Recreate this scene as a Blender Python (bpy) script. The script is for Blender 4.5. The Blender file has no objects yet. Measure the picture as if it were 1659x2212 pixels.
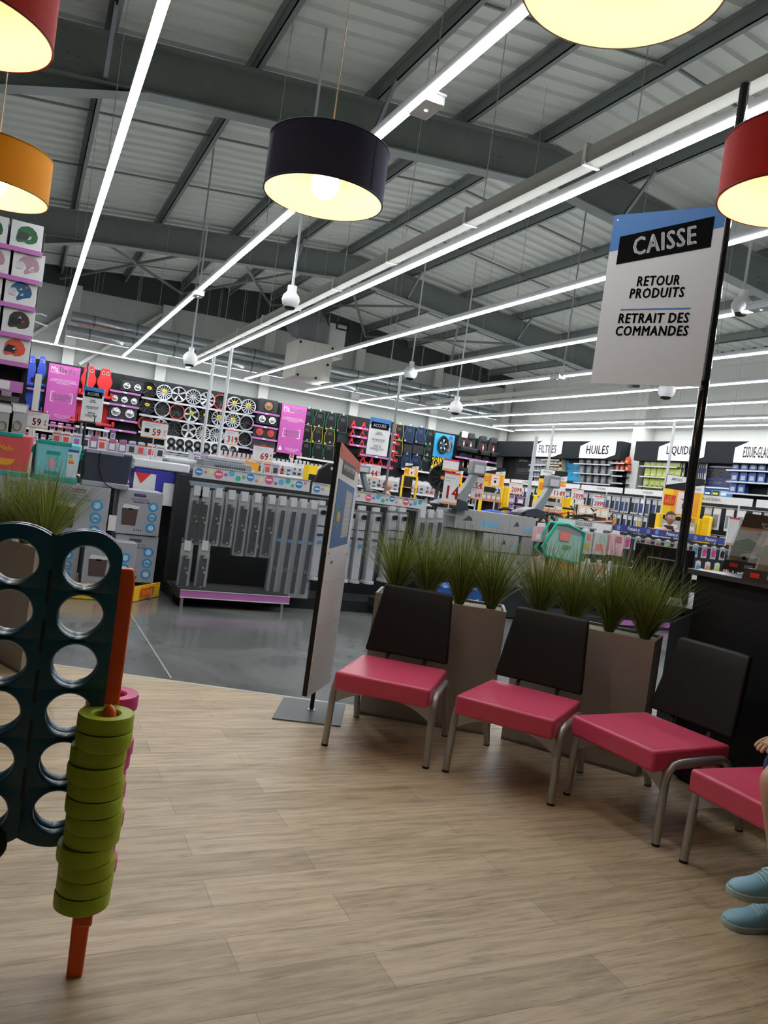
import bpy, bmesh, math, random
from math import sin, cos, pi, radians, hypot, atan2, sqrt
from mathutils import Matrix, Vector

SC = bpy.context.scene
COL = SC.collection
random.seed(7)

# ------------------------------------------------------------------ camera
CX, CY, FPX, EYE = 829.5, 1106.0, 1663.0, 1.5
YAW, PITCH, ROLL = radians(25.36), radians(-1.608), radians(7.845)
FWD = Vector((sin(YAW)*cos(PITCH), cos(YAW)*cos(PITCH), sin(PITCH)))
_r = Vector((cos(YAW), -sin(YAW), 0)); _u = _r.cross(FWD)
RGT = _r*cos(ROLL) + _u*sin(ROLL)
UPV = -_r*sin(ROLL) + _u*cos(ROLL)
cam_d = bpy.data.cameras.new('camera'); cam = bpy.data.objects.new('camera', cam_d); COL.objects.link(cam)
mw = Matrix((RGT, UPV, -FWD)).transposed().to_4x4(); mw.translation = (0, 0, EYE); cam.matrix_world = mw
cam_d.sensor_fit = 'VERTICAL'; cam_d.sensor_height = 24.0; cam_d.lens = FPX/2212*24.0
cam_d.clip_start = .05; cam_d.clip_end = 120
SC.camera = cam

# ------------------------------------------------------------------ world, exposure
w = bpy.data.worlds.new('dim_surroundings'); SC.world = w; w.use_nodes = True
w.node_tree.nodes['Background'].inputs[0].default_value = (.5, .52, .55, 1)
w.node_tree.nodes['Background'].inputs[1].default_value = .05
SC.view_settings.view_transform = 'Standard'; SC.view_settings.look = 'None'
SC.view_settings.exposure = 0.0; SC.view_settings.gamma = 1.0; SC.view_settings.use_curve_mapping = False
LED_POWER = 48.0
BULB_POWER = 42.0
try:
    SC.cycles.max_bounces = 5; SC.cycles.diffuse_bounces = 3; SC.cycles.glossy_bounces = 3; SC.cycles.use_adaptive_sampling = True; SC.cycles.adaptive_threshold = .04; SC.cycles.transparent_max_bounces = 8
    SC.cycles.sample_clamp_indirect = 6; SC.cycles.use_denoising = True
except Exception: pass

# a pixel of the survey photograph to a point of the hall, on a plane whose place is known
def ray(x, y): return FWD + RGT*((x-CX)/FPX) - UPV*((y-CY)/FPX)
def onz(x, y, z=0.):
    d = ray(x, y); t = (z-EYE)/d.z; return Vector((d.x*t, d.y*t, z))
def ony(x, y, Y):
    d = ray(x, y); t = Y/d.y; return Vector((d.x*t, Y, EYE+d.z*t))
def onx(x, y, X):
    d = ray(x, y); t = X/d.x; return Vector((X, d.y*t, EYE+d.z*t))
def deep(x, y, D): return Vector((0, 0, EYE)) + ray(x, y)*D

# ------------------------------------------------------------------ materials
_M = {}
def mat(name, col=(.5, .5, .5), rough=.5, metal=0., emit=0., alpha=1., trans=0., spec=.5, noise=0., nscale=30., bump=0., coat=0.):
    if name in _M: return _M[name]
    m = bpy.data.materials.new(name); m.use_nodes = True; nt = m.node_tree; b = nt.nodes['Principled BSDF']
    b.inputs['Base Color'].default_value = (*col, 1); b.inputs['Roughness'].default_value = rough
    b.inputs['Metallic'].default_value = metal; b.inputs['Specular IOR Level'].default_value = spec
    if coat: b.inputs['Coat Weight'].default_value = coat
    if emit: b.inputs['Emission Color'].default_value = (*col, 1); b.inputs['Emission Strength'].default_value = emit
    if alpha < 1: b.inputs['Alpha'].default_value = alpha
    if noise or bump:
        n = nt.nodes.new('ShaderNodeTexNoise'); n.inputs['Scale'].default_value = nscale; n.inputs['Detail'].default_value = 4
        tc = nt.nodes.new('ShaderNodeTexCoord'); nt.links.new(tc.outputs['Object'], n.inputs['Vector'])
        if noise:
            r = nt.nodes.new('ShaderNodeMix'); r.data_type = 'RGBA'; r.blend_type = 'MIX'
            r.inputs[6].default_value = (*[c*(1-noise) for c in col], 1); r.inputs[7].default_value = (*[min(1, c*(1+noise)) for c in col], 1)
            nt.links.new(n.outputs[0], r.inputs[0]); nt.links.new(r.outputs[2], b.inputs['Base Color'])
        if bump:
            bp = nt.nodes.new('ShaderNodeBump'); bp.inputs['Strength'].default_value = bump; bp.inputs['Distance'].default_value = .004
            nt.links.new(n.outputs[0], bp.inputs['Height']); nt.links.new(bp.outputs[0], b.inputs['Normal'])
    if trans:
        t = nt.nodes.new('ShaderNodeBsdfTranslucent'); t.inputs[0].default_value = (*col, 1)
        mx = nt.nodes.new('ShaderNodeMixShader'); mx.inputs[0].default_value = trans
        out = nt.nodes['Material Output']
        nt.links.new(b.outputs[0], mx.inputs[1]); nt.links.new(t.outputs[0], mx.inputs[2]); nt.links.new(mx.outputs[0], out.inputs[0])
    _M[name] = m; return m

def h(s):
    s = s.lstrip('#'); c = [int(s[i:i+2], 16)/255 for i in (0, 2, 4)]
    return tuple(x/12.92 if x <= .04045 else ((x+.055)/1.055)**2.4 for x in c)
def pm(hexa, rough=.5, **k): return mat('paint_'+hexa+('' if rough == .5 else '_%d' % int(rough*100)), h(hexa), rough, **k)

WHITE = mat('white_plastic', (.78, .79, .80), .45)
CARD = mat('white_card', (.76, .76, .75), .6)
BLACK = mat('black_plastic', (.010, .010, .011), .5, spec=.3)
DARK = mat('dark_panel', (.017, .018, .02), .65, spec=.2)
CHAR = mat('charcoal', (.032, .034, .037), .6, spec=.2)
GREY = mat('mid_grey', (.25, .26, .27), .5)
LGREY = mat('light_grey', (.52, .54, .56), .45)
STEEL = mat('brushed_steel', (.62, .63, .65), .32, .9)
DSTEEL = mat('dark_steel', (.2, .21, .22), .4, .7)
GALV = mat('galvanised_steel', (.42, .46, .47), .38, .75, noise=.2, nscale=12)
BEAM = mat('painted_beam', (.16, .185, .175), .55, noise=.12, nscale=3)
PINK = mat('purple_shelf_edge', (.52, .17, .47), .5)
MAG = mat('magenta_poster', (.56, .09, .40), .45)
RED = mat('red_print', (.72, .03, .025), .5)
ORANGE = mat('orange_print', (.85, .25, .04), .5)
YEL = mat('yellow_frame', (.90, .58, .005), .45)
BLUE = mat('signal_blue', (.045, .22, .56), .5)
INK = mat('black_ink', (.004, .004, .0045), .85, spec=.1)
WIRE = mat('wire_grey', (.35, .36, .35), .5)
CLEARG = mat('clear_blister', (.62, .64, .66), .16, alpha=.42)

# ------------------------------------------------------------------ mesh builder
class MB:
    def __init__(s): s.v = []; s.f = []; s.mi = []; s.sm = []; s.mats = []
    def _m(s, m):
        if m not in s.mats: s.mats.append(m)
        return s.mats.index(m)
    def add(s, vs, fs, m, smooth=False, M=None):
        o = len(s.v); k = s._m(m)
        for p in vs:
            p = Vector(p)
            s.v.append(tuple(M @ p) if M is not None else tuple(p))
        for f in fs: s.f.append([o+i for i in f]); s.mi.append(k); s.sm.append(smooth)
        return s
    def box(s, x0, x1, y0, y1, z0, z1, m, M=None):
        vs = [(x, y, z) for x in (x0, x1) for y in (y0, y1) for z in (z0, z1)]
        return s.add(vs, [(0, 1, 3, 2), (4, 6, 7, 5), (0, 4, 5, 1), (2, 3, 7, 6), (0, 2, 6, 4), (1, 5, 7, 3)], m, False, M)
    def cbox(s, c, d, m, M=None):
        return s.box(c[0]-d[0]/2, c[0]+d[0]/2, c[1]-d[1]/2, c[1]+d[1]/2, c[2]-d[2]/2, c[2]+d[2]/2, m, M)
    def bar(s, a, b, wd, ht, m, M=None):
        a = Vector(a); b = Vector(b); d = (b-a); L = d.length; d.normalize()
        up = Vector((0, 0, 1)) if abs(d.z) < .95 else Vector((0, 1, 0))
        x = d.cross(up).normalized(); z = x.cross(d)
        vs = [p + x*sx*wd/2 + z*sz*ht/2 for p in (a, b) for sx, sz in ((-1, -1), (1, -1), (1, 1), (-1, 1))]
        return s.add(vs, [(3, 2, 1, 0), (4, 5, 6, 7), (0, 1, 5, 4), (1, 2, 6, 5), (2, 3, 7, 6), (3, 0, 4, 7)], m, False, M)
    def tube(s, pts, r, m, n=10, M=None, closed=False):
        pts = [Vector(p) for p in pts]; N = len(pts); rs = r if isinstance(r, (list, tuple)) else [r]*N
        vs = []; prev = None
        for i, p in enumerate(pts):
            a = pts[i-1] if (i > 0 or closed) else p; b = pts[(i+1) % N] if (i < N-1 or closed) else p
            d = (b-a).normalized()
            if prev is None:
                up = Vector((0, 0, 1)) if abs(d.z) < .9 else Vector((0, 1, 0)); x = d.cross(up).normalized()
            else: x = (prev - d*prev.dot(d)).normalized()
            y = d.cross(x); prev = x
            vs += [p + (x*cos(2*pi*k/n) + y*sin(2*pi*k/n))*rs[i] for k in range(n)]
        fs = []
        for i in range(N if closed else N-1):
            j = (i+1) % N
            for k in range(n): fs.append((i*n+k, i*n+(k+1) % n, j*n+(k+1) % n, j*n+k))
        if not closed: fs += [tuple(range(n))[::-1], tuple(range((N-1)*n, N*n))]
        return s.add(vs, fs, m, True, M)
    def cyl(s, a, b, r, m, n=16, r1=None, M=None): return s.tube([a, b], [r, r if r1 is None else r1], m, n, M)
    def lathe(s, prof, m, n=32, M=None, close=False, smooth=True):
        N = len(prof); vs = []
        for (r, z) in prof: vs += [(r*cos(2*pi*k/n), r*sin(2*pi*k/n), z) for k in range(n)]
        fs = []
        for i in range(N if close else N-1):
            j = (i+1) % N
            for k in range(n): fs.append((i*n+k, i*n+(k+1) % n, j*n+(k+1) % n, j*n+k))
        return s.add(vs, fs, m, smooth, M)
    def prism(s, poly, d0, d1, m, M=None):
        n = len(poly); vs = [(x, y, d0) for x, y in poly] + [(x, y, d1) for x, y in poly]
        fs = [tuple(range(n))[::-1], tuple(range(n, 2*n))] + [(i, (i+1) % n, n+(i+1) % n, n+i) for i in range(n)]
        return s.add(vs, fs, m, False, M)
    def disc(s, c, r, m, n=24, d=.002, M=None):
        return s.prism([(c[0]+r*cos(2*pi*k/n), c[1]+r*sin(2*pi*k/n)) for k in range(n)], 0, d, m, M)
    def mesh(s, name):
        me = bpy.data.meshes.new(name); me.from_pydata(s.v, [], s.f)
        for m in s.mats: me.materials.append(m)
        me.polygons.foreach_set('material_index', s.mi); me.polygons.foreach_set('use_smooth', s.sm)
        bm = bmesh.new(); bm.from_mesh(me); bmesh.ops.recalc_face_normals(bm, faces=bm.faces); bm.to_mesh(me); bm.free()
        me.set_sharp_from_angle(angle=radians(40)); me.update(); return me
    def build(s, name, parent=None, world=False, bevel=0, seg=2, loc=None, rotz=0):
        o = bpy.data.objects.new(name, s.mesh(name)); COL.objects.link(o)
        if parent is not None:
            o.parent = parent
            if world:
                inv = parent_matrix(parent).inverted(); o.data.transform(inv)
        if loc is not None: o.location = loc
        if rotz: o.rotation_euler.z = rotz
        if bevel:
            b = o.modifiers.new('edge', 'BEVEL'); b.width = bevel; b.segments = seg; b.limit_method = 'ANGLE'
            o.data.polygons.foreach_set('use_smooth', [True]*len(o.data.polygons)); o.data.update()
            o.data.set_sharp_from_angle(angle=radians(80))
        return o

def parent_matrix(o):
    m = o.matrix_basis.copy()
    while o.parent: o = o.parent; m = o.matrix_basis @ m
    return m
def thing(name, label, cat, loc=(0, 0, 0), rotz=0, group=None):
    o = bpy.data.objects.new(name, None); COL.objects.link(o); o.empty_display_size = .05
    o.location = loc; o.rotation_euler = (0, 0, rotz); return tag(o, label, cat, group)
def tag(o, label, cat, group=None, kind=None):
    o['label'] = label; o['category'] = cat
    if group: o['group'] = group
    if kind: o['kind'] = kind
    return o
def struct(o): o['kind'] = 'structure'; return o
def copy_tree(o, parent=None):
    c = o.copy(); COL.objects.link(c); c.parent = parent
    for ch in [x for x in COL.objects if x.parent == o]: copy_tree(ch, c)
    return c
KIDS = {}
def dup(o, loc, rotz=0, label=None, group=None, scale=None):
    c = o.copy(); COL.objects.link(c); c.location = loc; c.rotation_euler = (0, 0, rotz)
    if label: c['label'] = label
    if group: c['group'] = group
    if scale: c.scale = scale
    for ch in list(o.children):
        d = ch.copy(); COL.objects.link(d); d.parent = c
        for g in list(ch.children):
            e = g.copy(); COL.objects.link(e); e.parent = d
    return c
def place(me, name, label, cat, loc, rotz=0, group=None, scale=None):
    o = bpy.data.objects.new(name, me); COL.objects.link(o); o.location = loc; o.rotation_euler = (0, 0, rotz)
    if scale: o.scale = scale
    return tag(o, label, cat, group)
ORD = 'first second third fourth fifth sixth seventh eighth ninth tenth eleventh twelfth thirteenth fourteenth fifteenth sixteenth'.split()

# text lies in the xy plane of M (x right, y up, z out of the face)
_T = {}
def text_mesh(s, size, m, sx=.8, bold=.0, align='CENTER', shear=0., gap=1.0, depth=.0015, sp=1.04):
    key = (s, size, m.name, sx, bold, align, shear, gap)
    if key in _T: return _T[key]
    c = bpy.data.curves.new('lettering', 'FONT'); c.body = s; c.size = size; c.align_x = align; c.align_y = 'CENTER'
    c.extrude = depth; c.shear = shear; c.space_line = gap; c.resolution_u = 2; c.space_character = sp+bold*1.6
    o = bpy.data.objects.new('lettering', c); COL.objects.link(o)
    dg = bpy.context.evaluated_depsgraph_get(); dg.update()
    me = bpy.data.meshes.new_from_object(o.evaluated_get(dg)); bpy.data.objects.remove(o)
    if bold:         # heavier strokes: the same outline laid side by side
        b_ = bmesh.new(); b_.from_mesh(me); n0 = me.copy()
        for dx, dy in ((-1, 0), (1, 0), (0, .7)):
            n1 = n0.copy(); n1.transform(Matrix.Translation((dx*bold*size*.9, dy*bold*size, 0))); b_.from_mesh(n1); bpy.data.meshes.remove(n1)
        b_.to_mesh(me); b_.free(); bpy.data.meshes.remove(n0)
    me.transform(Matrix.Diagonal((sx, 1, 1, 1))); me.materials.clear(); me.materials.append(m)
    _T[key] = me; return me
def text(s, size, m, parent, M, world=True, name='lettering', fit=None, **k):
    me = text_mesh(s, size, m, **k)
    if fit:          # fit = (width, cap height)
        xs_ = [v.co.x for v in me.vertices]; ys_ = [v.co.y for v in me.vertices]; me = me.copy(); cx_, cy_ = (max(xs_)+min(xs_))/2, (max(ys_)+min(ys_))/2
        me.transform(Matrix.Diagonal((fit[0]/(max(xs_)-min(xs_)), fit[1]/(max(ys_)-min(ys_)), 1, 1)) @ T(-cx_, -cy_))
    o = bpy.data.objects.new(name, me); COL.objects.link(o); o.parent = parent
    o.matrix_basis = (parent_matrix(parent).inverted() @ M) if world else M
    return o
def frame(o, right, up):
    r = Vector(right).normalized(); u = Vector(up); u = (u - r*u.dot(r)).normalized(); n = r.cross(u)
    M = Matrix((r, u, n)).transposed().to_4x4(); M.translation = o; return M
def face_y(x, y, z): return frame(Vector((x, y, z)), (1, 0, 0), (0, 0, 1))          # faces -Y
def face_x(x, y, z): return frame(Vector((x, y, z)), (0, -1, 0), (0, 0, 1))         # faces -X
def T(x, y, z=0.): return Matrix.Translation((x, y, z))

# ================================================================== THE HALL
WY, WX = 25.3, 16.75           # planes of the wheel wall and of the oil wall
X0, Y0 = -9.0, -6.0
RIDGE, SLOPE = 7.0, .105
def beam_z(x): return 6.62 - SLOPE*abs(x-RIDGE)

# floors
def floor_nodes(m, kind):
    nt = m.node_tree; b = nt.nodes['Principled BSDF']; L = nt.links
    geo = nt.nodes.new('ShaderNodeNewGeometry')
    if kind == 'wood':
        br = nt.nodes.new('ShaderNodeTexBrick'); br.inputs['Scale'].default_value = 1; br.inputs['Brick Width'].default_value = 1.2
        br.inputs['Row Height'].default_value = .18; br.inputs['Mortar Size'].default_value = .0012; br.inputs['Bias'].default_value = 0
        br.offset = .37; br.inputs['Color1'].default_value = (.47, .36, .225, 1); br.inputs['Color2'].default_value = (.62, .485, .32, 1)
        br.inputs['Mortar'].default_value = (.25, .20, .15, 1)
        L.new(geo.outputs['Position'], br.inputs['Vector'])
        mp = nt.nodes.new('ShaderNodeMapping'); mp.inputs['Scale'].default_value = (1.3, 14, 1); L.new(geo.outputs['Position'], mp.inputs[0])
        n1 = nt.nodes.new('ShaderNodeTexNoise'); n1.inputs['Scale'].default_value = 2.2; n1.inputs['Detail'].default_value = 7; n1.inputs['Roughness'].default_value = .65; n1.inputs['Distortion'].default_value = .6
        L.new(mp.outputs[0], n1.inputs['Vector'])
        cr = nt.nodes.new('ShaderNodeValToRGB'); e = cr.color_ramp.elements; e[0].position = .32; e[0].color = (.50, .46, .42, 1); e[1].position = .60; e[1].color = (1, 1, 1, 1)
        L.new(n1.outputs[0], cr.inputs[0])
        mx = nt.nodes.new('ShaderNodeMix'); mx.data_type = 'RGBA'; mx.blend_type = 'MULTIPLY'; mx.inputs[0].default_value = .8
        L.new(br.outputs['Color'], mx.inputs[6]); L.new(cr.outputs[0], mx.inputs[7])
        mp2 = nt.nodes.new('ShaderNodeMapping'); mp2.inputs['Scale'].default_value = (3, 40, 1); L.new(geo.outputs['Position'], mp2.inputs[0])
        n2 = nt.nodes.new('ShaderNodeTexNoise'); n2.inputs['Scale'].default_value = 3; n2.inputs['Detail'].default_value = 5; L.new(mp2.outputs[0], n2.inputs['Vector'])
        cr2 = nt.nodes.new('ShaderNodeValToRGB'); e = cr2.color_ramp.elements; e[0].position = .25; e[0].color = (.35, .31, .27, 1); e[1].position = .42; e[1].color = (1, 1, 1, 1)
        L.new(n2.outputs[0], cr2.inputs[0])
        mx2 = nt.nodes.new('ShaderNodeMix'); mx2.data_type = 'RGBA'; mx2.blend_type = 'MULTIPLY'; mx2.inputs[0].default_value = .6
        L.new(mx.outputs[2], mx2.inputs[6]); L.new(cr2.outputs[0], mx2.inputs[7]); L.new(mx2.outputs[2], b.inputs['Base Color'])
        b.inputs['Roughness'].default_value = .42; b.inputs['Specular IOR Level'].default_value = .35
    else:
        n1 = nt.nodes.new('ShaderNodeTexNoise'); n1.inputs['Scale'].default_value = .9; n1.inputs['Detail'].default_value = 8; n1.inputs['Roughness'].default_value = .6; n1.inputs['Distortion'].default_value = .8
        L.new(geo.outputs['Position'], n1.inputs['Vector'])
        cr = nt.nodes.new('ShaderNodeValToRGB'); e = cr.color_ramp.elements; e[0].position = .3; e[0].color = (.085, .09, .088, 1); e[1].position = .72; e[1].color = (.22, .225, .215, 1)
        L.new(n1.outputs[0], cr.inputs[0])
        L.new(cr.outputs[0], b.inputs['Base Color'])
        rr = nt.nodes.new('ShaderNodeMapRange'); rr.inputs[3].default_value = .10; rr.inputs[4].default_value = .22; L.new(n1.outputs[0], rr.inputs[0]); L.new(rr.outputs[0], b.inputs['Roughness'])
        b.inputs['Specular IOR Level'].default_value = .6
WOOD = mat('pale_oak_vinyl'); floor_nodes(WOOD, 'wood')
CONC = mat('polished_concrete'); floor_nodes(CONC, 'concrete')
# the boundary of vinyl and concrete
seam = [onz(114, 1438), onz(420, 1477), onz(590, 1497), onz(742, 1524)]
d = (seam[-1]-seam[0]).normalized(); sA = seam[0]-d*12; sB = seam[-1]+d*14
bm_ = MB(); bm_.add([(X0, Y0, 0), (WX, Y0, 0), (WX, WY, 0), (X0, WY, 0)], [(0, 1, 2, 3)], CONC)
struct(bm_.build('floor'))
sA = seam[0]-d*((seam[0].x-X0-.05)/d.x); sB = seam[-1]+d*((WX-.05-seam[-1].x)/d.x)
bm_ = MB(); bm_.prism([(sA.x, Y0+.02), (sB.x, Y0+.02), (sB.x, sB.y), (sA.x, sA.y)], .0005, .004, WOOD)
struct(bm_.build('floor_vinyl'))
bm_ = MB(); n = Vector((-d.y, d.x, 0)); q = .004
a, b = sA, sB
bm_.prism([(a.x, a.y), (b.x, b.y), (b.x+n.x*.03, b.y+n.y*.03), (a.x+n.x*.03, a.y+n.y*.03)], .0005, .005, mat('seam_strip', (.45, .43, .40), .4))
struct(bm_.build('trim_1'))
bm_ = MB(); ja, jb = onz(275, 1315), onz(370, 1465)   # saw joint in the concrete
bm_.bar(ja, jb, .012, .002, mat('saw_joint', (.3, .29, .25), .6)); struct(bm_.build('trim_2'))

# walls (ribbed light cladding)
def wall_mat(name, axis):
    m = mat(name, (.40, .42, .39), .6); nt = m.node_tree; b = nt.nodes['Principled BSDF']
    geo = nt.nodes.new('ShaderNodeNewGeometry'); sep = nt.nodes.new('ShaderNodeSeparateXYZ'); nt.links.new(geo.outputs['Position'], sep.inputs[0])
    mm = nt.nodes.new('ShaderNodeMath'); mm.operation = 'MODULO'; mm.inputs[1].default_value = .30; nt.links.new(sep.outputs[axis], mm.inputs[0])
    g = nt.nodes.new('ShaderNodeMath'); g.operation = 'LESS_THAN'; g.inputs[1].default_value = .018; nt.links.new(mm.outputs[0], g.inputs[0])
    bp = nt.nodes.new('ShaderNodeBump'); bp.invert = True; bp.inputs['Distance'].default_value = .02; bp.inputs['Strength'].default_value = .6
    nt.links.new(g.outputs[0], bp.inputs['Height']); nt.links.new(bp.outputs[0], b.inputs['Normal']); return m
WALLM = wall_mat('ribbed_wall', 2)
PLAIN = mat('smooth_wall', (.46, .47, .43), .6)
bm_ = MB(); zt = 8
bm_.box(X0, WX+.3, WY, WY+.25, 0, zt, WALLM); struct(bm_.build('wall_back'))
bm_ = MB(); bm_.box(WX, WX+.25, Y0, WY, 0, zt, PLAIN); struct(bm_.build('wall_right'))
bm_ = MB(); bm_.box(X0-.25, X0, Y0, WY, 0, zt, mat('grey_wall', (.25, .25, .25), .7)); struct(bm_.build('wall_left'))
bm_ = MB(); bm_.box(X0, WX, Y0-.25, Y0, 0, zt, mat('grey_wall')); struct(bm_.build('wall_front'))
# dark strip at the head of the back wall, below the roof
bm_ = MB(); DW = mat('dark_fascia', (.03, .032, .032), .7)
bm_.add([(X0, WY-.06, 6.0), (RIDGE, WY-.06, 6.35), (WX, WY-.06, 6.0), (WX, WY-.06, 8), (X0, WY-.06, 8)], [(0, 1, 2, 3, 4)], DW); struct(bm_.build('trim_3'))

# corrugated roof decking, ribs running across the hall
ROOF = mat('roof_decking', (.56, .59, .54), .5)
bm_ = MB(); pitch = .34; y = Y0; prof = []
while y < WY+.1:
    prof += [(y, 0), (y+.14, 0), (y+.17, .045), (y+.31, .045)]; y += pitch
def rz(x): return beam_z(x) + .62 + .20
vs = []; fs = []
for x in (X0-.2, RIDGE, WX+.3):
    for (yy, dz) in prof: vs.append((x, yy, rz(x)+dz))
N = len(prof)
for k in range(2):
    for i in range(N-1): fs.append((k*N+i, k*N+i+1, (k+1)*N+i+1, (k+1)*N+i))
bm_.add(vs, fs, ROOF); ro = struct(bm_.build('ceiling'))
# main I-beams across the hall and purlins along it
tn = 4
def ibeam(y, x0, x1):
    global tn
    b_ = MB(); pts = [x0] + ([RIDGE] if x0 < RIDGE < x1 else []) + [x1]
    for a, c in zip(pts, pts[1:]):
        za, zc = beam_z(a), beam_z(c)
        for (w_, lo, hi) in ((.26, 0, .022), (.016, .022, .598), (.26, .598, .62)):
            vs = [(a, y-w_/2, za+lo), (a, y+w_/2, za+lo), (a, y+w_/2, za+hi), (a, y-w_/2, za+hi), (c, y-w_/2, zc+lo), (c, y+w_/2, zc+lo), (c, y+w_/2, zc+hi), (c, y-w_/2, zc+hi)]
            b_.add(vs, [(0, 1, 2, 3), (7, 6, 5, 4), (0, 4, 5, 1), (1, 5, 6, 2), (2, 6, 7, 3), (3, 7, 4, 0)], BEAM)
    # haunch at the hall's left column line
    for k, xx in enumerate((-2.2,)):
        b_.add([(xx-.01, y-.13, beam_z(xx)-.55), (xx-.01, y+.13, beam_z(xx)-.55), (.9, y+.13, beam_z(.9)), (.9, y-.13, beam_z(.9)), (xx, y, beam_z(xx)+.1), (.9, y, beam_z(.9)+.05)],
               [(0, 1, 2, 3), (0, 3, 5, 4), (1, 4, 5, 2)], BEAM)
    for q_ in range(int(x0)+3, int(x1), 3):   # bolt clusters
        for dx in (-.06, .06):
            for dz in (.2, .3): b_.cbox((q_+dx, y-.015, beam_z(q_)+dz), (.025, .014, .025), DSTEEL)
    struct(b_.build('trim_%d' % tn)); tn += 1
for y in (2.45, 10.4, 18.35): ibeam(y, X0, WX)
for x in (-4.9, -3.15, -1.4, .38, 2.17, 3.9, 5.35, 6.75, 8.5, 10.25, 12.0, 13.75, 15.5):
    b_ = MB(); z = beam_z(x)+.62
    b_.box(x-.008, x+.008, Y0, WY, z, z+.19, BEAM); b_.box(x-.008, x+.07, Y0, WY, z, z+.012, BEAM); b_.box(x-.07, x+.008, Y0, WY, z+.18, z+.195, BEAM)
    struct(b_.build('trim_%d' % tn)); tn += 1
# sag rods across the purlins
for y in (5.1, 7.8, 13.1, 15.7, 21.0, 23.2):
    b_ = MB()
    for a, c in ((X0, RIDGE), (RIDGE, WX)): b_.bar((a, y, beam_z(a)+.74), (c, y, beam_z(c)+.74), .03, .03, BEAM)
    struct(b_.build('trim_%d' % tn)); tn += 1
# fly braces from beam flange to purlin
for (x, y) in ((3.9, 10.4), (8.5, 10.4), (5.35, 18.35), (8.5, 18.35), (10.25, 10.4), (12, 18.35), (.38, 10.4)):
    b_ = MB(); b_.bar((x, y-.05, beam_z(x)+.04), (x, y-.75, beam_z(x)+.66), .05, .05, DSTEEL); struct(b_.build('trim_%d' % tn)); tn += 1
# wind bracing crosses in the last bay
for (xa, xb) in ((.38, 3.9), (3.9, 6.75), (6.75, 10.25), (10.25, 13.75)):
    for s_ in (0, 1):
        a = xa if s_ == 0 else xb; c = xb if s_ == 0 else xa
        b_ = MB(); b_.bar((a, 18.5, beam_z(a)+.45), (c, 25.1, beam_z(c)+.45), .06, .06, BEAM); struct(b_.build('trim_%d' % tn)); tn += 1
# columns of the back wall and the oil wall
POST = mat('white_column', (.52, .53, .49), .5)
for x in (.87, 3.56, 6.91, 10.2, 13.36, 16.5):
    b_ = MB(); b_.box(x-.16, x+.16, WY-.02, WY-.20, 0, 6.3, POST); struct(b_.build('trim_%d' % tn)); tn += 1
cw = onx(1376, 990, 16.4)
b_ = MB(); b_.box(WX-.45, WX+.02, cw.y-.22, cw.y+.22, 0, 6.4, POST); struct(b_.build('trim_%d' % tn)); tn += 1
for (xa, za, xb, zb) in ((-.9, 3.9, .6, 5.3), (1.2, 4.0, 3.4, 6.0), (-.4, 4.4, -1.6, 5.5)):
    b_ = MB(); b_.bar((xa, WY-.12, za), (xb, WY-.12, zb), .09, .09, POST); struct(b_.build('trim_%d' % tn)); tn += 1
cap = onx(1600, 775, WX-.1)
b_ = MB(); b_.box(WX-.16, WX, Y0, WY, cap.z-.15, cap.z+.1, POST); struct(b_.build('trim_%d' % tn)); tn += 1
b_ = MB(); b_.box(WX-.08, WX, Y0, WY, 6.0+.3, 8, DW); struct(b_.build('trim_%d' % tn)); tn += 1

# ------------------------------------------------------------------ LED light lines
LED = mat('led_diffuser', (.93, .96, 1.0), .5, emit=LED_POWER)
HOUS = mat('led_housing', (.55, .56, .56), .5)
LZ = 4.35
def led(x0, y0, x1, y1, label):
    t = thing('led_line_light', label, 'ceiling light', ((x0+x1)/2, (y0+y1)/2, LZ), 0, 'continuous LED lines under the roof')
    a = MB(); b = MB(); g = .034
    if x0 == x1: a.box(x0-.030, x0+.030, y0, y1, LZ+.001, LZ+.07, HOUS); b.box(x0-g, x0+g, y0+.01, y1-.01, LZ-.012, LZ, LED)
    else: a.box(x0, x1, y0-.030, y0+.030, LZ+.001, LZ+.07, HOUS); b.box(x0+.01, x1-.01, y0-g, y0+g, LZ-.012, LZ, LED)
    a.build('housing', t, world=True); b.build('diffuser', t, world=True)
    L = (y1-y0) if x0 == x1 else (x1-x0); k = max(2, int(L/4))
    for i in range(k):
        f = (i+.5)/k; px = x0+(x1-x0)*f; py = y0+(y1-y0)*f
        MB().cyl((px, py, LZ+.07), (px, py, beam_z(px)+.85), .004, WIRE, 5).build('hanging_wire', t, world=True)
LXS = [(.47, 23.95), (2.30, 23.95), (4.13, 23.9), (5.95, 23.9), (7.97, 23.9), (9.88, 23.9), (11.68, 23.9), (13.45, 23.9), (15.2, 23.85), (16.15, 23.8)]
LSTART = 2.9
ways = ['line light nearest the helmet shelf, running away to the wheel wall', 'second line light counted from the helmet shelf, partly behind the dark blue lampshade',
        'line light with a cable tray running beside it', 'line light hung next beyond the one with the cable tray', 'line light in front of the big air handling unit',
        'line light just beyond the air handling unit', 'line light over the car mat display', 'line light over the child seat display', 'line light second closest to the oil can wall', 'line light closest to the oil can wall']
for (x, y1), s in zip(LXS, ways): led(x, LSTART, x, y1, 'long white '+s)
led(-.6, 24.32, 16.4, 24.32, 'long white line light running crosswise above the wheel wall')
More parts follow.
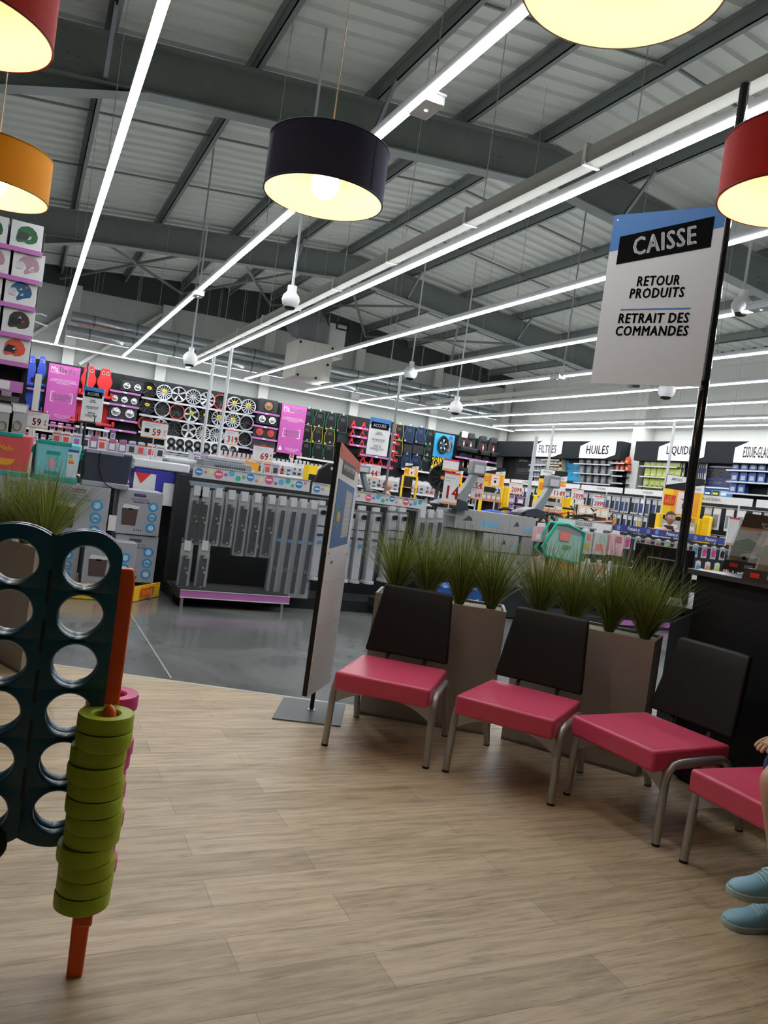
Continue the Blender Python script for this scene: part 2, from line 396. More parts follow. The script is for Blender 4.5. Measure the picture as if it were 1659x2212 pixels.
# cable tray beside the third line
t = thing('cable_tray', 'cream perforated cable tray running beside a line light', 'cable tray', (4.1, 12, 4.5))
b_ = MB(); CT = mat('cream_tray', (.27, .265, .23), .6)
b_.box(3.95, 3.96, 2.9, 23.7, 4.45, 4.58, CT); b_.box(4.07, 4.08, 2.9, 23.7, 4.45, 4.58, CT); b_.box(3.95, 4.08, 2.9, 23.7, 4.44, 4.45, CT)
b_.build('trough', t, world=True)
for k in range(11): MB().box(3.93, 4.10, 3.4+k*1.95, 3.44+k*1.95, 4.43, 4.61, HOUS).build('joint_clip', t, world=True)
for k in range(6): MB().cyl((4.01, 3.2+k*3.9, 4.45), (4.01, 3.2+k*3.9, beam_z(4.01)+.83), .006, WIRE, 6).build('hanging_rod', t, world=True)
p = onx(1100, 855, 12.3)
t = thing('cable_tray', 'short cream cable tray beyond the air ducts', 'cable tray', (12.4, 20, 4.75))
b_ = MB(); b_.box(12.35, 12.5, 14, 24, 4.68, 4.78, CT); b_.build('trough', t, world=True)

# ------------------------------------------------------------------ air ducts and handling unit
DUCT = mat('spiral_duct', (.50, .55, .56), .28, .85, noise=.15, nscale=4)
for nm, z, y, xa, xb in (('upper round galvanised air duct running along the wheel wall', 5.22, 24.35, .8, 15.3), ('lower round galvanised air duct running along the wheel wall', 4.78, 24.1, .7, 15.4)):
    t = thing('air_duct', nm, 'air duct', (8, y, z))
    b_ = MB(); b_.tube([(xa, y, z), (xb, y, z)], .17, DUCT, 20); b_.build('pipe', t, world=True)
    x = xa+.6
    while x < xb: MB().tube([(x, y, z), (x+.04, y, z)], .18, DSTEEL, 20).build('coupling_ring', t, world=True); MB().cyl((x, y, z+.17), (x, y, beam_z(x)+.85), .006, WIRE, 5).build('hanging_rod', t, world=True); x += 1.2
c = ony(675, 760, 22)
t = thing('air_handling_unit', 'cream box air handling unit with grey curved duct on top', 'air unit', (c.x, 22, 4.4))
UN = mat('unit_cream', (.50, .49, .43), .5)
b_ = MB(); b_.box(c.x-.55, c.x+.55, 21.7, 22.9, 4.45, 5.55, UN); b_.build('cabinet', t, world=True, bevel=.02)
b_ = MB(); b_.tube([(c.x+.05, 22.3, 5.5), (c.x+.05, 22.3, 6.0), (c.x+.0, 22.6, 6.3), (c.x, 23.6, 6.35)], .48, mat('flex_duct', (.16, .17, .17), .5), 18); b_.build('duct_elbow', t, world=True)
b_ = MB(); b_.box(c.x+.5, c.x+1.05, 22.2, 23.2, 5.3, 6.3, POST); b_.build('side_panel', t, world=True)
b_ = MB()
for (x, z) in ((-.5, 5.45), (.5, 5.45), (.42, 4.95), (-.46, 4.5), (.1, 4.5)): b_.cyl((c.x+x, 21.71, z), (c.x+x, 21.66, z), .035, BLACK, 8)
b_.build('latch', t, world=True)
t = thing('projector', 'small black projector bracket beside the air handling unit', 'bracket', ony(740, 705, 22))
b_ = MB(); b_.box(-.2, .2, -.03, .03, -.12, -.08, BLACK); b_.box(-.2, -.15, -.03, .03, -.1, .1, BLACK); b_.box(.15, .2, -.03, .03, -.1, .1, BLACK); b_.box(-.2, .2, -.03, .03, .07, .11, BLACK); b_.build('frame', t)

# ------------------------------------------------------------------ dome cameras, smoke heads and hanging poles
def dome(x, y, D, label, r=.17):
    p = deep(x, y, D)
    t = thing('dome_camera', label, 'camera', p, 0, 'ceiling dome cameras')
    b_ = MB(); b_.lathe([(.0, r*.9), (r*.5, r*.85), (r*.85, r*.45), (r*.98, 0), (r*.85, -r*.5), (r*.62, -r*.78)], WHITE, 20); b_.build('shell', t)
    b_ = MB(); b_.lathe([(r*.62, -r*.78), (r*.5, -r*1.0), (0, -r*1.12)], BLACK, 16); b_.build('dark_dome', t)
    b_ = MB(); b_.cyl((0, 0, r*.8), (0, 0, beam_z(p.x)+.82-p.z), .018, LGREY, 8); b_.cyl((0, 0, r*.8), (0, 0, r*1.5), .06, WHITE, 10); b_.build('pole', t)
dome(628, 648, 9.5, 'white dome camera on a grey pole below the dark blue lampshade', .115)
dome(411, 775, 17.5, 'small white dome camera at the wheel wall end of the tray line')
dome(1602, 660, 9.8, 'white dome camera above the lines beside the black sign pole', .13)
dome(887, 805, 18, 'small white dome camera over the mat display')
dome(1440, 843, 15, 'white dome camera peeping under the large hanging sign')
dome(985, 880, 18.5, 'small white dome camera over the tyre poster')
def emerg(x, y, D, lab, s=1.):
    p = onz(x, y, 4.335); t = thing('emergency_light', lab, 'emergency light', p, 0, 'emergency lights on the line lights')
    b_ = MB(); b_.box(-.07*s, .07*s, -.13*s, .13*s, -.02*s, .04*s, mat('frosted_cover', (.8, .82, .84), .3)); b_.build('cover', t, bevel=.006)
    b_ = MB(); b_.box(-.075*s, .075*s, -.135*s, .135*s, .04*s, .055*s, WHITE); b_.build('back_plate', t)
    b_ = MB(); b_.disc((0, 0), .012*s, mat('led_spot', (1, 1, 1), emit=6), 10, -.003, T(0, 0, -.02*s)); b_.build('status_led', t)
emerg(921, 232, 5.25, 'frosted emergency light box clipped beside the second line light', 1.1)
emerg(428, 638, 13.5, 'small emergency light clipped to the second line farther along', 1.1)
emerg(1204, 817, 15, 'small emergency light under a far line left of the hanging sign', 1.2)
emerg(1645, 665, 14, 'small emergency light at the frame edge line', 1.2)
# thin poles and rods hanging from the roof
for i, (xa, ya, xb, yb, D, r, m_, nm, lab) in enumerate((
    (462, 322, 440, 625, 9.5, .014, GREY, 'hanging_rod', 'grey rod hanging from a purlin clamp beside the second line'),
    (497, 752, 474, 958, 15.5, .035, LGREY, 'power_pole', 'white cable pole dropping from the tray line, nearer the price sign'),
    (462, 770, 438, 958, 16.2, .035, LGREY, 'power_pole', 'white cable pole dropping from the tray line, nearer the wheels'),
    (1196, 922, 1182, 1020, 17.5, .03, LGREY, 'power_pole', 'white cable pole in front of the filter shelves'),
    (1455, 912, 1440, 1030, 16.0, .03, LGREY, 'power_pole', 'white cable pole in front of the liquids shelves'),
    (1155, 943, 1137, 1098, 12.2, .03, LGREY, 'power_pole', 'grey sleeve pole standing at the bicycle display'),
    (1257, 520, 1205, 812, 12.5, .014, GREY, 'hanging_rod', 'grey rod hanging from a purlin left of the large sign'),
    (1565, 520, 1548, 640, 9.8, .012, GREY, 'hanging_rod', 'grey rod above the camera by the black pole'))):
    a = deep(xa, ya, D); b = deep(xb, yb, D)
    if nm == 'hanging_rod': a = onz(xa, ya, 6.95 if i == 0 else 6.6); DD = (a-Vector((0, 0, EYE))).dot(FWD); b = deep(xb, yb, DD); b.x, b.y = a.x, a.y; a.z = beam_z(a.x)+.86
    a.x = b.x; a.y = b.y
    if nm == 'power_pole': b.z = 0
    o = MB().tube([b, a], r, m_, 8).build(nm); tag(o, lab, 'pole')
# ================================================================== THE WAITING AREA
# ------------------------------------------------------------------ pendant lamps
BULB = mat('warm_bulb', (1.0, .74, .40), .5, emit=BULB_POWER)
SHIN = mat('shade_lining', (.80, .74, .60), .7, trans=.12)
def pendant(c, colname, col, label, R=.25, H=.22, tr=.12, seam_a=None):
    t = thing('pendant_lamp', label, 'pendant lamp', c, 0)
    F = mat('shade_'+colname, col, .75, trans=tr)
    b = MB(); b.lathe([(R, 0), (R, H)], F, 64)
    b.lathe([(R+.001, 0), (R+.003, .004), (R+.001, .008)], mat('rim_'+colname, tuple(x*.5 for x in col), .7), 64)
    b.lathe([(R+.001, H-.008), (R+.003, H-.004), (R+.001, H)], mat('rim_'+colname), 64)
    if seam_a is not None: b.box(R-.001, R+.0012, -.006, .006, .004, H-.004, mat('rim_'+colname), Matrix.Rotation(seam_a, 4, 'Z'))
    b.build('lamp_shade', t)
    b = MB(); b.lathe([(R-.004, .001), (R-.004, H-.001)], SHIN, 64); b.build('shade_lining', t)
    b = MB()
    for a in (0, 2*pi/3, 4*pi/3): b.bar((0, 0, H-.02), (cos(a)*(R-.005), sin(a)*(R-.005), H-.01), .004, .004, WHITE)
    b.build('spider', t)
    b = MB(); zc = .062; b.lathe([(.0001, zc-.06)]+[(.06*sin(a), zc-.06*cos(a)) for a in [pi*k/12 for k in range(1, 11)]]+[(.018, zc+.062)], BULB, 24); b.build('bulb', t)
    b = MB(); b.cyl((0, 0, zc+.06), (0, 0, H+.01), .021, WHITE, 14); b.build('socket', t)
    b = MB(); b.cyl((0, 0, H), (0, 0, beam_z(c[0])+.86-c[2]), .0032, mat('cord_gold', (.55, .45, .30), .4), 6); b.build('cord', t)
LMPZ = 2.67
pendant(deep(698, 430, 3.23), 'navy', (.060, .070, .15), 'dark blue drum pendant lamp with a glowing round bulb', tr=.22, seam_a=-1.05)
pendant(deep(1345, -22, 1.90), 'lilac', (.38, .34, .45), 'pendant lamp with pale lilac rim cut off by the photo edge', tr=.15)
pendant(deep(1712, 438, 2.72), 'red', (.62, .018, .012), 'bright red drum pendant lamp beside the black sign pole', tr=.2)
pendant(deep(-16, 420, 3.76), 'amber', (.85, .36, .005), 'amber yellow drum pendant lamp above the helmet boxes', tr=.3)
pendant(deep(-85, 55, 2.25), 'brick', (.60, .035, .022), 'brick red drum pendant lamp above the amber yellow one', tr=.2)

# ------------------------------------------------------------------ big hanging sign and its pole
pt = deep(1610, 183, 4.9); pb = deep(1456, 1308, 4.9)
DESKZ = pb.z
t = thing('sign_pole', 'tall glossy black pole rising from the desk beside the large cash desk sign', 'pole', pb)
b = MB(); b.cyl(pb, pt, .030, mat('gloss_black', (.008, .008, .009), .12, coat=1), 20); b.build('tube', t, world=True)
b = MB(); b.cyl(pt, pt+Vector((0, 0, .01)), .031, DSTEEL, 20); b.build('end_cap', t, world=True)
b = MB(); b.cyl(pb, pb+Vector((0, 0, .05)), .05, STEEL, 20, .035); b.build('foot_collar', t, world=True)
LB = deep(1275, 828, 5.24); RB = deep(1513, 835, 4.84); RB.z = LB.z = (LB.z+RB.z)/2
TLp = deep(1310, 465, 5.24); TRp = deep(1549, 447, 4.84)
hh = ((TLp.z-LB.z)+(TRp.z-RB.z))/2; wv = RB-LB; W = wv.length
Mf = frame(LB, wv, (0, 0, 1)); 
t = thing('hanging_sign', 'large white sheet sign with blue top reading CAISSE on the black pole', 'sign', LB+wv/2)
SIGNW = mat('sign_white', (.78, .75, .73), .55)
b = MB(); b.prism([(0, 0), (W, 0), (W, hh), (0, hh)], -.006, 0, SIGNW, Mf); b.build('sheet', t, world=True)
b = MB(); b.prism([(0, hh), (0, hh*.782), (W, hh*.882), (W, hh)], .0003, .001, mat('sign_blue', (.05, .20, .52), .5), Mf); b.build('blue_band', t, world=True)
b = MB(); b.prism([(W*.085, hh*.705), (W*.085, hh*.868), (W*.91, hh*.945), (W*.91, hh*.775)], .0014, .003, INK, Mf); b.build('title_plate', t, world=True)
al = atan2(hh*.070, W*.825)
text('CAISSE', .175, mat('sign_text_white', (.75, .75, .74), .5), t, Mf @ T(W*.50, hh*.826, .0035) @ Matrix.Rotation(al, 4, 'Z'), bold=.034, sp=1.06, fit=(W*.56, hh*.107))
for s, y, fw in (('RETOUR', .600, .385), ('PRODUITS', .530, .49), ('RETRAIT DES', .385, .635), ('COMMANDES', .312, .655)):
    text(s, .100, INK, t, Mf @ T(W*.50, hh*y, .001), bold=.042, shear=.06, gap=1, sp=1.08, fit=(W*fw, hh*.058))
b = MB(); b.prism([(W*.19, hh*.432), (W*.82, hh*.432), (W*.82, hh*.440), (W*.19, hh*.440)], .0003, .0015, mat('sign_blue'), Mf); b.build('blue_rule', t, world=True)
b = MB()
for z in (hh-.02, .03): b.bar(Mf @ Vector((W-.01, z, -.01)), Vector((pb.x, pb.y, (Mf @ Vector((0, z, 0))).z)), .012, .03, BLACK)
b.build('clamp', t, world=True)
b = MB(); b.cyl(Mf @ Vector((W*.04, hh-.035, 0)), Mf @ Vector((W*.04, hh-.035, .004)), .006, STEEL, 10); b.build('stud', t, world=True)

# ------------------------------------------------------------------ chairs
SEATM = mat('pink_vinyl', (.66, .065, .14), .34, bump=.06, nscale=400)
BACKM = mat('black_vinyl', (.009, .008, .0075), .5, spec=.25, bump=.1, nscale=300)
TUBEM = mat('silver_tube', (.42, .41, .40), .33, .6)
APR = mat('apron_grey', (.42, .43, .44), .45, .2)
def chair():
    t = thing('waiting_chair', 'x', 'chair', (0, 0, 0), 0, 'pink waiting room chairs')
    b = MB(); b.box(-.275, .275, -.315, .26, .345, .45, SEATM); b.build('seat', t, bevel=.016, seg=3)
    # backrest: trapezoid pad, leaning back, gently curved
    b = MB(); n = 8; vs = []
    for side in (0, 1):
        for j in range(5):
            f = j/4; z = .475+.42*f; hw = .268-.045*f; yy = .262+.12*f
            for i in range(n+1):
                g = i/n*2-1; c_ = .018*(1-g*g)
                vs.append((hw*g, yy+c_+(.04 if side else 0), z+(.0 if side == 0 else .004)))
    K = (n+1)*5; fs = []
    for j in range(4):
        for i in range(n):
            q = j*(n+1)+i; fs.append((q, q+1, q+n+2, q+n+1)); fs.append((K+q+1, K+q, K+q+n+1, K+q+n+2))
    for i in range(n): fs.append((i+1, i, K+i, K+i+1)); q = 4*(n+1)+i; fs.append((q, q+1, K+q+1, K+q))
    for j in range(4):
        q = j*(n+1); fs.append((q, q+n+1, K+q+n+1, K+q)); q += n; fs.append((q+n+1, q, K+q, K+q+n+1))
    b.add(vs, fs, BACKM, True); o = b.build('backrest', t, bevel=.014, seg=3)
    for s in (-1, 1):
        fr = [(s*.298, -.245, .012), (s*.292, -.235, .30), (s*.290, -.222, .345), (s*.288, -.19, .378), (s*.287, -.14, .388), (s*.285, 0, .388), (s*.284, .12, .388)]
        b = MB(); b.tube(fr, .0200, TUBEM, 14); leg = b.build('leg', t)
        b = MB(); b.cyl((s*.298, -.245, 0), (s*.298, -.245, .016), .0195, BLACK, 14); b.build('foot_cap', leg)
        rr = [(s*.284, .12, .388), (s*.284, .19, .384), (s*.284, .235, .36), (s*.286, .262, .31), (s*.295, .40, .012)]
        b = MB(); b.tube(rr, .0200, TUBEM, 14); leg = b.build('leg', t)
        b = MB(); b.cyl((s*.295, .40, 0), (s*.295, .40, .016), .0195, BLACK, 14); b.build('foot_cap', leg)
        b = MB(); b.bar((s*.12, .255, .38), (s*.12, .318, .50), .022, .008, BLACK); b.bar((s*.12, .318, .50), (s*.12, .352, .62), .022, .008, BLACK); b.build('back_bracket', t)
        # curved gusset plate under the seat front
        pts = [(s*.272, .255), (s*.272, .345), (s*.02, .345), (s*.04, .335)] + [(s*(.04+.232*k/6), .335-.08*(k/6)**2) for k in range(1, 6)]
        b = MB(); b.prism(pts, -.004, .004, APR, frame(Vector((0, -.232, 0)), (1, 0, 0), (0, 0, 1))); b.build('gusset', t)
    b = MB(); b.box(-.28, .28, .16, .19, .31, .345, APR); b.box(-.28, .28, -.2, -.17, .33, .345, APR); b.build('cross_rail', t)
    return t
c0 = chair()
chairs = [((1.965, 3.835), -39.4, 'pink seat waiting chair standing beside the information panel'),
          ((2.470, 3.350), -53.1, 'pink seat waiting chair, second one counted from the information panel'),
          ((2.870, 2.925), -84.5, 'pink seat waiting chair, third from the information panel, in front of the black counter'),
          ((2.905, 2.170), -91.0, 'pink seat waiting chair cut by the frame, occupied by the person in blue sneakers')]
for i, ((x, y), a, lab) in enumerate(chairs):
    bx = Vector((-sin(radians(a)), cos(radians(a))))   # chair's backward direction
    loc = (x+bx.x*.245, y+bx.y*.245, .004)
    if i == 0: c0.location = loc; c0.rotation_euler.z = radians(a); c0['label'] = lab
    else: dup(c0, loc, radians(a), lab)

# ------------------------------------------------------------------ planters with grass
TAUPE = mat('taupe_planter', (.30, .262, .235), .5)
SOIL = mat('pebble_soil', (.42, .38, .30), .9, noise=.5, nscale=120, bump=1)
GRASS = []
for i, c_ in enumerate(((.15, .19, .022), (.23, .27, .045), (.095, .12, .016), (.38, .42, .13))): GRASS.append(mat('grass_%s' % 'deep olive shadow straw'.split()[i], c_, .5, trans=.25))  # blade tones mixed at random; the third is just the darkest green
def tuft(seed, n=520, H=.62, R=.38):
    rnd = random.Random(seed); b = MB()
    for k in range(n):
        a = rnd.uniform(0, 2*pi); s = sqrt(rnd.random()); lean = (.06+.95*s**1.3)*R/.4; hgt = H*rnd.uniform(.62, 1.05)*(1-.25*s)
        r0 = rnd.uniform(0, .028); w_ = rnd.uniform(.0014, .0030)
        droop = rnd.uniform(0, .12)*s + (.35 if rnd.random() < .04 else 0)
        m_ = GRASS[3 if rnd.random() < .07 else rnd.choice((0, 0, 1, 2))]
        pts = []
        for j in range(6):
            f = j/5; rad = r0 + lean*.42*(f**1.35)*1.0; z = hgt*(f - droop*f**3.2)
            pts.append(Vector((cos(a)*rad, sin(a)*rad, z)))
        sd = Vector((-sin(a+rnd.uniform(-.8, .8)), cos(a+rnd.uniform(-.8, .8)), 0)); vs = []
        for j, p_ in enumerate(pts):
            ww = w_*(1-(j/5)**2*.85); vs += [p_-sd*ww, p_+sd*ww]
        b.add(vs, [(2*j, 2*j+1, 2*j+3, 2*j+2) for j in range(5)], m_, True)
    return b.mesh('grass_tuft')
TUFTS = [tuft(s) for s in range(4)]
def planter(A, B, depth, Hh, label, tufts, wood_top=False):
    A = Vector(A); B = Vector(B); L = (B-A).length; ang = atan2(B.y-A.y, B.x-A.x)
    t = thing('planter', label, 'planter', (A.x, A.y, .004), ang, 'tall rectangular planters with artificial grass')
    b = MB(); w_ = .018
    b.box(0, L, 0, w_, 0, Hh, TAUPE); b.box(0, L, depth-w_, depth, 0, Hh, TAUPE); b.box(0, w_, w_, depth-w_, 0, Hh, TAUPE); b.box(L-w_, L, w_, depth-w_, 0, Hh, TAUPE); b.box(0, L, 0, depth, 0, .02, TAUPE)
    b.build('box', t)
    b = MB(); b.box(w_, L-w_, w_, depth-w_, Hh-.07, Hh-.018, SOIL); b.build('soil', t)
    for k, f in enumerate(tufts):
        o = bpy.data.objects.new('grass_tuft', TUFTS[k % 4]); COL.objects.link(o); o.parent = t
        o.location = (L*f, depth*.5, Hh-.02); o.rotation_euler.z = k*1.7+L*3; o.scale = (1, 1, 1+.06*((k*7) % 3-1))
    return t
planter((2.19, 4.58), (2.93, 4.13), .36, .82, 'taupe planter behind the pink chair next to the information panel', (.13, .38, .64, .89))
planter((2.985, 4.075), (3.50, 3.40), .36, .82, 'taupe planter with grass between the second chair and the black desk', (.10, .36, .64, .90))
kA = onz(43, 1458); kd = (onz(20, 1180, .82)-onz(72, 1197, .82)); kd.z = 0; kd.normalize()
planter((kA.x+kd.x*.75, kA.y+kd.y*.75), (kA.x, kA.y), .22, .82, 'planter with a green grass tuft behind the blue game board', (.18, .5, .86))

# ------------------------------------------------------------------ information panel on its foot
bp = (onz(612, 1510)+onz(735, 1572))/2
c1, c2, c3, c4 = (onz(*q) for q in ((612, 1510), (746, 1525), (735, 1572), (587, 1555)))
t = thing('information_stand', 'tall narrow white information stand with red top on a flat grey foot', 'sign stand', (bp.x, bp.y, 0))
b = MB(); b.prism([(c4.x, c4.y), (c3.x, c3.y), (c2.x, c2.y), (c1.x, c1.y)], .005, .012, mat('foot_plate_grey', (.09, .10, .105), .45)); b.build('foot_plate', t, world=True)
fp = onz(672, 1537)
b = MB(); b.cyl((fp.x, fp.y, .012), (fp.x, fp.y, 1.5), .014, BLACK, 12); b.build('pole', t, world=True)
b = MB(); b.cyl((fp.x, fp.y, .012), (fp.x, fp.y, .016), .026, STEEL, 12); b.build('collar', t, world=True)
nA = Vector((1.745, 4.42, .165)); nd = (Vector((2.0, 4.72, 0))-Vector((1.745, 4.42, 0))).normalized()
Mi = frame(nA, nd, (0, 0, 1)); PW = .44; PH = 1.59     # face looks towards the game
b = MB(); b.prism([(0, 0), (PW, 0), (PW, PH-.10), (0, PH)], -.034, -.002, BLACK, Mi); b.build('core', t, world=True)
b = MB(); b.prism([(0, 0), (PW, 0), (PW, PH-.10), (0, PH)], -.002, .002, mat('panel_white', (.82, .82, .84), .35), Mi); b.build('face_sheet', t, world=True)
b = MB(); b.prism([(.0, PH-.09), (PW, PH-.17), (PW, PH-.10), (0, PH)], .0025, .004, mat('coral_top', (.60, .10, .05), .45), Mi); b.build('red_top', t, world=True)
b = MB(); b.prism([(.08, PH-.185), (PW-.1, PH-.215), (PW-.1, PH-.135), (.08, PH-.10)], .0045, .006, mat('plate_grey', (.06, .06, .06), .5), Mi); b.build('title_plate', t, world=True)
text('INFORMATIONS', .05, WHITE, t, Mi @ T(PW*.475, PH-.160, .0065) @ Matrix.Rotation(-.1, 4, 'Z'), sx=.62, bold=.02)
b = MB(); b.prism([(.03, PH-.66), (PW-.06, PH-.64), (PW-.06, PH-.27), (.03, PH-.22)], .0025, .004, mat('poster_blue', (.08, .17, .36), .5), Mi)
b.prism([(PW*.48, PH-.60), (PW-.09, PH-.59), (PW-.09, PH-.31), (PW*.48, PH-.285)], .0042, .0052, mat('sheet_grey', (.42, .43, .44), .5), Mi)
for k in range(7): b.prism([(PW*.52, PH-.36-k*.03), (PW-.12, PH-.36-k*.03), (PW-.12, PH-.352-k*.03), (PW*.52, PH-.352-k*.03)], .0053, .0057, LGREY, Mi)
b.disc((PW*.27, PH-.46), .035, mat('sun_yellow', (.65, .42, .08), .5), 20, .0052, Mi)
for k in range(5): b.disc((PW*.2+.03*cos(k*1.3), PH-.46+.07*sin(k*1.3)), .014, mat('leaf_green', (.12, .3, .15), .5), 12, .0051, Mi)
b.build('poster', t, world=True)
b = MB(); b.prism([(.09, PH-.76), (.13, PH-.76), (.13, PH-.74), (.09, PH-.74)], .0025, .004, GREY, Mi); b.build('small_mark', t, world=True)
b = MB()
for (x, z) in ((.03, PH-.045), (PW-.03, PH-.13), (.03, .9), (PW-.03, .88), (.03, .03), (PW-.04, .05)): b.cyl(Mi @ Vector((x, z, .002)), Mi @ Vector((x, z, .009)), .007, STEEL, 10)
b.build('stud', t, world=True)
b = MB()
for z in (1.02, .72, .45): b.prism([(.002, z), (PW-.002, z-.0), (PW-.002, z+.002), (.002, z+.002)], .002, .0035, mat('pocket_edge', (.68, .69, .72), .25), Mi)
b.build('sheet_pocket', t, world=True)

# ------------------------------------------------------------------ giant four-in-a-row game
TEAL = mat('petrol_plastic', (.006, .075, .125), .28, bump=.1, nscale=500)
ORP = mat('orange_plastic', (.82, .10, .008), .38)
GREEN = mat('lime_plastic', (.36, .46, .012), .5)
FUCH = mat('fuchsia_plastic', (.62, .05, .24), .5)
foot = onz(160, 2108)
ax = Vector((.094, .995, 0)).normalized(); ex = Vector((ax.y, -ax.x, 0))     # ex: along the board to the right
PIV = foot
t = thing('row_game', 'petrol blue giant four-in-a-row game board with orange side legs', 'garden game', (PIV.x, PIV.y, 0), 0)
NC, NR, CP, RP, HR = 7, 6, .180, .1365, .0585
OFF = .100; ztop = deep(183, 1225, 2.22).z+OFF+.017; xr = -.014; BW = NC*CP
Mb = frame(PIV+ex*xr, ex, (0, 0, 1))      # local: x right (negative = board), y up, z towards the camera
def board_panel(z0, z1):
    x0 = -BW; rows = [ztop-OFF-RP*k for k in range(NR)]; cols = [x0+CP*(k+.5) for k in range(NC)]
    zlow = rows[-1]-OFF; n = 32; b = MB()
    vs = []; fs = []
    def V(x, y, z): vs.append((x, y, z)); return len(vs)-1
    yb = [zlow] + [(rows[k]+rows[k+1])/2 for k in range(NR-1)][::-1] + [ztop]
    ycell = [(yb[k], yb[k+1]) for k in range(NR)][::-1]
    for ci, cx_ in enumerate(cols):
        for ri, cy_ in enumerate(rows):
            lo, hi = ycell[ri]; xa, xb = cx_-CP/2, cx_+CP/2
            ring = []; outer = []
            for k in range(n):
                a_ = 2*pi*k/n; ring.append((cx_+HR*cos(a_), cy_+HR*sin(a_)))
                dx, dy = cos(a_), sin(a_); s_ = 1e9
                if dx > 1e-6: s_ = min(s_, (xb-cx_)/dx)
                if dx < -1e-6: s_ = min(s_, (xa-cx_)/dx)
                if dy > 1e-6: s_ = min(s_, (hi-cy_)/dy)
                if dy < -1e-6: s_ = min(s_, (lo-cy_)/dy)
                X, Y = cx_+dx*s_, cy_+dy*s_
                if (ri == 0 and dy > 0) or (ri == NR-1 and dy < 0):      # gently scalloped top and bottom edge
                    sg = 1 if ri == 0 else -1; B2 = dy*sg*.056; q = -B2+sqrt(B2*B2-(.056**2-.156**2)); s2 = min(abs((CP/2)/dx) if abs(dx) > 1e-6 else 9, q)
                    if (ci == NC-1 and dx > 0) or (ci == 0 and dx < 0): s2 = min(s2, .101)
                    X = cx_+dx*s2; Y = cy_+dy*s2
                outer.append((X, Y))
            fr = [V(x, y, z1) for x, y in ring]; fo = [V(x, y, z1) for x, y in outer]
            br = [V(x, y, z0) for x, y in ring]; bo = [V(x, y, z0) for x, y in outer]
            f2 = [V(cx_+(HR+.004)*cos(2*pi*k/n), cy_+(HR+.004)*sin(2*pi*k/n), z1+.006) for k in range(n)]
            for k in range(n):
                j = (k+1) % n
                fs.append((fr[k], fr[j], f2[j], f2[k])); fs.append((f2[k], f2[j], fo[j], fo[k])); fs.append((br[j], br[k], bo[k], bo[j])); fs.append((fr[j], fr[k], br[k], br[j])); fs.append((fo[k], fo[j], bo[j], bo[k]))
            # corner patches so that square cells close
            for sx, sy in ((1, 1), (-1, 1), (-1, -1), (1, -1)):
                cxn, cyn = (xb if sx > 0 else xa), (hi if sy > 0 else lo); edge = (ri == 0 and sy > 0) or (ri == NR-1 and sy < 0)
                if edge and ((ci == NC-1 and sx > 0) or (ci == 0 and sx < 0)): continue
                if edge: cyn = cy_+sy*(-.056+sqrt(.156**2-(CP/2)**2))
                cand = [k for k in range(n) if cos(2*pi*k/n)*sx > 0 and sin(2*pi*k/n)*sy > 0]
                onx_ = [k for k in cand if abs(outer[k][0]-cxn) < 1e-6]; ony_ = [k for k in cand if abs(outer[k][1]-cyn) < 1e-6] if not edge else [k for k in cand if abs(outer[k][0]-cxn) > 1e-6]
                if onx_ and ony_:
                    ka = max(onx_, key=lambda k: abs(outer[k][1]-cy_)); kb = max(ony_, key=lambda k: abs(outer[k][0]-cx_))
                    c_f = V(cxn, cyn, z1); c_b = V(cxn, cyn, z0); fs.append((fo[ka], c_f, fo[kb])); fs.append((bo[kb], c_b, bo[ka]))
    b.add(vs, fs, TEAL, False, Mb)
    return b
o = board_panel(.012, .034).build('front_board', t, world=True); o.data.polygons.foreach_set('use_smooth', [True]*len(o.data.polygons)); o.data.set_sharp_from_angle(angle=radians(50))
o = board_panel(-.034, -.012).build('rear_board', t, world=True)
b = MB()
for ci in range(NC+1):      # spacer ribs between the two boards
    x = -BW+CP*ci; b.box(x-.006, x+.006, ztop-OFF-RP*5-.08, ztop-.10, -.012, .012, TEAL, Mb)
b.build('spacer_rib', t, world=True)
for ci in range(1, NC):     # dark slots moulded between the columns
    for k in range(5):
        MB().box(-BW+CP*ci-.0045, -BW+CP*ci+.0045, ztop-.16-RP*k-.045, ztop-.16-RP*k+.045, .0338, .0352, mat('slot_dark', (.001, .006, .010), .5), Mb).build('slot', t, world=True)
b = MB(); b.cyl(Mb @ Vector((.0, ztop-.13, 0)), Mb @ Vector((.03, ztop-.13, 0)), .012, TEAL, 12); b.build('release_knob', t, world=True)
# orange side frame: upright, spreading legs and two pegs, at each end of the board
def side_frame(xo, rings):
    O = PIV+ex*xo; Mv = frame(O, ex, (0, 0, 1))
    b = MB(); b.prism([(-.0215, 0), (.0215, 0), (.026, .30), (.027, 1.15), (.020, 1.183), (-.020, 1.183), (-.027, 1.15), (-.026, .30)], -.0155, .0155, ORP, Mv); b.build('upright', t, world=True, bevel=.006, seg=3)
    for s in (-1, 1):
        c_ = O+ax*s*.092
        b = MB(); b.bar(O+ax*s*.012+Vector((0, 0, .215)), c_+ax*s*.02+Vector((0, 0, .235)), .05, .05, ORP); b.build('peg_bracket', t, world=True, bevel=.006)
        b = MB(); b.tube([c_+Vector((0, 0, z)) for z in (.23, .785, .803, .814, .820)], [.020, .020, .0175, .011, .002], ORP, 16); b.build('peg', t, world=True)
side_frame(0, True)
side_frame(-BW-.06, True)
def ring_mesh(m, seed):
    b = MB(); r0, r1, hh_ = .0350, .0735, .0443
    b.lathe([(r0, .004), (r0+.004, 0), (r1-.006, 0), (r1-.001, .004), (r1, .010), (r1, .040), (r1-.002, .0455), (r1-.007, hh_), (r0+.005, hh_), (r0, hh_-.005)], m, 40, close=True); return b.mesh('game_ring')
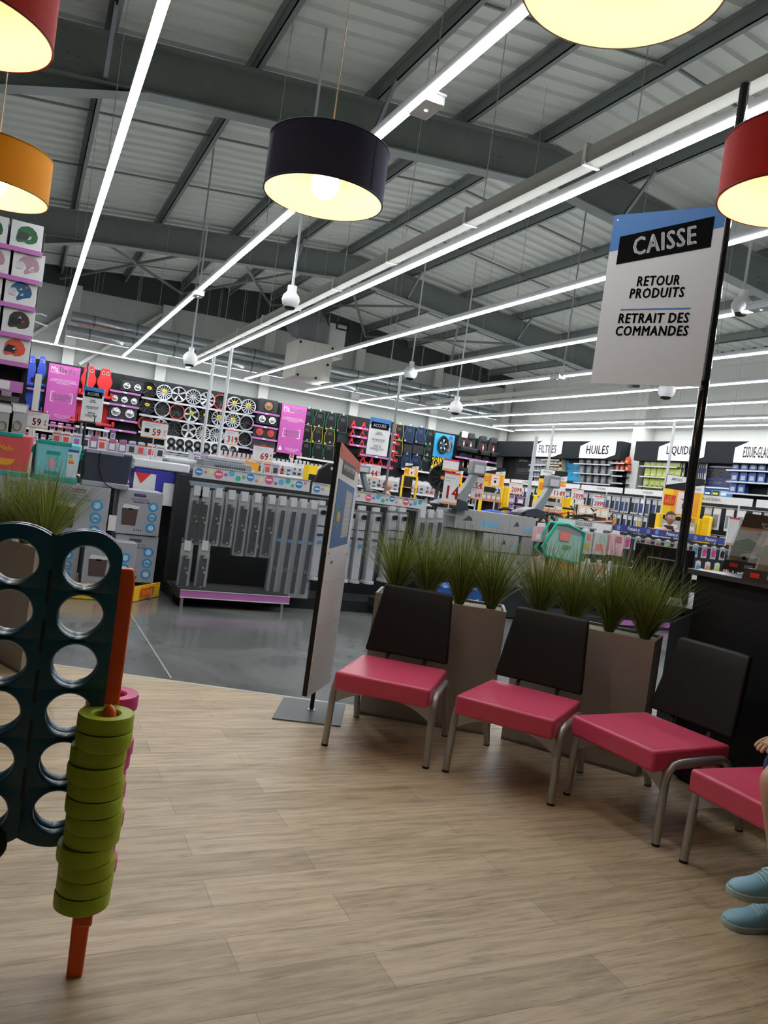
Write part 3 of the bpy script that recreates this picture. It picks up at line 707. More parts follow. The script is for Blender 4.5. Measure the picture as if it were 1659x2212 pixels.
gm, fm = ring_mesh(GREEN, 0), ring_mesh(FUCH, 1)
rnd = random.Random(5)
def stack(me, px, py, nm, lab, group, n=12):
    for k in range(n):
        z = .262+k*.0445
        dx, dy = rnd.uniform(-.007, .007), rnd.uniform(-.007, .007)
        if k == n-1: dx, dy = .004, .004
        where = 'topmost' if k == n-1 else ('lowest' if k == 0 else ORD[k]+' counted from the bottom')
        place(me, 'game_ring', lab+', '+where+' of its stack', 'game ring', (px+dx, py+dy, z), k*.7, group)
q = PIV-ex*.010
stack(gm, q.x-ax.x*.092, q.y-ax.y*.092, 'ring', 'lime green game ring on the peg', 'lime green rings on the front peg', 12)
q = q+ex*.018
stack(fm, q.x+ax.x*.092, q.y+ax.y*.092, 'ring', 'fuchsia game ring on the rear peg', 'fuchsia rings on the rear peg', 12)
# dark toy wheel peeping in at the lower left
p_ = deep(-26, 1824, 2.0)
t = thing('trolley_wheel', 'black rubber toy wheel peeping in under the game board', 'wheel', (p_.x, p_.y, 0))
b = MB(); r_ = p_.z+.0; b.tube([(p_.x, p_.y-.02, p_.z), (p_.x, p_.y+.02, p_.z)], .045, BLACK, 24); b.build('tyre', t, world=True, bevel=.008)
b = MB(); b.bar((p_.x-.2, p_.y, p_.z), (p_.x-.2, p_.y, .0), .03, .03, BLACK); b.bar((p_.x-.2, p_.y, p_.z), (p_.x, p_.y, p_.z), .02, .02, BLACK); b.build('fork', t, world=True)

# ------------------------------------------------------------------ black counter, desk, monitor
CTR = mat('counter_black', (.011, .011, .013), .5, spec=.3)
CTT = mat('counter_top', (.045, .045, .048), .35)
t = thing('reception_counter', 'tall black reception counter with dark grey top behind the chairs', 'counter', (4.3, 1, 0))
b = MB(); b.box(3.78, 4.75, -3, 3.42, .02, 1.25, CTR); b.build('body', t, world=True, bevel=.004)
b = MB(); b.box(3.74, 4.85, -3.05, 3.46, 1.25, 1.282, CTT); b.build('top', t, world=True, bevel=.003)
b = MB(); b.box(3.82, 4.7, -2.95, 3.38, .004, .02, CHAR); b.build('plinth', t, world=True)
t = thing('side_desk', 'low black desk shelf carrying the monitor and the sign pole', 'desk', (4.1, 3.9, 0))
b = MB(); b.box(3.86, 4.9, 3.47, 4.35, DESKZ-.035, DESKZ, CTR); b.build('desk_top', t, world=True, bevel=.003)
b = MB(); b.box(4.55, 4.85, 3.50, 4.30, .004, DESKZ-.035, CTR); b.build('pedestal', t, world=True)
m0, m1 = deep(1372, 1178, 5.25), deep(1502, 1182, 5.02); ml, mr = deep(1355, 1300, 5.22), deep(1480, 1330, 5.0)
MON = mat('monitor_black', (.006, .006, .007), .35)
mc = (m0+m1)/2; mv = Vector((m1.x-m0.x, m1.y-m0.y, 0)); mW = mv.length; Mm = frame(Vector((m0.x, m0.y, mc.z-.44)), mv, (0, 0, 1))
t = thing('monitor', 'back of a black computer monitor on the desk', 'monitor', (mc.x, mc.y, DESKZ))
b = MB(); b.prism([(0, 0), (mW, 0), (mW, .44), (0, .44)], -.03, .0, MON, Mm); b.build('screen_housing', t, world=True, bevel=.006)
b = MB(); b.prism([(.08, .06), (mW-.08, .06), (mW-.1, .36), (.1, .36)], .0, .03, MON, Mm); b.build('rear_cover', t, world=True, bevel=.01)
b = MB(); b.prism([(mW/2-.04, -.0), (mW/2+.04, 0), (mW/2+.04, .2), (mW/2-.04, .2)], .032, .05, BLACK, Mm); b.build('stand_neck', t, world=True)
c_ = Mm @ Vector((mW/2, 0, .04)); b = MB(); b.box(c_.x-.11, c_.x+.11, c_.y-.09, c_.y+.09, DESKZ+.001, DESKZ+.014, BLACK); b.bar((c_.x, c_.y, DESKZ+.01), (c_.x, c_.y, mc.z-.3), .06, .02, BLACK); b.build('stand_foot', t, world=True)
text('hp', .05, LGREY, t, Mm @ T(mW*.40, .22, .031), sx=1, shear=.3, name='maker_mark')
# flask tin items beside the monitor
p_ = deep(1350, 1215, 5.6)
t = thing('desk_fan', 'brown cup with gold round lids beside the monitor', 'cup', (p_.x, p_.y, DESKZ)); t.name = 'paper_cup'
# ------------------------------------------------------------------ display boxes on the counter
CRAFT = mat('box_brown', (.060, .030, .016), .5)
def rally_box(corner_px, corner_px2, zt_, lab, k):
    a = onz(*corner_px, 1.283); d_ = Vector((.55, -.83, 0)).normalized() if k == 0 else Vector((.2, -.98, 0)).normalized()
    M_ = frame(a, d_, (0, 0, 1)); Wb, Hb = .42, .40
    t = thing('toy_display_box', lab, 'box', (a.x, a.y, 1.283))
    b = MB(); b.prism([(0, 0), (Wb, 0), (Wb+.05, Hb), (.09, Hb)], -.02, 0, mat('box_cream', (.50, .46, .38), .5), M_); b.build('backing_card', t, world=True)
    b = MB(); b.prism([(.072, Hb*.76), (Wb+.04, Hb*.76), (Wb+.05, Hb), (.09, Hb)], .0005, .003, CRAFT, M_)
    b.prism([(.0705, Hb*.745), (Wb+.038, Hb*.745), (Wb+.04, Hb*.76), (.072, Hb*.76)], .0005, .003, ORANGE, M_); b.build('header_card', t, world=True)
    b = MB(); b.prism([(.05, Hb*.50), (.13, Hb*.58), (.22, Hb*.46), (.34, Hb*.52), (Wb+.02, Hb*.44), (Wb+.015, Hb*.36), (.035, Hb*.36)], .0005, .002, mat('print_hill', (.10, .20, .09), .6), M_)
    b.prism([(.02, 0), (.035, Hb*.36), (Wb+.015, Hb*.30), (Wb, 0)], .0005, .0022, mat('print_earth', (.22, .15, .09), .6), M_)
    b.prism([(.18, Hb*.30), (.20, Hb*.37), (.25, Hb*.42), (.33, Hb*.41), (.38, Hb*.34), (.36, Hb*.30)], .0024, .004, mat('print_car_red', (.45, .06, .03), .5), M_)
    b.prism([(.09, Hb*.24), (.11, Hb*.30), (.16, Hb*.33), (.21, Hb*.31), (.22, Hb*.24)], .0024, .004, LGREY, M_)
    for x, y in ((.21, .30), (.35, .30), (.12, .24), (.20, .24)): b.disc((x, Hb*y), .014, INK, 12, .005, M_)
    b.build('picture', t, world=True)
    text('LE GRAND', .034, ORANGE, t, M_ @ T(.24, Hb*.915, .0035), sx=.9, bold=.02); text('DU RALLYE', .026, WHITE, t, M_ @ T(.26, Hb*.845, .0035), sx=.9); text('AutoPlus', .026, mat('cream_text', (.8, .7, .5)), t, M_ @ T(.25, Hb*.79, .0035), sx=.9)
    text('44 Tour du', .030, mat('text_plum', (.16, .05, .16)), t, M_ @ T(.24, Hb*.66, .0035), shear=.3); text('24-25-26', .022, mat('text_moss', (.07, .1, .06)), t, M_ @ T(.24, Hb*.55, .0035), shear=.3)
    b = MB(); b.prism([(0, 0), (Wb, 0), (Wb-.02, .07), (.02, .07)], .02, .10, mat('tray_dark', (.05, .04, .035), .3), M_)
    for j, mm in enumerate((RED, GREY, RED, mat('print_ochre', (.4, .22, .05)))): b.prism([(.05+j*.09, .025), (.10+j*.09, .025), (.10+j*.09, .050), (.05+j*.09, .050)], .101, .104, mm, M_)
    b.build('tray', t, world=True)
    b = MB(); b.prism([(0, .10), (Wb, .10), (Wb+.03, .30), (.06, .28)], .060, .061, mat('clear_wrap', (.8, .82, .85), .06, alpha=.16), M_); b.build('plastic_wrap', t, world=True)
rally_box((1562, 1228), None, 0, 'cream toy rally display box wrapped in plastic on the black counter', 0)
rally_box((1620, 1255), None, 0, 'second wrapped rally display box at the frame edge on the counter', 1)
# ------------------------------------------------------------------ the cup with two gold lids
b = MB(); cz = DESKZ; b.lathe([(0, 0), (.035, 0), (.045, .16), (.047, .165), (.0, .165)], mat('cup_brown', (.13, .085, .06), .5), 20, T(p_.x-t.location.x, p_.y-t.location.y, 0))
cup = [o for o in COL.objects if o.name == 'paper_cup'][0]
b.build('cup_body', cup)
b = MB(); GOLD = mat('gold_lid', (.75, .55, .18), .25, .9)
for dx, dz in ((-.05, .14), (.0, .08)): b.cyl((dx, -.06, dz), (dx+.006, -.07, dz+.002), .042, GOLD, 20)
b.build('gold_lid', cup)
cup.location = (4.02, 4.22, DESKZ+.001)
# ================================================================== PEOPLE
SKIN = mat('skin', (.48, .25, .16), .5); SKIN2 = mat('skin_light', (.55, .31, .21), .5)
def skin_body(name, joints, bones, m, parent=None, levels=2, root=0):
    me = bpy.data.meshes.new(name); me.from_pydata([j[0] for j in joints], bones, []); o = bpy.data.objects.new(name, me); COL.objects.link(o)
    me.skin_vertices or me.attributes
    bm = bmesh.new(); bm.from_mesh(me); L = bm.verts.layers.skin.verify()
    for v, j in zip(bm.verts, joints):
        r = j[1]; v[L].radius = (r, r) if not isinstance(r, tuple) else r
    bm.verts.ensure_lookup_table(); bm.verts[root][L].use_root = True
    bm.to_mesh(me); bm.free()
    s = o.modifiers.new('skin', 'SKIN'); s.use_smooth_shade = True
    o.modifiers.new('sub', 'SUBSURF').levels = levels; o.modifiers[-1].render_levels = levels
    dg = bpy.context.evaluated_depsgraph_get(); dg.update()
    m2 = bpy.data.meshes.new_from_object(o.evaluated_get(dg)); bpy.data.objects.remove(o)
    m2.materials.clear(); m2.materials.append(m); m2.polygons.foreach_set('use_smooth', [True]*len(m2.polygons))
    o = bpy.data.objects.new(name, m2); COL.objects.link(o)
    if parent is not None: o.parent = parent
    return o
def head_mesh(b, M_, m, r=.075):
    n, k = 24, 18; vs = []; fs = []
    for i in range(k+1):
        th = pi*i/k; z = cos(th)*1.42; w_ = sin(th)
        for j in range(n):
            a = 2*pi*j/n; x = w_*cos(a); y = w_*sin(a)*1.18
            if z < -.2: y = y*(1-.18*(-z-.2)); x = x*(1-.28*(-z-.2))
            if y < -.6 and abs(x) < .28:                      # nose, brow, mouth on the -y side
                if -.45 < z < .15: y -= .30*(1-abs(x)/.28)*(1-abs(z+.28)/.45 if z > -.45 else 0)
                if .15 < z < .35: y -= .06
            if y < -.5 and .02 < z < .25 and .18 < abs(x) < .55: y += .08
            if y < -.55 and -.9 < z < -.62 and abs(x) < .35: y -= .07
            vs.append((x*r, y*r, z*r))
    for i in range(k):
        for j in range(n): fs.append((i*n+j, i*n+(j+1) % n, (i+1)*n+(j+1) % n, (i+1)*n+j))
    b.add(vs, fs, m, True, M_)
    for s in (-1, 1): b.lathe([(.0, 0), (.018, .002), (.026, .008), (.02, .014), (0, .016)], m, 12, M_ @ T(s*r*.96, 0, 0) @ Matrix.Rotation(s*pi/2, 4, 'Y') @ Matrix.Diagonal((1.1, .7, 1, 1)))
def face_parts(p, M_, r=.075, hair=None, brow=INK):
    for s in (-1, 1):
        b = MB(); b.lathe([(.0, .010), (.008, .007), (.011, 0), (.008, -.007), (0, -.01)], mat('eye_white', (.7, .68, .65), .3), 10, M_ @ T(s*r*.40, -r*1.0, r*.13)); 
        b.lathe([(.0, .006), (.005, 0), (0, -.006)], INK, 8, M_ @ T(s*r*.40, -r*1.12, r*.13)); b.build('eye', p)
    b = MB(); b.cbox((0, -r*1.17, -r*.78), (.042, .01, .008), mat('lips', (.42, .14, .11), .5), M_); b.build('mouth', p)
    b = MB()
    for s in (-1, 1): b.cbox((s*r*.42, -r*1.14, r*.36), (.032, .01, .007), brow, M_)
    b.build('eyebrow', p)
    if hair:
        n, k = 24, 9; vs = []; fs = []
        for i in range(k+1):
            th = pi*.50*i/k; z = cos(th)*1.50
            for j in range(n):
                a = 2*pi*j/n; q = 1.05; y = sin(a)*1.24*sin(th)*q; lo = 1.0
                zz = z if y < -.3 else z - (.55 if i == k else 0)*min(1, (y+.3))
                if y < -.3 and i > k*.62: zz = cos(pi*.5*.62)*1.5
                vs.append((cos(a)*sin(th)*q*r*1.0, y*r*(1 if y > -.3 or i <= k*.62 else .9), zz*r))
        for i in range(k):
            for j in range(n): fs.append((i*n+j, i*n+(j+1) % n, (i+1)*n+(j+1) % n, (i+1)*n+j))
        b = MB(); b.add(vs, fs, hair, True, M_); b.build('hair', p)
def hand_joints(base, d, up, s=1., curl=.3):
    # chains of a hand: returns joints, bones starting from the wrist index 0
    base = Vector(base); d = Vector(d).normalized(); sd = d.cross(Vector(up)).normalized(); n = sd.cross(d).normalized()
    J = [(tuple(base), .026*s), (tuple(base+d*.045*s), (.036*s))]; B = [(0, 1)]
    for k, (o_, L_) in enumerate(((-.030, .068), (-.010, .078), (.010, .073), (.030, .058))):
        p0 = base+d*.088*s+sd*o_*s; i0 = len(J); J.append((tuple(p0), .0105*s)); B.append((1, i0))
        dd = d
        for j, f in enumerate((.45, .32, .23)):
            dd = (dd - n*curl*(.6+.3*j)).normalized(); p0 = p0+dd*L_*f*s; J.append((tuple(p0), (.0095, .0088, .0075)[j]*s)); B.append((len(J)-2, len(J)-1))
    p0 = base+d*.03*s-sd*.03*s; i0 = len(J); J.append((tuple(p0), .013*s)); B.append((1, i0))
    for f in (.034, .028): p0 = p0+(d*.7-sd*.6-n*.35).normalized()*f*s; J.append((tuple(p0), .0105*s)); B.append((len(J)-2, len(J)-1))
    return J, B

# ---- the person on the last chair, in shorts and pale blue sneakers (only shins and shoes are in the picture)
hip = Vector((3.16, 2.12, .55)); t = thing('person', 'seated person with bare legs and light blue lace-up sneakers, ankles crossed', 'person', (3.1, 2.1, 0))
def LP(v): return tuple(Vector(v)-t.location)
kneeR, kneeL = deep(1666, 1676, 2.97), deep(1745, 1745, 2.90)
ankU = deep(1684, 1880, 2.93)                          # upper crossed ankle
toeL = onz(1563, 2000); ankL = Vector((toeL.x+.20, toeL.y-.06, .11))
J = [((3.28, 2.05, .57), .13), ((3.36, 2.05, .78), .125), ((3.42, 2.05, 1.0), .13), ((3.43, 2.05, 1.12), .055), ((3.42, 2.05, 1.18), .05),
     ((3.24, 2.14, .545), .095), (tuple(kneeR+Vector((.02, 0, -.01))), .062), (tuple(kneeR*.62+ankU*.38+Vector((.02, .0, 0))), .060), (tuple(kneeR*.2+ankU*.8), .038), (tuple(ankU), .034),
     ((3.24, 1.96, .545), .095), (tuple(kneeL), .062), (tuple(kneeL*.62+ankL*.38), .054), (tuple(ankL), .034),
     ((3.43, 2.24, 1.04), .055), ((3.30, 2.31, .80), .042), ((3.10, 2.22, .66), .032),
     ((3.43, 1.86, 1.04), .055), ((3.30, 1.79, .80), .042), ((3.10, 1.90, .66), .032)]
B = [(0, 1), (1, 2), (2, 3), (3, 4), (0, 5), (5, 6), (6, 7), (7, 8), (8, 9), (0, 10), (10, 11), (11, 12), (12, 13), (2, 14), (14, 15), (15, 16), (2, 17), (17, 18), (18, 19)]
for w_, up in ((16, (0, 0, 1)), (19, (0, 0, 1))):
    hj, hb = hand_joints(J[w_][0], (-.9, -.1 if w_ == 16 else .1, -.1), up); o0 = len(J); J += hj[1:]; 
    for a, b_ in hb: B.append((w_ if a == 0 else o0+a-1, w_ if b_ == 0 else o0+b_-1))
J = [(LP(p), r) for p, r in J]
body = skin_body('body', J, B, SKIN2, t)
b = MB(); Mh = Matrix.Translation(LP((3.405, 2.05, 1.275))) @ Matrix.Rotation(-pi/2, 4, 'Z'); head_mesh(b, Mh, SKIN2, .080); b.build('head', t)
face_parts(t, Mh, r=.080, hair=mat('brown_hair', (.06, .035, .02), .6))
skin_body('shorts', [(LP((3.27, 2.05, .57)), .145), (LP((3.30, 2.05, .70)), .135), (LP((3.23, 2.14, .55)), .108), (LP((2.98, 2.16, .545)), .095), (LP((3.23, 1.96, .55)), .108), (LP((2.98, 1.98, .545)), .095)], [(0, 1), (0, 2), (2, 3), (0, 4), (4, 5)], mat('denim', (.05, .08, .16), .8), t)
skin_body('shirt', [(LP((3.28, 2.05, .60)), .158), (LP((3.32, 2.05, .72)), .150), (LP((3.37, 2.05, .85)), .145), (LP((3.42, 2.05, 1.0)), .15), (LP((3.43, 2.24, 1.03)), .07), (LP((3.37, 2.28, .93)), .058), (LP((3.43, 1.86, 1.03)), .07), (LP((3.37, 1.82, .93)), .058)], [(0, 1), (1, 2), (2, 3), (3, 4), (4, 5), (3, 6), (6, 7)], mat('white_cotton', (.6, .6, .58), .8), t)
SHOE = mat('pale_blue_leather', (.26, .52, .66), .45); SOLE = mat('shoe_sole', (.46, .56, .56), .6); LACE = mat('shoe_lace', (.50, .76, .88), .7)
def sneaker(ank, toe, pitch_dir, lab):
    ank = Vector(ank); toe = Vector(toe); d_ = (toe-ank); d_.z = 0; d_.normalize()
    L_ = .265
    n = 12; prof = []          # stations heel -> toe: f, half width, height, sole drop
    st = [(0, .026, .075), (.06, .036, .092), (.16, .039, .100), (.30, .040, .096), (.42, .043, .078), (.55, .048, .062), (.70, .052, .052), (.84, .049, .046), (.94, .036, .038), (1.0, .016, .026)]
    side = Vector((-d_.y, d_.x, 0))
    pit = pitch_dir
    dd = (d_*cos(pit)+Vector((0, 0, sin(pit)))).normalized(); up = side.cross(dd) * (1 if side.cross(dd).z > 0 else -1)
    heel = ank - dd*.055 - up*.10
    M_ = Matrix((dd, side if dd.cross(side).dot(up) > 0 else -side, up)).transposed().to_4x4(); M_.translation = heel
    M_ = Matrix.Translation(-t.location) @ M_
    vs = []; K = 14
    st = [(a_, b_*1.04, c_*1.18) for a_, b_, c_ in st]
    for f, hw, ht in st:
        for k in range(K):
            a = pi*k/(K-1); vs.append((f*L_, -hw*cos(a)*(1 if 0 < k < K-1 else 1.0), .018 + (ht-.018)*max(0, sin(a))**.8))
    fs = [(i*K+k, i*K+k+1, (i+1)*K+k+1, (i+1)*K+k) for i in range(len(st)-1) for k in range(K-1)] + [tuple(range(K))[::-1], tuple((len(st)-1)*K+k for k in range(K))]
    fs += [tuple([i*K, (i+1)*K, (i+1)*K+K-1, i*K+K-1]) for i in range(len(st)-1)]
    b = MB(); b.add(vs, fs, SHOE, True, M_); sh = b.build('sneaker', t); sh['label'] = lab
    b = MB(); pts = [(f*L_, -(hw+.004)) for f, hw, ht in st]+[(L_+.004, 0)]+[(f*L_, hw+.004) for f, hw, ht in st][::-1]; b.prism(pts, -.004, .022, SOLE, M_); b.build('sole', sh, bevel=.004)
    b = MB()
    for k in range(6):
        f_ = .27+.055*k; x = f_*L_; ii = max(i for i in range(len(st)) if st[i][0] <= f_); g_ = (f_-st[ii][0])/(st[ii+1][0]-st[ii][0]); zt = st[ii][2]*(1-g_)+st[ii+1][2]*g_; b.tube([(x, -.033, .018+(zt-.018)*.70+.003), (x+.003, -.014, zt), (x+.006, .014, zt), (x, .033, .018+(zt-.018)*.70+.003)], .0034, LACE, 6, M_)
    for s in (-1, 1): b.tube([(.07, s*.002, .105), (.075, s*.02, .125), (.06, s*.035, .120), (.065, s*.03, .10), (.07, s*.004, .103)], .003, LACE, 6, M_); b.tube([(.07, 0, .104), (.09, s*.02, .10), (.105, s*.035, .085)], .0028, LACE, 6, M_)
    b.build('laces', sh)
    b = MB(); b.prism([(.035, .085), (.075, .088), (.085, .135), (.06, .140), (.04, .12)], -.018, .018, SHOE, M_ @ frame((0, 0, 0), (1, 0, 0), (0, 0, 1))); b.build('tongue', sh, bevel=.006)
tu = ankU+Vector((-.2, .03, 0))
sneaker(ankU, tu, .06, 'upper crossed light blue sneaker')
sneaker((ankL.x, ankL.y, .105), Vector((toeL.x, toeL.y, 0)), 0, 'light blue sneaker standing on the floor')
o = MB().box(-.10, .10, -.07, .07, 0, .006, mat('kraft_paper', (.55, .40, .22), .7)).build('booklet'); o.location = Vector((3.0, 2.10, .668)); tag(o, 'tan paper booklet held over the knee of the seated person', 'booklet')

# ---- two customers standing far off
def standing(base, face_ang, hgt, lab, shirt, hair, pants, pose, skin, stripes=False):
    t = thing('person', lab, 'person', base, face_ang); s = hgt/1.75     # local: looks to -y
    armL = pose
    J = [((0, 0, .98), .125), ((0, -.01, 1.18), .125), ((0, 0, 1.38), .135), ((0, .01, 1.49), .058), ((0, .0, 1.56), .052),
         ((.09, 0, .90), .088), ((.10, -.01, .50), .058), ((.10, .0, .09), .038), ((.10, -.12, .04), .036), ((-.09, 0, .90), .088), ((-.10, -.01, .50), .058), ((-.10, 0, .09), .038), ((-.10, -.12, .04), .036)]
    B = [(0, 1), (1, 2), (2, 3), (3, 4), (0, 5), (5, 6), (6, 7), (7, 8), (0, 9), (9, 10), (10, 11), (11, 12)]
    sl = []
    for sx, (el, wr) in zip((1, -1), pose):
        i0 = len(J); J += [((sx*.19, .01, 1.42), .058), (el, .042), (wr, .030)]; B += [(2, i0), (i0, i0+1), (i0+1, i0+2)]; sl.append(((sx*.19, .01, 1.42), el))
        hj, hb = hand_joints(wr, Vector(wr)-Vector(el), (0, 0, 1)); o0 = len(J); J += hj[1:]
        for a, b_ in hb: B.append((i0+2 if a == 0 else o0+a-1, i0+2 if b_ == 0 else o0+b_-1))
    J = [(tuple(Vector(p)*s), r*s) for p, r in J]
    skin_body('body', J, B, skin, t)
    r = .078*s; Mh = T(0, -.015, 1.655*s); b = MB(); head_mesh(b, Mh, skin, r); b.build('head', t); face_parts(t, Mh, r, hair)
    SJ = [((0, 0, .92), .142), ((0, -.01, 1.15), .145), ((0, 0, 1.37), .155)]
    SB = [(0, 1), (1, 2)]
    for (sh, el) in sl:
        i0 = len(SJ); e2 = Vector(sh)*.3+Vector(el)*.7; SJ += [(sh, .078), (tuple(e2), .060)]; SB += [(2, i0), (i0, i0+1)]
    skin_body('shirt', [(tuple(Vector(p)*s), q*s) for p, q in SJ], SB, shirt, t)
    skin_body('trousers', [(tuple(Vector(p)*s), q*s) for p, q in (((0, 0, .93), .14), ((.095, 0, .85), .10), ((.1, 0, .5), .078), ((.1, 0, .10), .062), ((-.095, 0, .85), .10), ((-.1, 0, .5), .078), ((-.1, 0, .10), .062))], [(0, 1), (1, 2), (2, 3), (0, 4), (4, 5), (5, 6)], pants, t)
    if stripes:
        b = MB(); b.lathe([(.060*s, 1.47*s), (.085*s, 1.475*s), (.075*s, 1.53*s), (.058*s, 1.53*s)], BLACK, 20, T(0, .0, 0), close=True); b.box(-.022*s, .022*s, -.158*s, -.14*s, 1.26*s, 1.47*s, BLACK); b.build('collar', t)
    return t
m_ = mat('striped_polo', (.42, .42, .42), .8); nt = m_.node_tree; g = nt.nodes.new('ShaderNodeTexCoord'); sp = nt.nodes.new('ShaderNodeSeparateXYZ'); cr = nt.nodes.new('ShaderNodeValToRGB')
nt.links.new(g.outputs['Object'], sp.inputs[0]); mr_ = nt.nodes.new('ShaderNodeMapRange'); mr_.inputs[1].default_value = .9; mr_.inputs[2].default_value = 1.6; nt.links.new(sp.outputs[2], mr_.inputs[0]); nt.links.new(mr_.outputs[0], cr.inputs[0])
cr.color_ramp.interpolation = 'CONSTANT'; E_ = cr.color_ramp.elements; E_[0].position = 0; E_[0].color = (.04, .02, .03, 1); E_[1].position = .56; E_[1].color = (.75, .75, .74, 1)
for p_, c_ in ((.60, (.30, .05, .06, 1)), (.63, (.72, .72, .72, 1)), (.66, (.36, .37, .38, 1))): q_ = E_.new(p_); q_.color = c_
nt.links.new(cr.outputs[0], nt.nodes['Principled BSDF'].inputs['Base Color'])
ph = deep(1447, 1119, 13.1)
standing((ph.x, ph.y, 0), radians(-14), (ph.z+.0)/1.655*1.75, 'customer in a grey striped polo shirt with black collar and short dark hair', m_, mat('dark_hair', (.015, .010, .008), .7), CHAR,
         (((.26, -.05, 1.16), (.22, -.22, .98)), ((-.26, -.05, 1.16), (-.22, -.22, .98))), SKIN, True)
ph = deep(838, 1050, 17.0)
standing((ph.x, ph.y, 0), radians(75), ph.z/1.655*1.75, 'shaven-headed customer in a black shirt reaching for a shelf', BLACK, None, CHAR,
         (((.28, -.26, 1.30), (.24, -.55, 1.32)), ((-.24, -.05, 1.14), (-.22, -.16, .95))), SKIN2)
# ================================================================== THE WHEEL WALL (faces the camera, Y = 25)
YB = 24.9; YF = YB-.04
def yp(cx, cy, ox, oy, sc, Y=YF): return ony(ox+cx/sc, oy+cy/sc, Y)
K3 = (300, 780, 4.1475)         # survey tile origins and scales
K1 = (0, 460, 4.1475); K4 = (640, 820, 3.606); K5 = (1050, 900, 2.724)
def q3(x, y, Y=YF): return yp(x, y, *K3, Y)
def q1(x, y, Y=YF): return yp(x, y, *K1, Y)
def q4(x, y, Y=YF): return yp(x, y, *K4, Y)
def q5(x, y, X=WX-.3): return onx(K5[0]+x/K5[2], K5[1]+y/K5[2], X)
TOPZ = 3.91
b = MB()
xs = [-8.8+1.25*i for i in range(21)]
PM = mat('perforated_black', (.022, .023, .025), .7, spec=.2)
t = thing('wall_display_panel', 'long black slatted display wall carrying wheels, speakers and car mats', 'display wall', (4, YB, 0))
for i, (a, c) in enumerate(zip(xs, xs[1:])):
    if c > 16.4: c = 16.4
    if a >= 16.3: break
    MB().box(a+.006, c-.006, YB, YB+.12, .02, TOPZ, PM).build('wall_bay', t, world=True)
MB().box(-8.8, 16.4, YB-.62, YB, .0, .16, CHAR).build('plinth', t, world=True)
def shelf(x0, x1, z, lab, m=PINK, dep=.42, Y=YB, group='shelves of the wheel wall'):
    t = thing('wall_shelf', lab, 'shelf', ((x0+x1)/2, Y-dep/2, z), 0, group); w_ = x1-x0
    MB().box(-w_/2, w_/2, -dep/2, dep/2, -.02, 0, CHAR).build('board', t)
    b = MB(); b.box(-w_/2, w_/2, -dep/2-.012, -dep/2, -.05, .012, m); b.build('price_rail', t)
    n = min(4, max(1, int(w_/.9)))
    for k in range(n): MB().box(-w_/2+(k+.5)*w_/n-.05, -w_/2+(k+.5)*w_/n+.05, -dep/2-.016, -dep/2-.012, -.04, .002, CARD).build('price_ticket', t)
    return t
# --- posters
def poster_pink(corner, w_, hh_, lab):
    t = thing('poster', lab, 'poster', corner, 0, 'magenta service posters')
    MB().box(0, w_, -.02, 0, 0, hh_, MAG).build('sheet', t)
    F = frame((0, -.021, 0), (1, 0, 0), (0, 0, 1)); WT = mat('poster_white', (.85, .82, .85), .5)
    text('Ma', .27*w_, WT, t, F @ T(w_*.19, hh_*.915), world=False, fit=(w_*.22, w_*.16)); text('Révision', .27*w_, WT, t, F @ T(w_*.62, hh_*.918), world=False, bold=.025, fit=(w_*.60, w_*.19))
    text('à prix Norauto', .085*w_, WT, t, F @ T(w_*.28, hh_*.855), world=False, sx=.9)
    text('LA GARANTIE CONSTRUCTEUR\nDE VOTRE VÉHICULE EST PRÉSERVÉE\nAVEC NORAUTO', .062*w_, WT, t, F @ T(w_*.5, hh_*.70), world=False, sx=.85)
    for s_, z_, f_ in (('MA GARANTIE', .465, .54), ('CONSTRUCTEUR', .425, .58), ('PRÉSERVÉE*', .385, .48)): text(s_, .115*w_, WT, t, F @ T(w_*.5, hh_*z_), world=False, bold=.02, fit=(w_*f_, w_*.065))
    b = MB(); x0, x1, z0, z1 = w_*.16, w_*.84, hh_*.335, hh_*.51; e = .02
    for s in (0, 1):
        xx = x0 if s == 0 else x1; b.box(xx-e/2, xx+e/2, -.024, -.021, z0, z1, WT); xi = xx+(.1 if s == 0 else -.1)*w_
        for z in (z0, z1): b.box(min(xx, xi), max(xx, xi), -.024, -.021, z-e/2, z+e/2, WT)
    b.build('bracket_frame', t)
    b = MB(); b.prism([(w_*.06, hh_*.05), (w_*.18, hh_*.05), (w_*.19, hh_*.10), (w_*.14, hh_*.105), (w_*.13, hh_*.15), (w_*.10, hh_*.145), (w_*.09, hh_*.105), (w_*.06, hh_*.09)], 0, .003, WT, F); b.build('thumb_mark', t)
    text('Entretien conforme au carnet\nPièces de qualité équivalente\nTravaux garantis', .05*w_, WT, t, F @ T(w_*.60, hh_*.085), world=False, sx=.85)
P = q1(380, 1845); R_ = q1(660, 1890); TT = q1(430, 1350)
poster_pink(Vector((P.x, YB-.35, P.z)), ony(159, 915.7, YB-.35).x-ony(91.6, 903.7, YB-.35).x, TT.z-P.z, 'magenta poster between the blue seats and the red bucket seats')
P = q3(1205, 812); TT = q3(1245, 380)
poster_pink(Vector((P.x, YB-.35, P.z)), ony(643.6, 981, YB-.35).x-ony(590.5, 975, YB-.35).x, TT.z-P.z, 'magenta poster between the subwoofer boxes and the car mats')
for x, y, x2 in ((395, 1880, 680),):
    a = q1(x, y, YB-.4); c = q1(x2, y+40, YB-.4); shelf(a.x, c.x, a.z-.02, 'purple edged shelf under the first magenta poster')
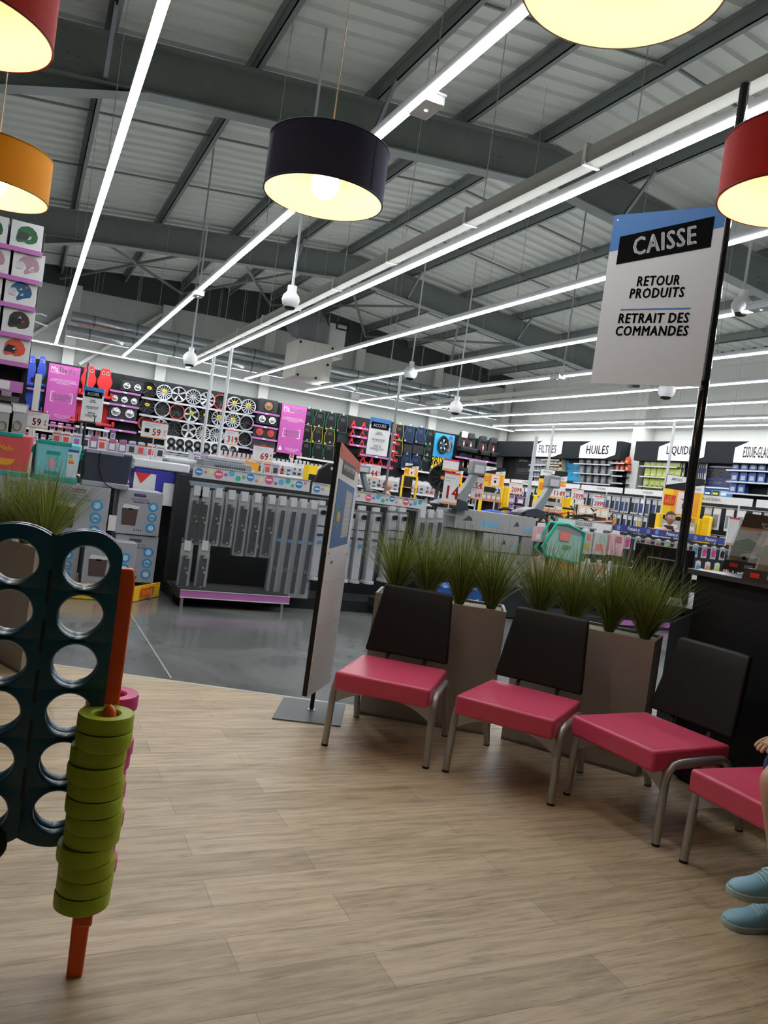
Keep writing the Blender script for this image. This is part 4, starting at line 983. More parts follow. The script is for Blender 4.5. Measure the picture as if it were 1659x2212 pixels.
# --- wheels
WSIL = mat('alloy_silver', (.55, .56, .58), .32, .4); WBLK = mat('alloy_black', (.018, .018, .02), .22); WRED = mat('alloy_red', (.60, .04, .03), .35); TAGY = mat('yellow_tag', (.92, .72, .02), .5); WWH = mat('alloy_white', (.62, .62, .63), .4); WDK = mat('barrel_dark', (.03, .03, .03), .5)
def wheel_parts(sp, style, rimm, spm):
    b = MB(); R = .235
    b.lathe([(R, -.09), (R+.006, -.095), (R+.008, -.085), (R-.022, -.088), (R-.028, -.06), (R-.012, .09), (R+.004, .10), (R+.002, .095), (R-.018, .08), (R-.01, -.06)], rimm, 36, Matrix.Rotation(-pi/2, 4, 'X'), close=True)
    b.lathe([(R-.028, -.060), (R-.036, -.04), (R-.04, .06), (.0, .062)], WDK, 36, Matrix.Rotation(-pi/2, 4, 'X'))
    rim = b.mesh('rim')
    b = MB()
    for k in range(sp):
        a = 2*pi*k/sp
        offs = {'single': (0,), 'double': (-.10, .10), 'wide': (0,), 'twist': (0,)}[style]
        for o_ in offs:
            w0, w1 = {'single': (.008, .012), 'double': (.010, .016), 'wide': (.026, .034), 'twist': (.009, .014)}[style]
            a0 = a + (o_*.4 if style == 'double' else 0); a1 = a+o_+(.16 if style == 'twist' else 0)
            p0 = Vector((.035*cos(a0), .035*sin(a0))); p1 = Vector((.212*cos(a1), .212*sin(a1))); sd = Vector((-(p1-p0).y, (p1-p0).x)).normalized()
            vs = [(p0.x-sd.x*w0, -.045, p0.y-sd.y*w0), (p0.x+sd.x*w0, -.045, p0.y+sd.y*w0), (p1.x+sd.x*w1, -.068, p1.y+sd.y*w1), (p1.x-sd.x*w1, -.068, p1.y-sd.y*w1)]
            vs += [(x, y+.03, z) for x, y, z in vs]
            b.add(vs, [(0, 1, 2, 3), (7, 6, 5, 4), (0, 4, 5, 1), (1, 5, 6, 2), (2, 6, 7, 3), (3, 7, 4, 0)], spm)
    b.cyl((0, -.062, 0), (0, -.01, 0), .042, spm, 18); b.cyl((0, -.066, 0), (0, -.06, 0), .018, WDK, 12)
    sm = b.mesh('spokes')
    b = MB(); b.cyl((0, .04, 0), (0, .05, 0), .2, WDK, 28); return rim, sm, b.mesh('inner_barrel')
WT_ = {}
STY = {'bk': (10, 'single', WBLK, WBLK), 'wm': (16, 'single', WWH, WSIL), 's5d': (5, 'double', WSIL, WSIL), 'sm': (14, 'single', WSIL, WSIL), 'sd': (8, 'double', WSIL, WSIL), 'rd': (14, 'single', WRED, WBLK),
       's10': (10, 'twist', WSIL, WSIL), 'bs': (10, 'single', WSIL, WBLK), 's5': (5, 'wide', WSIL, WSIL), 'k5': (10, 'twist', WBLK, WBLK)}
DSC = {'bk': 'gloss black alloy wheel with slim spokes', 'wm': 'white rimmed alloy wheel with many spokes', 's5d': 'silver alloy wheel with five paired spokes', 'sm': 'silver alloy wheel with many fine spokes', 'sd': 'silver alloy wheel with eight paired spokes',
       'rd': 'black spoked alloy wheel with a red rim', 's10': 'silver alloy wheel with twisted spokes', 'bs': 'black and silver alloy wheel', 's5': 'silver alloy wheel with five broad spokes', 'k5': 'black alloy wheel with twisted spokes'}
tagm = MB(); pts = [(( .075 if i % 2 else .055)*cos(2*pi*i/18)*1.1, (.075 if i % 2 else .055)*sin(2*pi*i/18)*.75) for i in range(18)]; tagm.prism(pts, 0, .004, TAGY, frame((.0, -.072, .05), (1, 0, -.15), (0, 0, 1))); tagm.box(-.04, .05, -.079, -.0762, .035, .045, INK); tagm.box(-.03, .04, -.079, -.0762, .055, .065, INK); tagm = tagm.mesh('price_tag')
def wheel(p, st, tagd, lab):
    if st not in WT_: WT_[st] = wheel_parts(*STY[st])
    rim, sp, inn = WT_[st]
    t = thing('alloy_wheel', lab, 'wheel', p, 0, 'alloy wheels on the wheel wall')
    for me, nm in ((rim, 'rim'), (sp, 'spokes'), (inn, 'inner_barrel')) + (((tagm, 'price_tag'),) if tagd else ()):
        o = bpy.data.objects.new(nm, me); COL.objects.link(o); o.parent = t
        if nm == 'spokes': o.rotation_euler.y = (hash_(p) % 10)*.1
    return t
def hash_(p): return int(abs(p.x*37+p.z*91))
rows = [[(90, 255, 'bk', 1), (224, 282, 'wm', 1), (355, 300, 's5d', 0), (485, 322, 'sm', 0), (610, 348, 'sd', 0), (730, 368, 'rd', 0), (853, 387, 's10', 1), (977, 408, 'sm', 1)],
        [(70, 405, 'bk', 1), (207, 430, 'bs', 0), (338, 457, 'rd', 0), (467, 478, 's5d', 1), (592, 500, 'bk', 1), (713, 513, 's10', 1), (838, 535, 'sm', 1), (958, 553, 'bs', 0)],
        [(62, 560, 'rd', 0), (190, 588, 'sd', 1), (312, 608, 'k5', 0), (443, 625, 's5', 0), (570, 650, 'wm', 1), (690, 665, 'sm', 0), (820, 680, 's10', 0), (945, 697, 'bs', 0)]]
RN = ['top row', 'middle row', 'bottom row']
for ri, row in enumerate(rows):
    for ci, (x, y, st, tg) in enumerate(row):
        p = q3(x, y, YB-.16); wheel(p, st, tg, '%s, %s in the %s' % (DSC[st], ORD[ci], RN[ri]) + (', yellow tagged' if tg else ''))
    a = q3(row[0][0]-70, row[0][1]+72, YB-.2); c = q3(row[-1][0]+60, row[-1][1]+66, YB-.2); z = (a.z+c.z)/2
    shelf(a.x, c.x, z-.02, 'thin grey rail under the %s of wheels' % RN[ri], LGREY, .26)
# --- speakers in boxes
CONE = mat('cone_silver', (.65, .66, .68), .18, .9); CONR = mat('cone_red', (.55, .05, .04), .4); WOODB = mat('plywood_hole', (.30, .17, .08), .7); BOXC = mat('carpet_box', (.035, .036, .04), .85)
def sub_box(c, w_, hh_, cones, m_, lab, r=None):
    t = thing('speaker_box', lab, 'speaker', (c.x, YB-.22, c.z-hh_/2), 0, 'boxed loudspeakers on the shelves'); r = r or min(w_/cones/2*.82, hh_/2*.80)
    MB().box(-w_/2, w_/2, -.15, .18, 0, hh_, BOXC).build('cabinet', t, bevel=.01)
    for k in range(cones):
        x = -w_/2+(k+.5)*w_/cones; b = MB(); F = frame((x, -.151, hh_/2), (1, 0, 0), (0, 0, 1))
        b.lathe([(r, 0), (r*1.02, .008), (r*.9, .012), (r*.84, .004)], BLACK, 28, F)
        b.lathe([(r*.84, .004), (r*.6, -.01+.012), (r*.35, .006), (r*.2, .022), (0, .028)], m_, 28, F); b.build('speaker_cone', t)
for (x, y, n, sw, sh_, m_, l) in ((1180, 1560, 2, 170, 85, CONE, 'carpeted box with two small silver cones on the top speaker shelf'), (1110, 1675, 3, 230, 90, CONE, 'carpeted box with three silver cones on the middle speaker shelf'), (1095, 1790, 2, 220, 110, CONE, 'carpeted box with two large silver cones on the lower speaker shelf')):
    p = q1(x, y, YB-.2); sub_box(p, sw/4.1475/1663*25.2, sh_/4.1475/1663*25.2, n, m_, l)
for i, (xa, ya, xb, yb) in enumerate(((985, 1582, 1262, 1628), (970, 1698, 1246, 1746), (955, 1830, 1232, 1876), (935, 1920, 1222, 1968))):
    a = q1(xa, ya, YB-.42); c = q1(xb, yb, YB-.42); shelf(a.x, c.x, (a.z+c.z)/2, 'purple edged speaker shelf, %s one from the top, beside the red seats' % ORD[i])
for (x, y, n, sw, sh_, m_, l) in ((1150, 405, 1, 165, 115, WOODB, 'empty black speaker cabinet with a round wooden opening'), (1138, 525, 2, 185, 95, CONE, 'black box with two silver cones beside the second magenta poster'), (1120, 640, 2, 205, 100, CONR, 'black box with two red cones beside the second magenta poster')):
    p = q3(x, y, YB-.2); sub_box(p, sw/4.1475/1663*25.2, sh_/4.1475/1663*25.2, n, m_, l)
p = q3(1105, 745, YB-.2); t = thing('amplifier', 'black wedge shaped amplifier case under the red speaker cones', 'amplifier', (p.x, YB-.25, p.z-.17))
MB().prism([(-.42, 0), (.42, 0), (.36, .34), (-.34, .34)], -.14, .14, BOXC, frame((0, 0, 0), (1, 0, 0), (0, 0, 1))).build('case', t, bevel=.01); text('JBL', .14, CARD, t, frame((0, -.141, .12), (1, 0, 0), (0, 0, 1)), world=False, shear=.2, bold=.018, name='maker_mark')
for i, (xa, ya, xb, yb) in enumerate(((1030, 448, 1260, 485), (1015, 568, 1248, 605), (1003, 675, 1235, 712), (995, 785, 1225, 820))):
    a = q3(xa, ya, YB-.42); c = q3(xb, yb, YB-.42); shelf(a.x, c.x, (a.z+c.z)/2, 'purple edged subwoofer shelf, %s one from the top, beside the second magenta poster' % ORD[i])
# --- red and blue bucket seats
def bucket(c, m_, lab, s=1., tilt=0):
    t = thing('bucket_seat', lab, 'racing seat', c, 0); 
    F = frame((0, 0, 0), (1, 0, 0), (0, 0, 1)); out = [(-.24, .0), (-.26, .45), (-.36, .62), (-.36, .82), (-.27, .98), (-.25, 1.22), (-.14, 1.34), (.14, 1.34), (.25, 1.22), (.27, .98), (.36, .82), (.36, .62), (.26, .45), (.24, 0)]
    out = [(x*s, z*s) for x, z in out]
    MB().prism(out, -.06, .10, m_, F).build('backrest', t, bevel=.04, seg=3)
    b = MB()
    for sx in (-1, 1): b.prism([(sx*.04*s, 1.06*s), (sx*.17*s, 1.06*s), (sx*.13*s, 1.20*s), (sx*.05*s, 1.18*s)], .101, .106, WHITE, F); b.prism([(sx*.055*s, 1.075*s), (sx*.15*s, 1.075*s), (sx*.12*s, 1.185*s), (sx*.06*s, 1.17*s)], .1062, .11, BLACK, F)
    b.build('harness_opening', t)
    b = MB(); b.box(-.30*s, .30*s, -.50, -.06, -.02, .12, m_); b.build('cushion', t, bevel=.05, seg=3)
    for sx in (-1, 1): MB().box(sx*.36*s-.06, sx*.36*s+.06, -.50, .02, 0, .26*s, m_).build('side_bolster', t, bevel=.04, seg=3)
    return t
RS = mat('red_fabric', (.62, .02, .02), .7); BS = mat('blue_fabric', (.03, .07, .45), .7)
for x, y, l in ((775, 1590, 'red racing bucket seat next to the first magenta poster'), (920, 1612, 'red racing bucket seat behind the small reception sign')):
    p = q1(x, 1640 if x < 800 else 1665, YB-.2); bucket(Vector((p.x, YB-.12, p.z)), RS, l).scale = (.60, .7, .68)
for x, y, l in ((715, 1840, 'lower red seat beside the poster, partly hidden by the reception sign'), (925, 1870, 'lower red seat half hidden behind the reception sign')):
    p = q1(x, y+40, YB-.2); bucket(Vector((p.x, YB-.12, p.z)), RS, l).scale = (.66, .7, .60)
a = q1(690, 1630, YB-.5); c = q1(985, 1680, YB-.5); shelf(a.x, c.x, a.z-.08, 'white edged shelf under the upper red seats', CARD, .5)
a = q1(680, 1880, YB-.5); c = q1(985, 1930, YB-.5); shelf(a.x, c.x, a.z-.08, 'white edged shelf under the lower red seats', CARD, .5)
for x, y, l in ((355, 1555, 'upper blue racing seat beside the helmet shelf'), (320, 1790, 'lower blue racing seat beside the helmet shelf')):
    p = q1(x, y, YB-.2); bucket(Vector((p.x, YB-.12, p.z)), BS, l).scale = (.34, .7, .66)
for x, y, l in ((262, 1550, 'upper blue racing seat close to the black helmet stand'), (250, 1790, 'lower blue racing seat close to the black helmet stand')):
    p = q1(x, y, YB-.2); bucket(Vector((p.x, YB-.12, p.z)), BS, l).scale = (.34, .7, .66)
a = q1(240, 1560, YB-.5); c = q1(398, 1582, YB-.5); shelf(a.x, c.x, a.z, 'purple edged shelf under the upper blue seats')
p = ony(73, 900, 19.5); t = thing('upright_post', 'cream square post standing in front of the blue seats', 'post', (p.x, 19.5, 0)); MB().box(-.07, .07, -.07, .07, 0, 3.05, mat('cream_post', (.55, .53, .45), .5)).build('shaft', t); MB().box(-.16, .16, -.06, .06, 2.1, 2.2, BLACK).box(-.16, .16, -.06, .06, 2.85, 2.95, BLACK).build('bracket', t)
# --- car mats hanging
MATB = mat('mat_black', (.006, .006, .007), .9); CRG = mat('cord_green', (.02, .25, .10), .6); CRY = mat('cord_yellow', (.75, .60, .04), .6); CRB = mat('cord_blue', (.03, .16, .50), .6); NAVY = mat('mat_navy', (.010, .020, .05), .9)
def mat_mesh(m_, cord, w_, hh_):
    b = MB(); F = frame((0, 0, 0), (1, 0, 0), (0, 0, 1)); o = [(-.42, -.5), (.42, -.5), (.46, -.1), (.40, .22), (.34, .5), (-.30, .5), (-.34, .30), (-.46, .12)]
    o = [(x*w_, z*hh_) for x, z in o]; b.prism(o, -.02, .02, m_, F)
    o2 = [Vector((x*1.02, -.022, z*1.01)) for x, z in o]; b.tube(o2, .007, cord, 6, closed=True)
    b.prism([(-.2*w_, .12*hh_), (.2*w_, .12*hh_), (.17*w_, .32*hh_), (-.17*w_, .32*hh_)], .021, .026, mat('heel_pad', (.03, .03, .03), .5), F)
    b.tube([(-.05*w_, -.022, .5*hh_), (-.03*w_, -.03, .62*hh_), (.03*w_, -.03, .62*hh_), (.05*w_, -.022, .5*hh_)], .009, CARD, 6)
    b.prism([(-.42*w_, -.46*hh_), (-.28*w_, -.46*hh_), (-.32*w_, -.36*hh_), (-.40*w_, -.38*hh_)], .022, .026, mat('tag_coral', (.8, .25, .2)) if cord is CRG else mat('tag_lime', (.55, .65, .05)), F)
    return b.mesh('car_mat')
mw_, mh_ = .42, .60
MG, MY, MBU = mat_mesh(MATB, CRG, mw_*.95, mh_*.97), mat_mesh(MATB, CRY, mw_*.95, mh_*.93), mat_mesh(NAVY, CRB, mw_*.95, mh_*.96)
for me, L_, cn, grp in ((MG, [(90, 295), (178, 315), (268, 330), (358, 345)], 'black car mat with green edging in the top row', 0), (MY, [(80, 418), (165, 432), (258, 448)], 'black car mat with yellow edging in the middle row', 0), (MG, [(72, 545), (165, 553), (250, 562)], 'black car mat with green edging in the lowest row', 0),
                    (MY, [(798, 412), (790, 530)], 'black car mat with yellow edging near the red stands', 0), (MBU, [(880, 425), (965, 435)], 'navy car mat with blue edging in the upper pair', 0), (MBU, [(853, 645), (930, 655)], 'navy car mat with blue edging in the lower pair', 0), (MG, [(1040, 452), (1030, 568), (1008, 655)], 'black car mat with green edging beside the tyre poster', 0)):
    for i, (x, y) in enumerate(L_):
        p = q4(x, y, YB-.10); place(me, 'car_mat', cn+', %s of %d' % (ORD[i], len(L_)), 'car mat', p, 0, 'car mats on the display wall')
a = q4(0, 600, YB-.4); c = q4(300, 640, YB-.4); shelf(a.x, c.x, (a.z+c.z)/2, 'white edged shelf under the green edged car mats', CARD)
a = q4(820, 690, YB-.4); c = q4(1050, 725, YB-.4); shelf(a.x, c.x, (a.z+c.z)/2, 'white edged shelf under the blue edged car mats', CARD)
for i, (x0, y0, x1, y1) in enumerate(((325, 395, 415, 510), (840, 500, 900, 580), (905, 505, 990, 590))):
    a = q4(x0, y0, YB-.06); c = q4(x1, y1, YB-.06); MB().box(a.x, c.x, YB-.08, YB-.03, c.z, a.z, CHAR).build('blank_panel', None); tag(COL.objects[-1], ('plain dark grey panel, %s of the gaps between the car mats' % ORD[i]), 'panel')
# --- red axle stands on pink shelves
b = MB(); F = frame((0, 0, 0), (1, 0, 0), (0, 0, 1)); REDM = mat('jack_red', (.70, .02, .025), .35)
b.prism([(-.20, 0), (-.14, 0), (-.03, .26), (.03, .26), (.14, 0), (.20, 0), (.06, .32), (.04, .42), (-.04, .42), (-.06, .32)], -.05, .05, REDM, F)
b.box(-.18, .30, -.12, .12, 0, .05, REDM); b.cyl((.05, -.0, .05), (.30, 0, .12), .03, REDM, 8); b.box(-.05, .05, -.08, .08, .40, .44, REDM)
AXM = b.mesh('axle_stand')
pos = [(445, 352, 2), (525, 365, 2), (440, 415, 2), (515, 425, 2), (430, 485, 2), (510, 497, 2), (765, 408, 1), (762, 475, 1), (757, 543, 1), (752, 605, 1), (510, 570, 1), (585, 640, 1), (520, 625, 1), (655, 650, 1), (720, 660, 1)]
for i, (x, y, n) in enumerate(pos):
    p = q4(x, y+2, YB-.3); place(AXM, 'axle_stand', 'red axle stand on a pink edged shelf between the car mats', 'axle stand', (p.x, YB-.28, p.z-.13), 0, 'red axle stands', (.62, .62, .62))
for i, (xa, ya, xb, yb) in enumerate(((435, 362, 560, 386), (425, 430, 548, 454), (415, 498, 542, 522), (495, 578, 752, 618), (735, 416, 782, 424), (735, 482, 778, 488), (732, 548, 772, 556), (495, 650, 750, 690))):
    a = q4(xa, ya, YB-.42); c = q4(xb, yb, YB-.42); shelf(a.x, c.x, (a.z+c.z)/2, 'pink edged shelf for red axle stands, %s one' % ORD[i])
# --- tyre poster
A_ = q4(1085, 412, YB-.2); B_ = q4(1236, 430, YB-.2); C_ = q4(1045, 740, YB-.2)
t = thing('tyre_poster', 'tall blue and yellow poster of a tyre reading PRIX PLUS', 'poster', (A_.x, YB-.2, C_.z)); pw, ph_ = B_.x-A_.x, A_.z-C_.z; F = frame((0, -.02, 0), (1, 0, 0), (0, 0, 1))
MB().box(0, pw, -.02, 0, ph_*.42, ph_, mat('poster_cyan', (.02, .32, .62), .45)).build('blue_sheet', t); MB().box(-.001, pw, -.0202, 0, 0, ph_*.42, YEL).build('yellow_sheet', t)
b = MB(); F2 = F @ T(pw*.42, ph_*.74); b.lathe([(pw*.16, .004), (pw*.30, .004), (pw*.33, .05), (pw*.30, .09), (pw*.2, .07)], BLACK, 36, F2 @ Matrix.Diagonal((.85, 1.25, 1, 1))); b.build('tyre', t)
b = MB(); b.prism([(pw*.60, ph_*.60), (pw*.84, ph_*.60), (pw*.90, ph_*.74), (pw*.84, ph_*.88), (pw*.58, ph_*.88)], .001, .05, BLACK, F)
for k in range(3): b.prism([(pw*(.66+k*.06), ph_*.60), (pw*(.68+k*.06), ph_*.60), (pw*(.70+k*.06), ph_*.88), (pw*(.68+k*.06), ph_*.88)], .051, .055, LGREY, F)
b.build('tread', t)
b = MB()
for k in range(5):
    a = 2*pi*k/5+.3; b.prism([(pw*.03*cos(a+1.5), pw*.03*sin(a+1.5)*1.2), (pw*.20*cos(a-.25), pw*.25*sin(a-.25)), (pw*.20*cos(a+.25), pw*.25*sin(a+.25)), (-pw*.03*cos(a+1.5), -pw*.03*sin(a+1.5)*1.2)], .06, .07, WSIL, F2)
b.build('rim', t); b = MB(); b.disc((pw*.80, ph_*.92), pw*.11, mat('dark_blue', (.03, .10, .35)), 24, .004, F); b.build('round_badge', t)
text('PRIX', .42, mat('navy_ink', (.015, .03, .10)), t, F @ T(pw*.30, ph_*.335, .001), world=False, sx=.62, bold=.018); text('PLUS', .42, mat('navy_ink'), t, F @ T(pw*.28, ph_*.225, .001), world=False, sx=.62, bold=.018)
MB().box(0, pw*.4, -.024, -.0205, ph_*.10, ph_*.15, mat('navy_ink')).build('small_print_bar', t)
# --- child car seats
def cseat(c, lab, top, s=1.):
    t = thing('child_car_seat', lab, 'child seat', c, 0, 'child car seats on the display wall'); t.scale = (.85, .85, 1); FB = mat('seat_fabric', (.014, .014, .016), .7)
    F = frame((0, 0, 0), (1, 0, 0), (0, 0, 1))
    MB().prism([(-.22, 0), (.22, 0), (.26, .30), (.20, .55), (.17, .72), (-.17, .72), (-.20, .55), (-.26, .30)], -.1, .08, FB, F).build('shell', t, bevel=.05, seg=3)
    MB().box(-.22, .22, -.42, -.06, 0, .16, FB).build('cushion', t, bevel=.04, seg=3)
    b = MB()
    for sx in (-1, 1): b.box(sx*.24-.035, sx*.24+.035, -.36, .0, .14, .20, CHAR)
    b.build('armrest', t, bevel=.015)
    MB().box(-.15, .15, -.13, -.05, .50, .74, CHAR if not top else WHITE).build('headrest', t, bevel=.04, seg=3)
    MB().bar((0, -.11, .18), (0, -.09, .42), .05, .02, RED).bar((0, -.115, .24), (0, -.10, .34), .05, .02, CARD).build('harness_pad', t)
for x, y, tp, l in ((1295, 560, 1, 'black child seat with a white headrest on the upper shelf'), (1350, 572, 0, 'black child seat with red harness pad on the upper shelf'), (1445, 592, 0, 'plain black booster seat on the upper shelf'), (1525, 605, 0, 'plain black booster seat at the end of the upper shelf'),
                    (1290, 722, 0, 'black child seat at the near end of the lower shelf'), (1325, 738, 0, 'black child seat with a red and white tag on the lower shelf'), (1400, 745, 0, 'hooded black child seat on the lower shelf'), (1460, 752, 0, 'black child seat at the far end of the lower shelf')):
    p = q4(x, y, YB-.3); cseat(Vector((p.x, YB-.22, p.z)), l, tp)
for i, (xa, ya, xb, yb) in enumerate(((1240, 590, 1565, 642), (1235, 735, 1500, 775))):
    a = q4(xa, ya, YB-.5); c = q4(xb, yb, YB-.5); shelf(a.x, min(c.x, 16.2), (a.z+c.z)/2-.03, 'purple edged shelf under the child seats, %s one' % ('upper', 'lower')[i], dep=.5)
# --- shelves with white boxed accessories below the wheels and mats
WBX = [mat('box_white', (.70, .70, .70), .5), mat('box_pale', (.50, .51, .53), .5), mat('box_red_stripe', (.60, .08, .06), .5), mat('box_violet', (.30, .16, .38), .5), mat('box_black', (.03, .03, .035), .5)]
SPKB = MB(); SPKB.box(-.18, .18, -.12, .12, 0, .36, WBX[0]); SPKB.disc((0, .18), .13, BLACK, 24, .004, frame((0, -.121, 0), (1, 0, 0), (0, 0, 1))); SPKB.disc((0, .18), .05, GREY, 16, .007, frame((0, -.121, 0), (1, 0, 0), (0, 0, 1))); SPKB = SPKB.mesh('speaker_carton')
for r_ in range(2):
    for k in range(8):
        p = q3(285+k*78, 722+k*11+r_*62, YB-.3); place(SPKB, 'speaker_carton', 'white carton printed with a round black speaker, stacked under the wheels', 'box', (p.x, YB-.3, p.z-.18), 0, 'white speaker cartons under the wheels')
a = q3(240, 800, YB-.5); c = q3(1000, 905, YB-.5); shelf(a.x, c.x, (a.z+c.z)/2+.02, 'grey shelf under the white speaker cartons', LGREY, .5)
BLM = []
for k, (m1_, m2_) in enumerate(((0, 4), (0, 2), (1, 4), (3, 0), (0, 3), (1, 2))):
    b = MB(); b.box(-.07, .07, -.05, .05, 0, .26, WBX[m1_]); b.box(-.05, .05, -.054, -.05, .04, .16, WBX[m2_]); b.box(-.07, .07, -.053, -.05, .19, .22, WBX[2] if k % 2 else WBX[3]); BLM.append(b.mesh('accessory_pack'))
def pack_row(x0, x1, y, z, step, lab, group, meshes=BLM, jit=.02, name='accessory_pack', cat='package', rnd=random.Random(3), sc=(1, 1, 1), skip=0.):
    x = x0
    while x < x1:
        if rnd.random() >= skip: place(rnd.choice(meshes), name, lab, cat, (x, y+rnd.uniform(-jit, jit), z), 0, group, sc)
        x += step
for zz in (1.42, 1.76, 2.10):
    shelf(11.9-4, 16.0 if zz < 2 else 8.6, zz-.012, 'pale shelf of accessory boxes %s under the car mats' % {1.42: 'low', 1.76: 'half way', 2.1: 'high'}[zz], CARD, .4)
    pack_row(8.0, 15.9 if zz < 2 else 8.5, YB-.28, zz+.001, .27, 'small boxed accessory on the shelf %s under the car mats' % {1.42: 'low', 1.76: 'half way', 2.1: 'high'}[zz], 'accessory boxes under the mats, '+{1.42: 'low', 1.76: 'middle', 2.1: 'high'}[zz])
for zz in (1.35, 1.68):
    shelf(2.6, 7.2, zz-.012, 'pale shelf of accessory boxes %s under the wheels' % ('low' if zz < 1.5 else 'high'), CARD, .4)
    pack_row(2.7, 7.1, YB-.28, zz+.001, .25, 'small boxed accessory on the shelf %s under the wheels' % ('low' if zz < 1.5 else 'high'), 'accessory boxes under the wheels, '+('low' if zz < 1.5 else 'high'))
for zz in (1.5, 1.9):
    shelf(-.9, 2.5, zz-.012, 'pale shelf of accessory boxes %s under the red seats' % ('low' if zz < 1.6 else 'high'), CARD, .4)
    pack_row(-.8, 2.4, YB-.28, zz+.001, .21, 'small boxed accessory on the shelf %s under the red seats' % ('low' if zz < 1.6 else 'high'), 'accessory boxes under the seats, '+('low' if zz < 1.6 else 'high'))

# ================================================================== THE OIL WALL (faces -X, X = 16.7)
XB = WX-.30
t = thing('oil_wall_panel', 'black display wall with slanted white section signs', 'display wall', (XB, 14, 0))
for (ya, yb) in ((24.8, cw.y+.30), (cw.y-.30, 6.0)):
    MB().box(XB, XB+.12, yb, ya, .02, 3.36, PM).build('wall_bay', t, world=True)
    MB().box(XB-.45, XB+.05, yb, ya, 3.36, 3.92, mat('fascia_black', (.014, .016, .019), .7, spec=.2)).build('fascia', t, world=True)
    MB().box(XB-.5, XB, yb, ya, .0, .16, CHAR).build('plinth', t, world=True)
def shelfx(y0, y1, z, lab, m=LGREY, dep=.42, X=XB):
    t = thing('wall_shelf', lab, 'shelf', (X-dep/2, (y0+y1)/2, z), 0, 'shelves of the oil wall'); w_ = y1-y0
    MB().box(-dep/2, dep/2, -w_/2, w_/2, -.02, 0, CHAR).build('board', t); MB().box(-dep/2-.012, -dep/2, -w_/2, w_/2, -.030, .006, m).build('price_rail', t)
def yx(cx): return q5(cx, 300, XB-.25).y
XFS = XB-.46
for s, xl, xr_, yt, yb, pxs in (('FILTRES', 285, 450, 165, 213, 357), ('HUILES', 557, 768, 165, 218, 660), ('LIQUIDES', 1020, 1292, 168, 235, 1150), ('ESSUIE-GLACES', 1468, 1760, 172, 250, 1600)):
    a = q5(xl, yt+10, XFS); c = q5(xr_, yt+10, XFS); L = a.y-c.y; F = frame((XFS-.002, a.y, 3.40), (0, -1, 0), (0, 0, 1))
    t = thing('section_sign', 'slanted white section sign reading %s on the oil wall' % s, 'sign', (XFS, (a.y+c.y)/2, 3.4))
    b = MB(); b.prism([(0, -.02), (L*.72, -.02), (L, .10), (L, .52), (L*.30, .52), (0, .36)], 0, .01, CARD, F); b.build('plate', t, world=True)
    text(s, .40, mat('grey_ink', (.05, .05, .05)), t, F @ T(L*.5, .25, .011), bold=.02, fit=(L*.62, .27))
# containers
def jug_mesh(body, cap_, label, name, s=1.):
    b = MB(); F = frame((0, 0, 0), (0, -1, 0), (0, 0, 1)); w_ = .092*s; hh_ = .31*s
    o = [(-w_, 0), (w_, 0), (w_, hh_*.68), (w_*.55, hh_*.92), (w_*.25, hh_*.92), (w_*.1, hh_*.80), (-w_*.5, hh_*.86), (-w_*.8, hh_*.78), (-w_, hh_*.6)]
    b.prism(o, -.07*s, .07*s, body, F); b.cyl((0, -w_*.4, hh_*.9), (0, -w_*.4, hh_*1.02), .032*s, cap_, 12)
    b.prism([(-w_*.6, hh_*.16), (w_*.6, hh_*.16), (w_*.6, hh_*.46), (-w_*.6, hh_*.46)], .0705*s, .073*s, label, F); return b.mesh(name)
GJ = jug_mesh(mat('jug_grey', (.20, .215, .23), .4), BLACK, mat('jug_label_grey', (.33, .34, .36)), 'oil_can', 1.12)
OJ = jug_mesh(mat('jug_orange', (.72, .10, .02), .4), RED, mat('jug_label_pale', (.75, .45, .35)), 'oil_bottle', .72)
YJ = jug_mesh(mat('jug_yellow', (.52, .58, .06), .3), mat('cap_pale', (.6, .63, .5)), mat('jug_label_green', (.55, .62, .35)), 'coolant_jug', 1.15)
BJ = jug_mesh(mat('jug_blue', (.035, .11, .36), .35), mat('cap_blue', (.03, .08, .3)), mat('jug_label_white', (.55, .58, .68)), 'washer_fluid_jug', 1.12)
FG = MB().cyl((0, 0, 0), (0, 0, .22), .075, mat('filter_grey', (.42, .43, .46), .4), 14).mesh('oil_filter'); FY = MB().box(-.08, .08, -.11, .11, 0, .20, mat('filter_box', (.60, .44, .22), .5)).box(-.084, -.08, -.07, .07, .05, .14, CARD).mesh('filter_box')
def grid(me, nm, lab, cat, xs_, ys_, group, sc=None, dz=.13, shelf_lab=None, xsh=None, dx=0):
    for ri, y in enumerate(ys_):
        xx = xs_[ri] if isinstance(xs_[0], (list, tuple)) else xs_
        zz = q5(xx[0], y, XB-.25).z
        for ci, x in enumerate(xx):
            p = q5(x, y+(x-xx[0])*.03, XB-.25); place(me, nm, lab+', on the %s shelf counted from the sign' % ORD[ri], cat, (XB-.22-dx, p.y, zz-dz), 0, group+', %s shelf' % ORD[ri], sc)
        if shelf_lab:
            a = q5((xsh or (xx[0]-22, xx[-1]+22))[0], y, XB-.25); c = q5((xsh or (xx[0]-22, xx[-1]+22))[1], y, XB-.25); shelfx(c.y, a.y, zz-dz-.002, '%s, %s one counted from the sign' % (shelf_lab, ORD[ri]))
grid(GJ, 'oil_can', 'grey motor oil can', 'oil can', (570, 612, 655, 697, 740), (248, 303, 358, 408), 'grey motor oil cans', None, .17, 'shelf of grey oil cans', (545, 762))
grid(OJ, 'oil_bottle', 'small orange oil bottle', 'oil bottle', (775, 803, 831), (252, 294), 'orange oil bottles', None, .12, 'shelf of orange oil bottles', (764, 845))
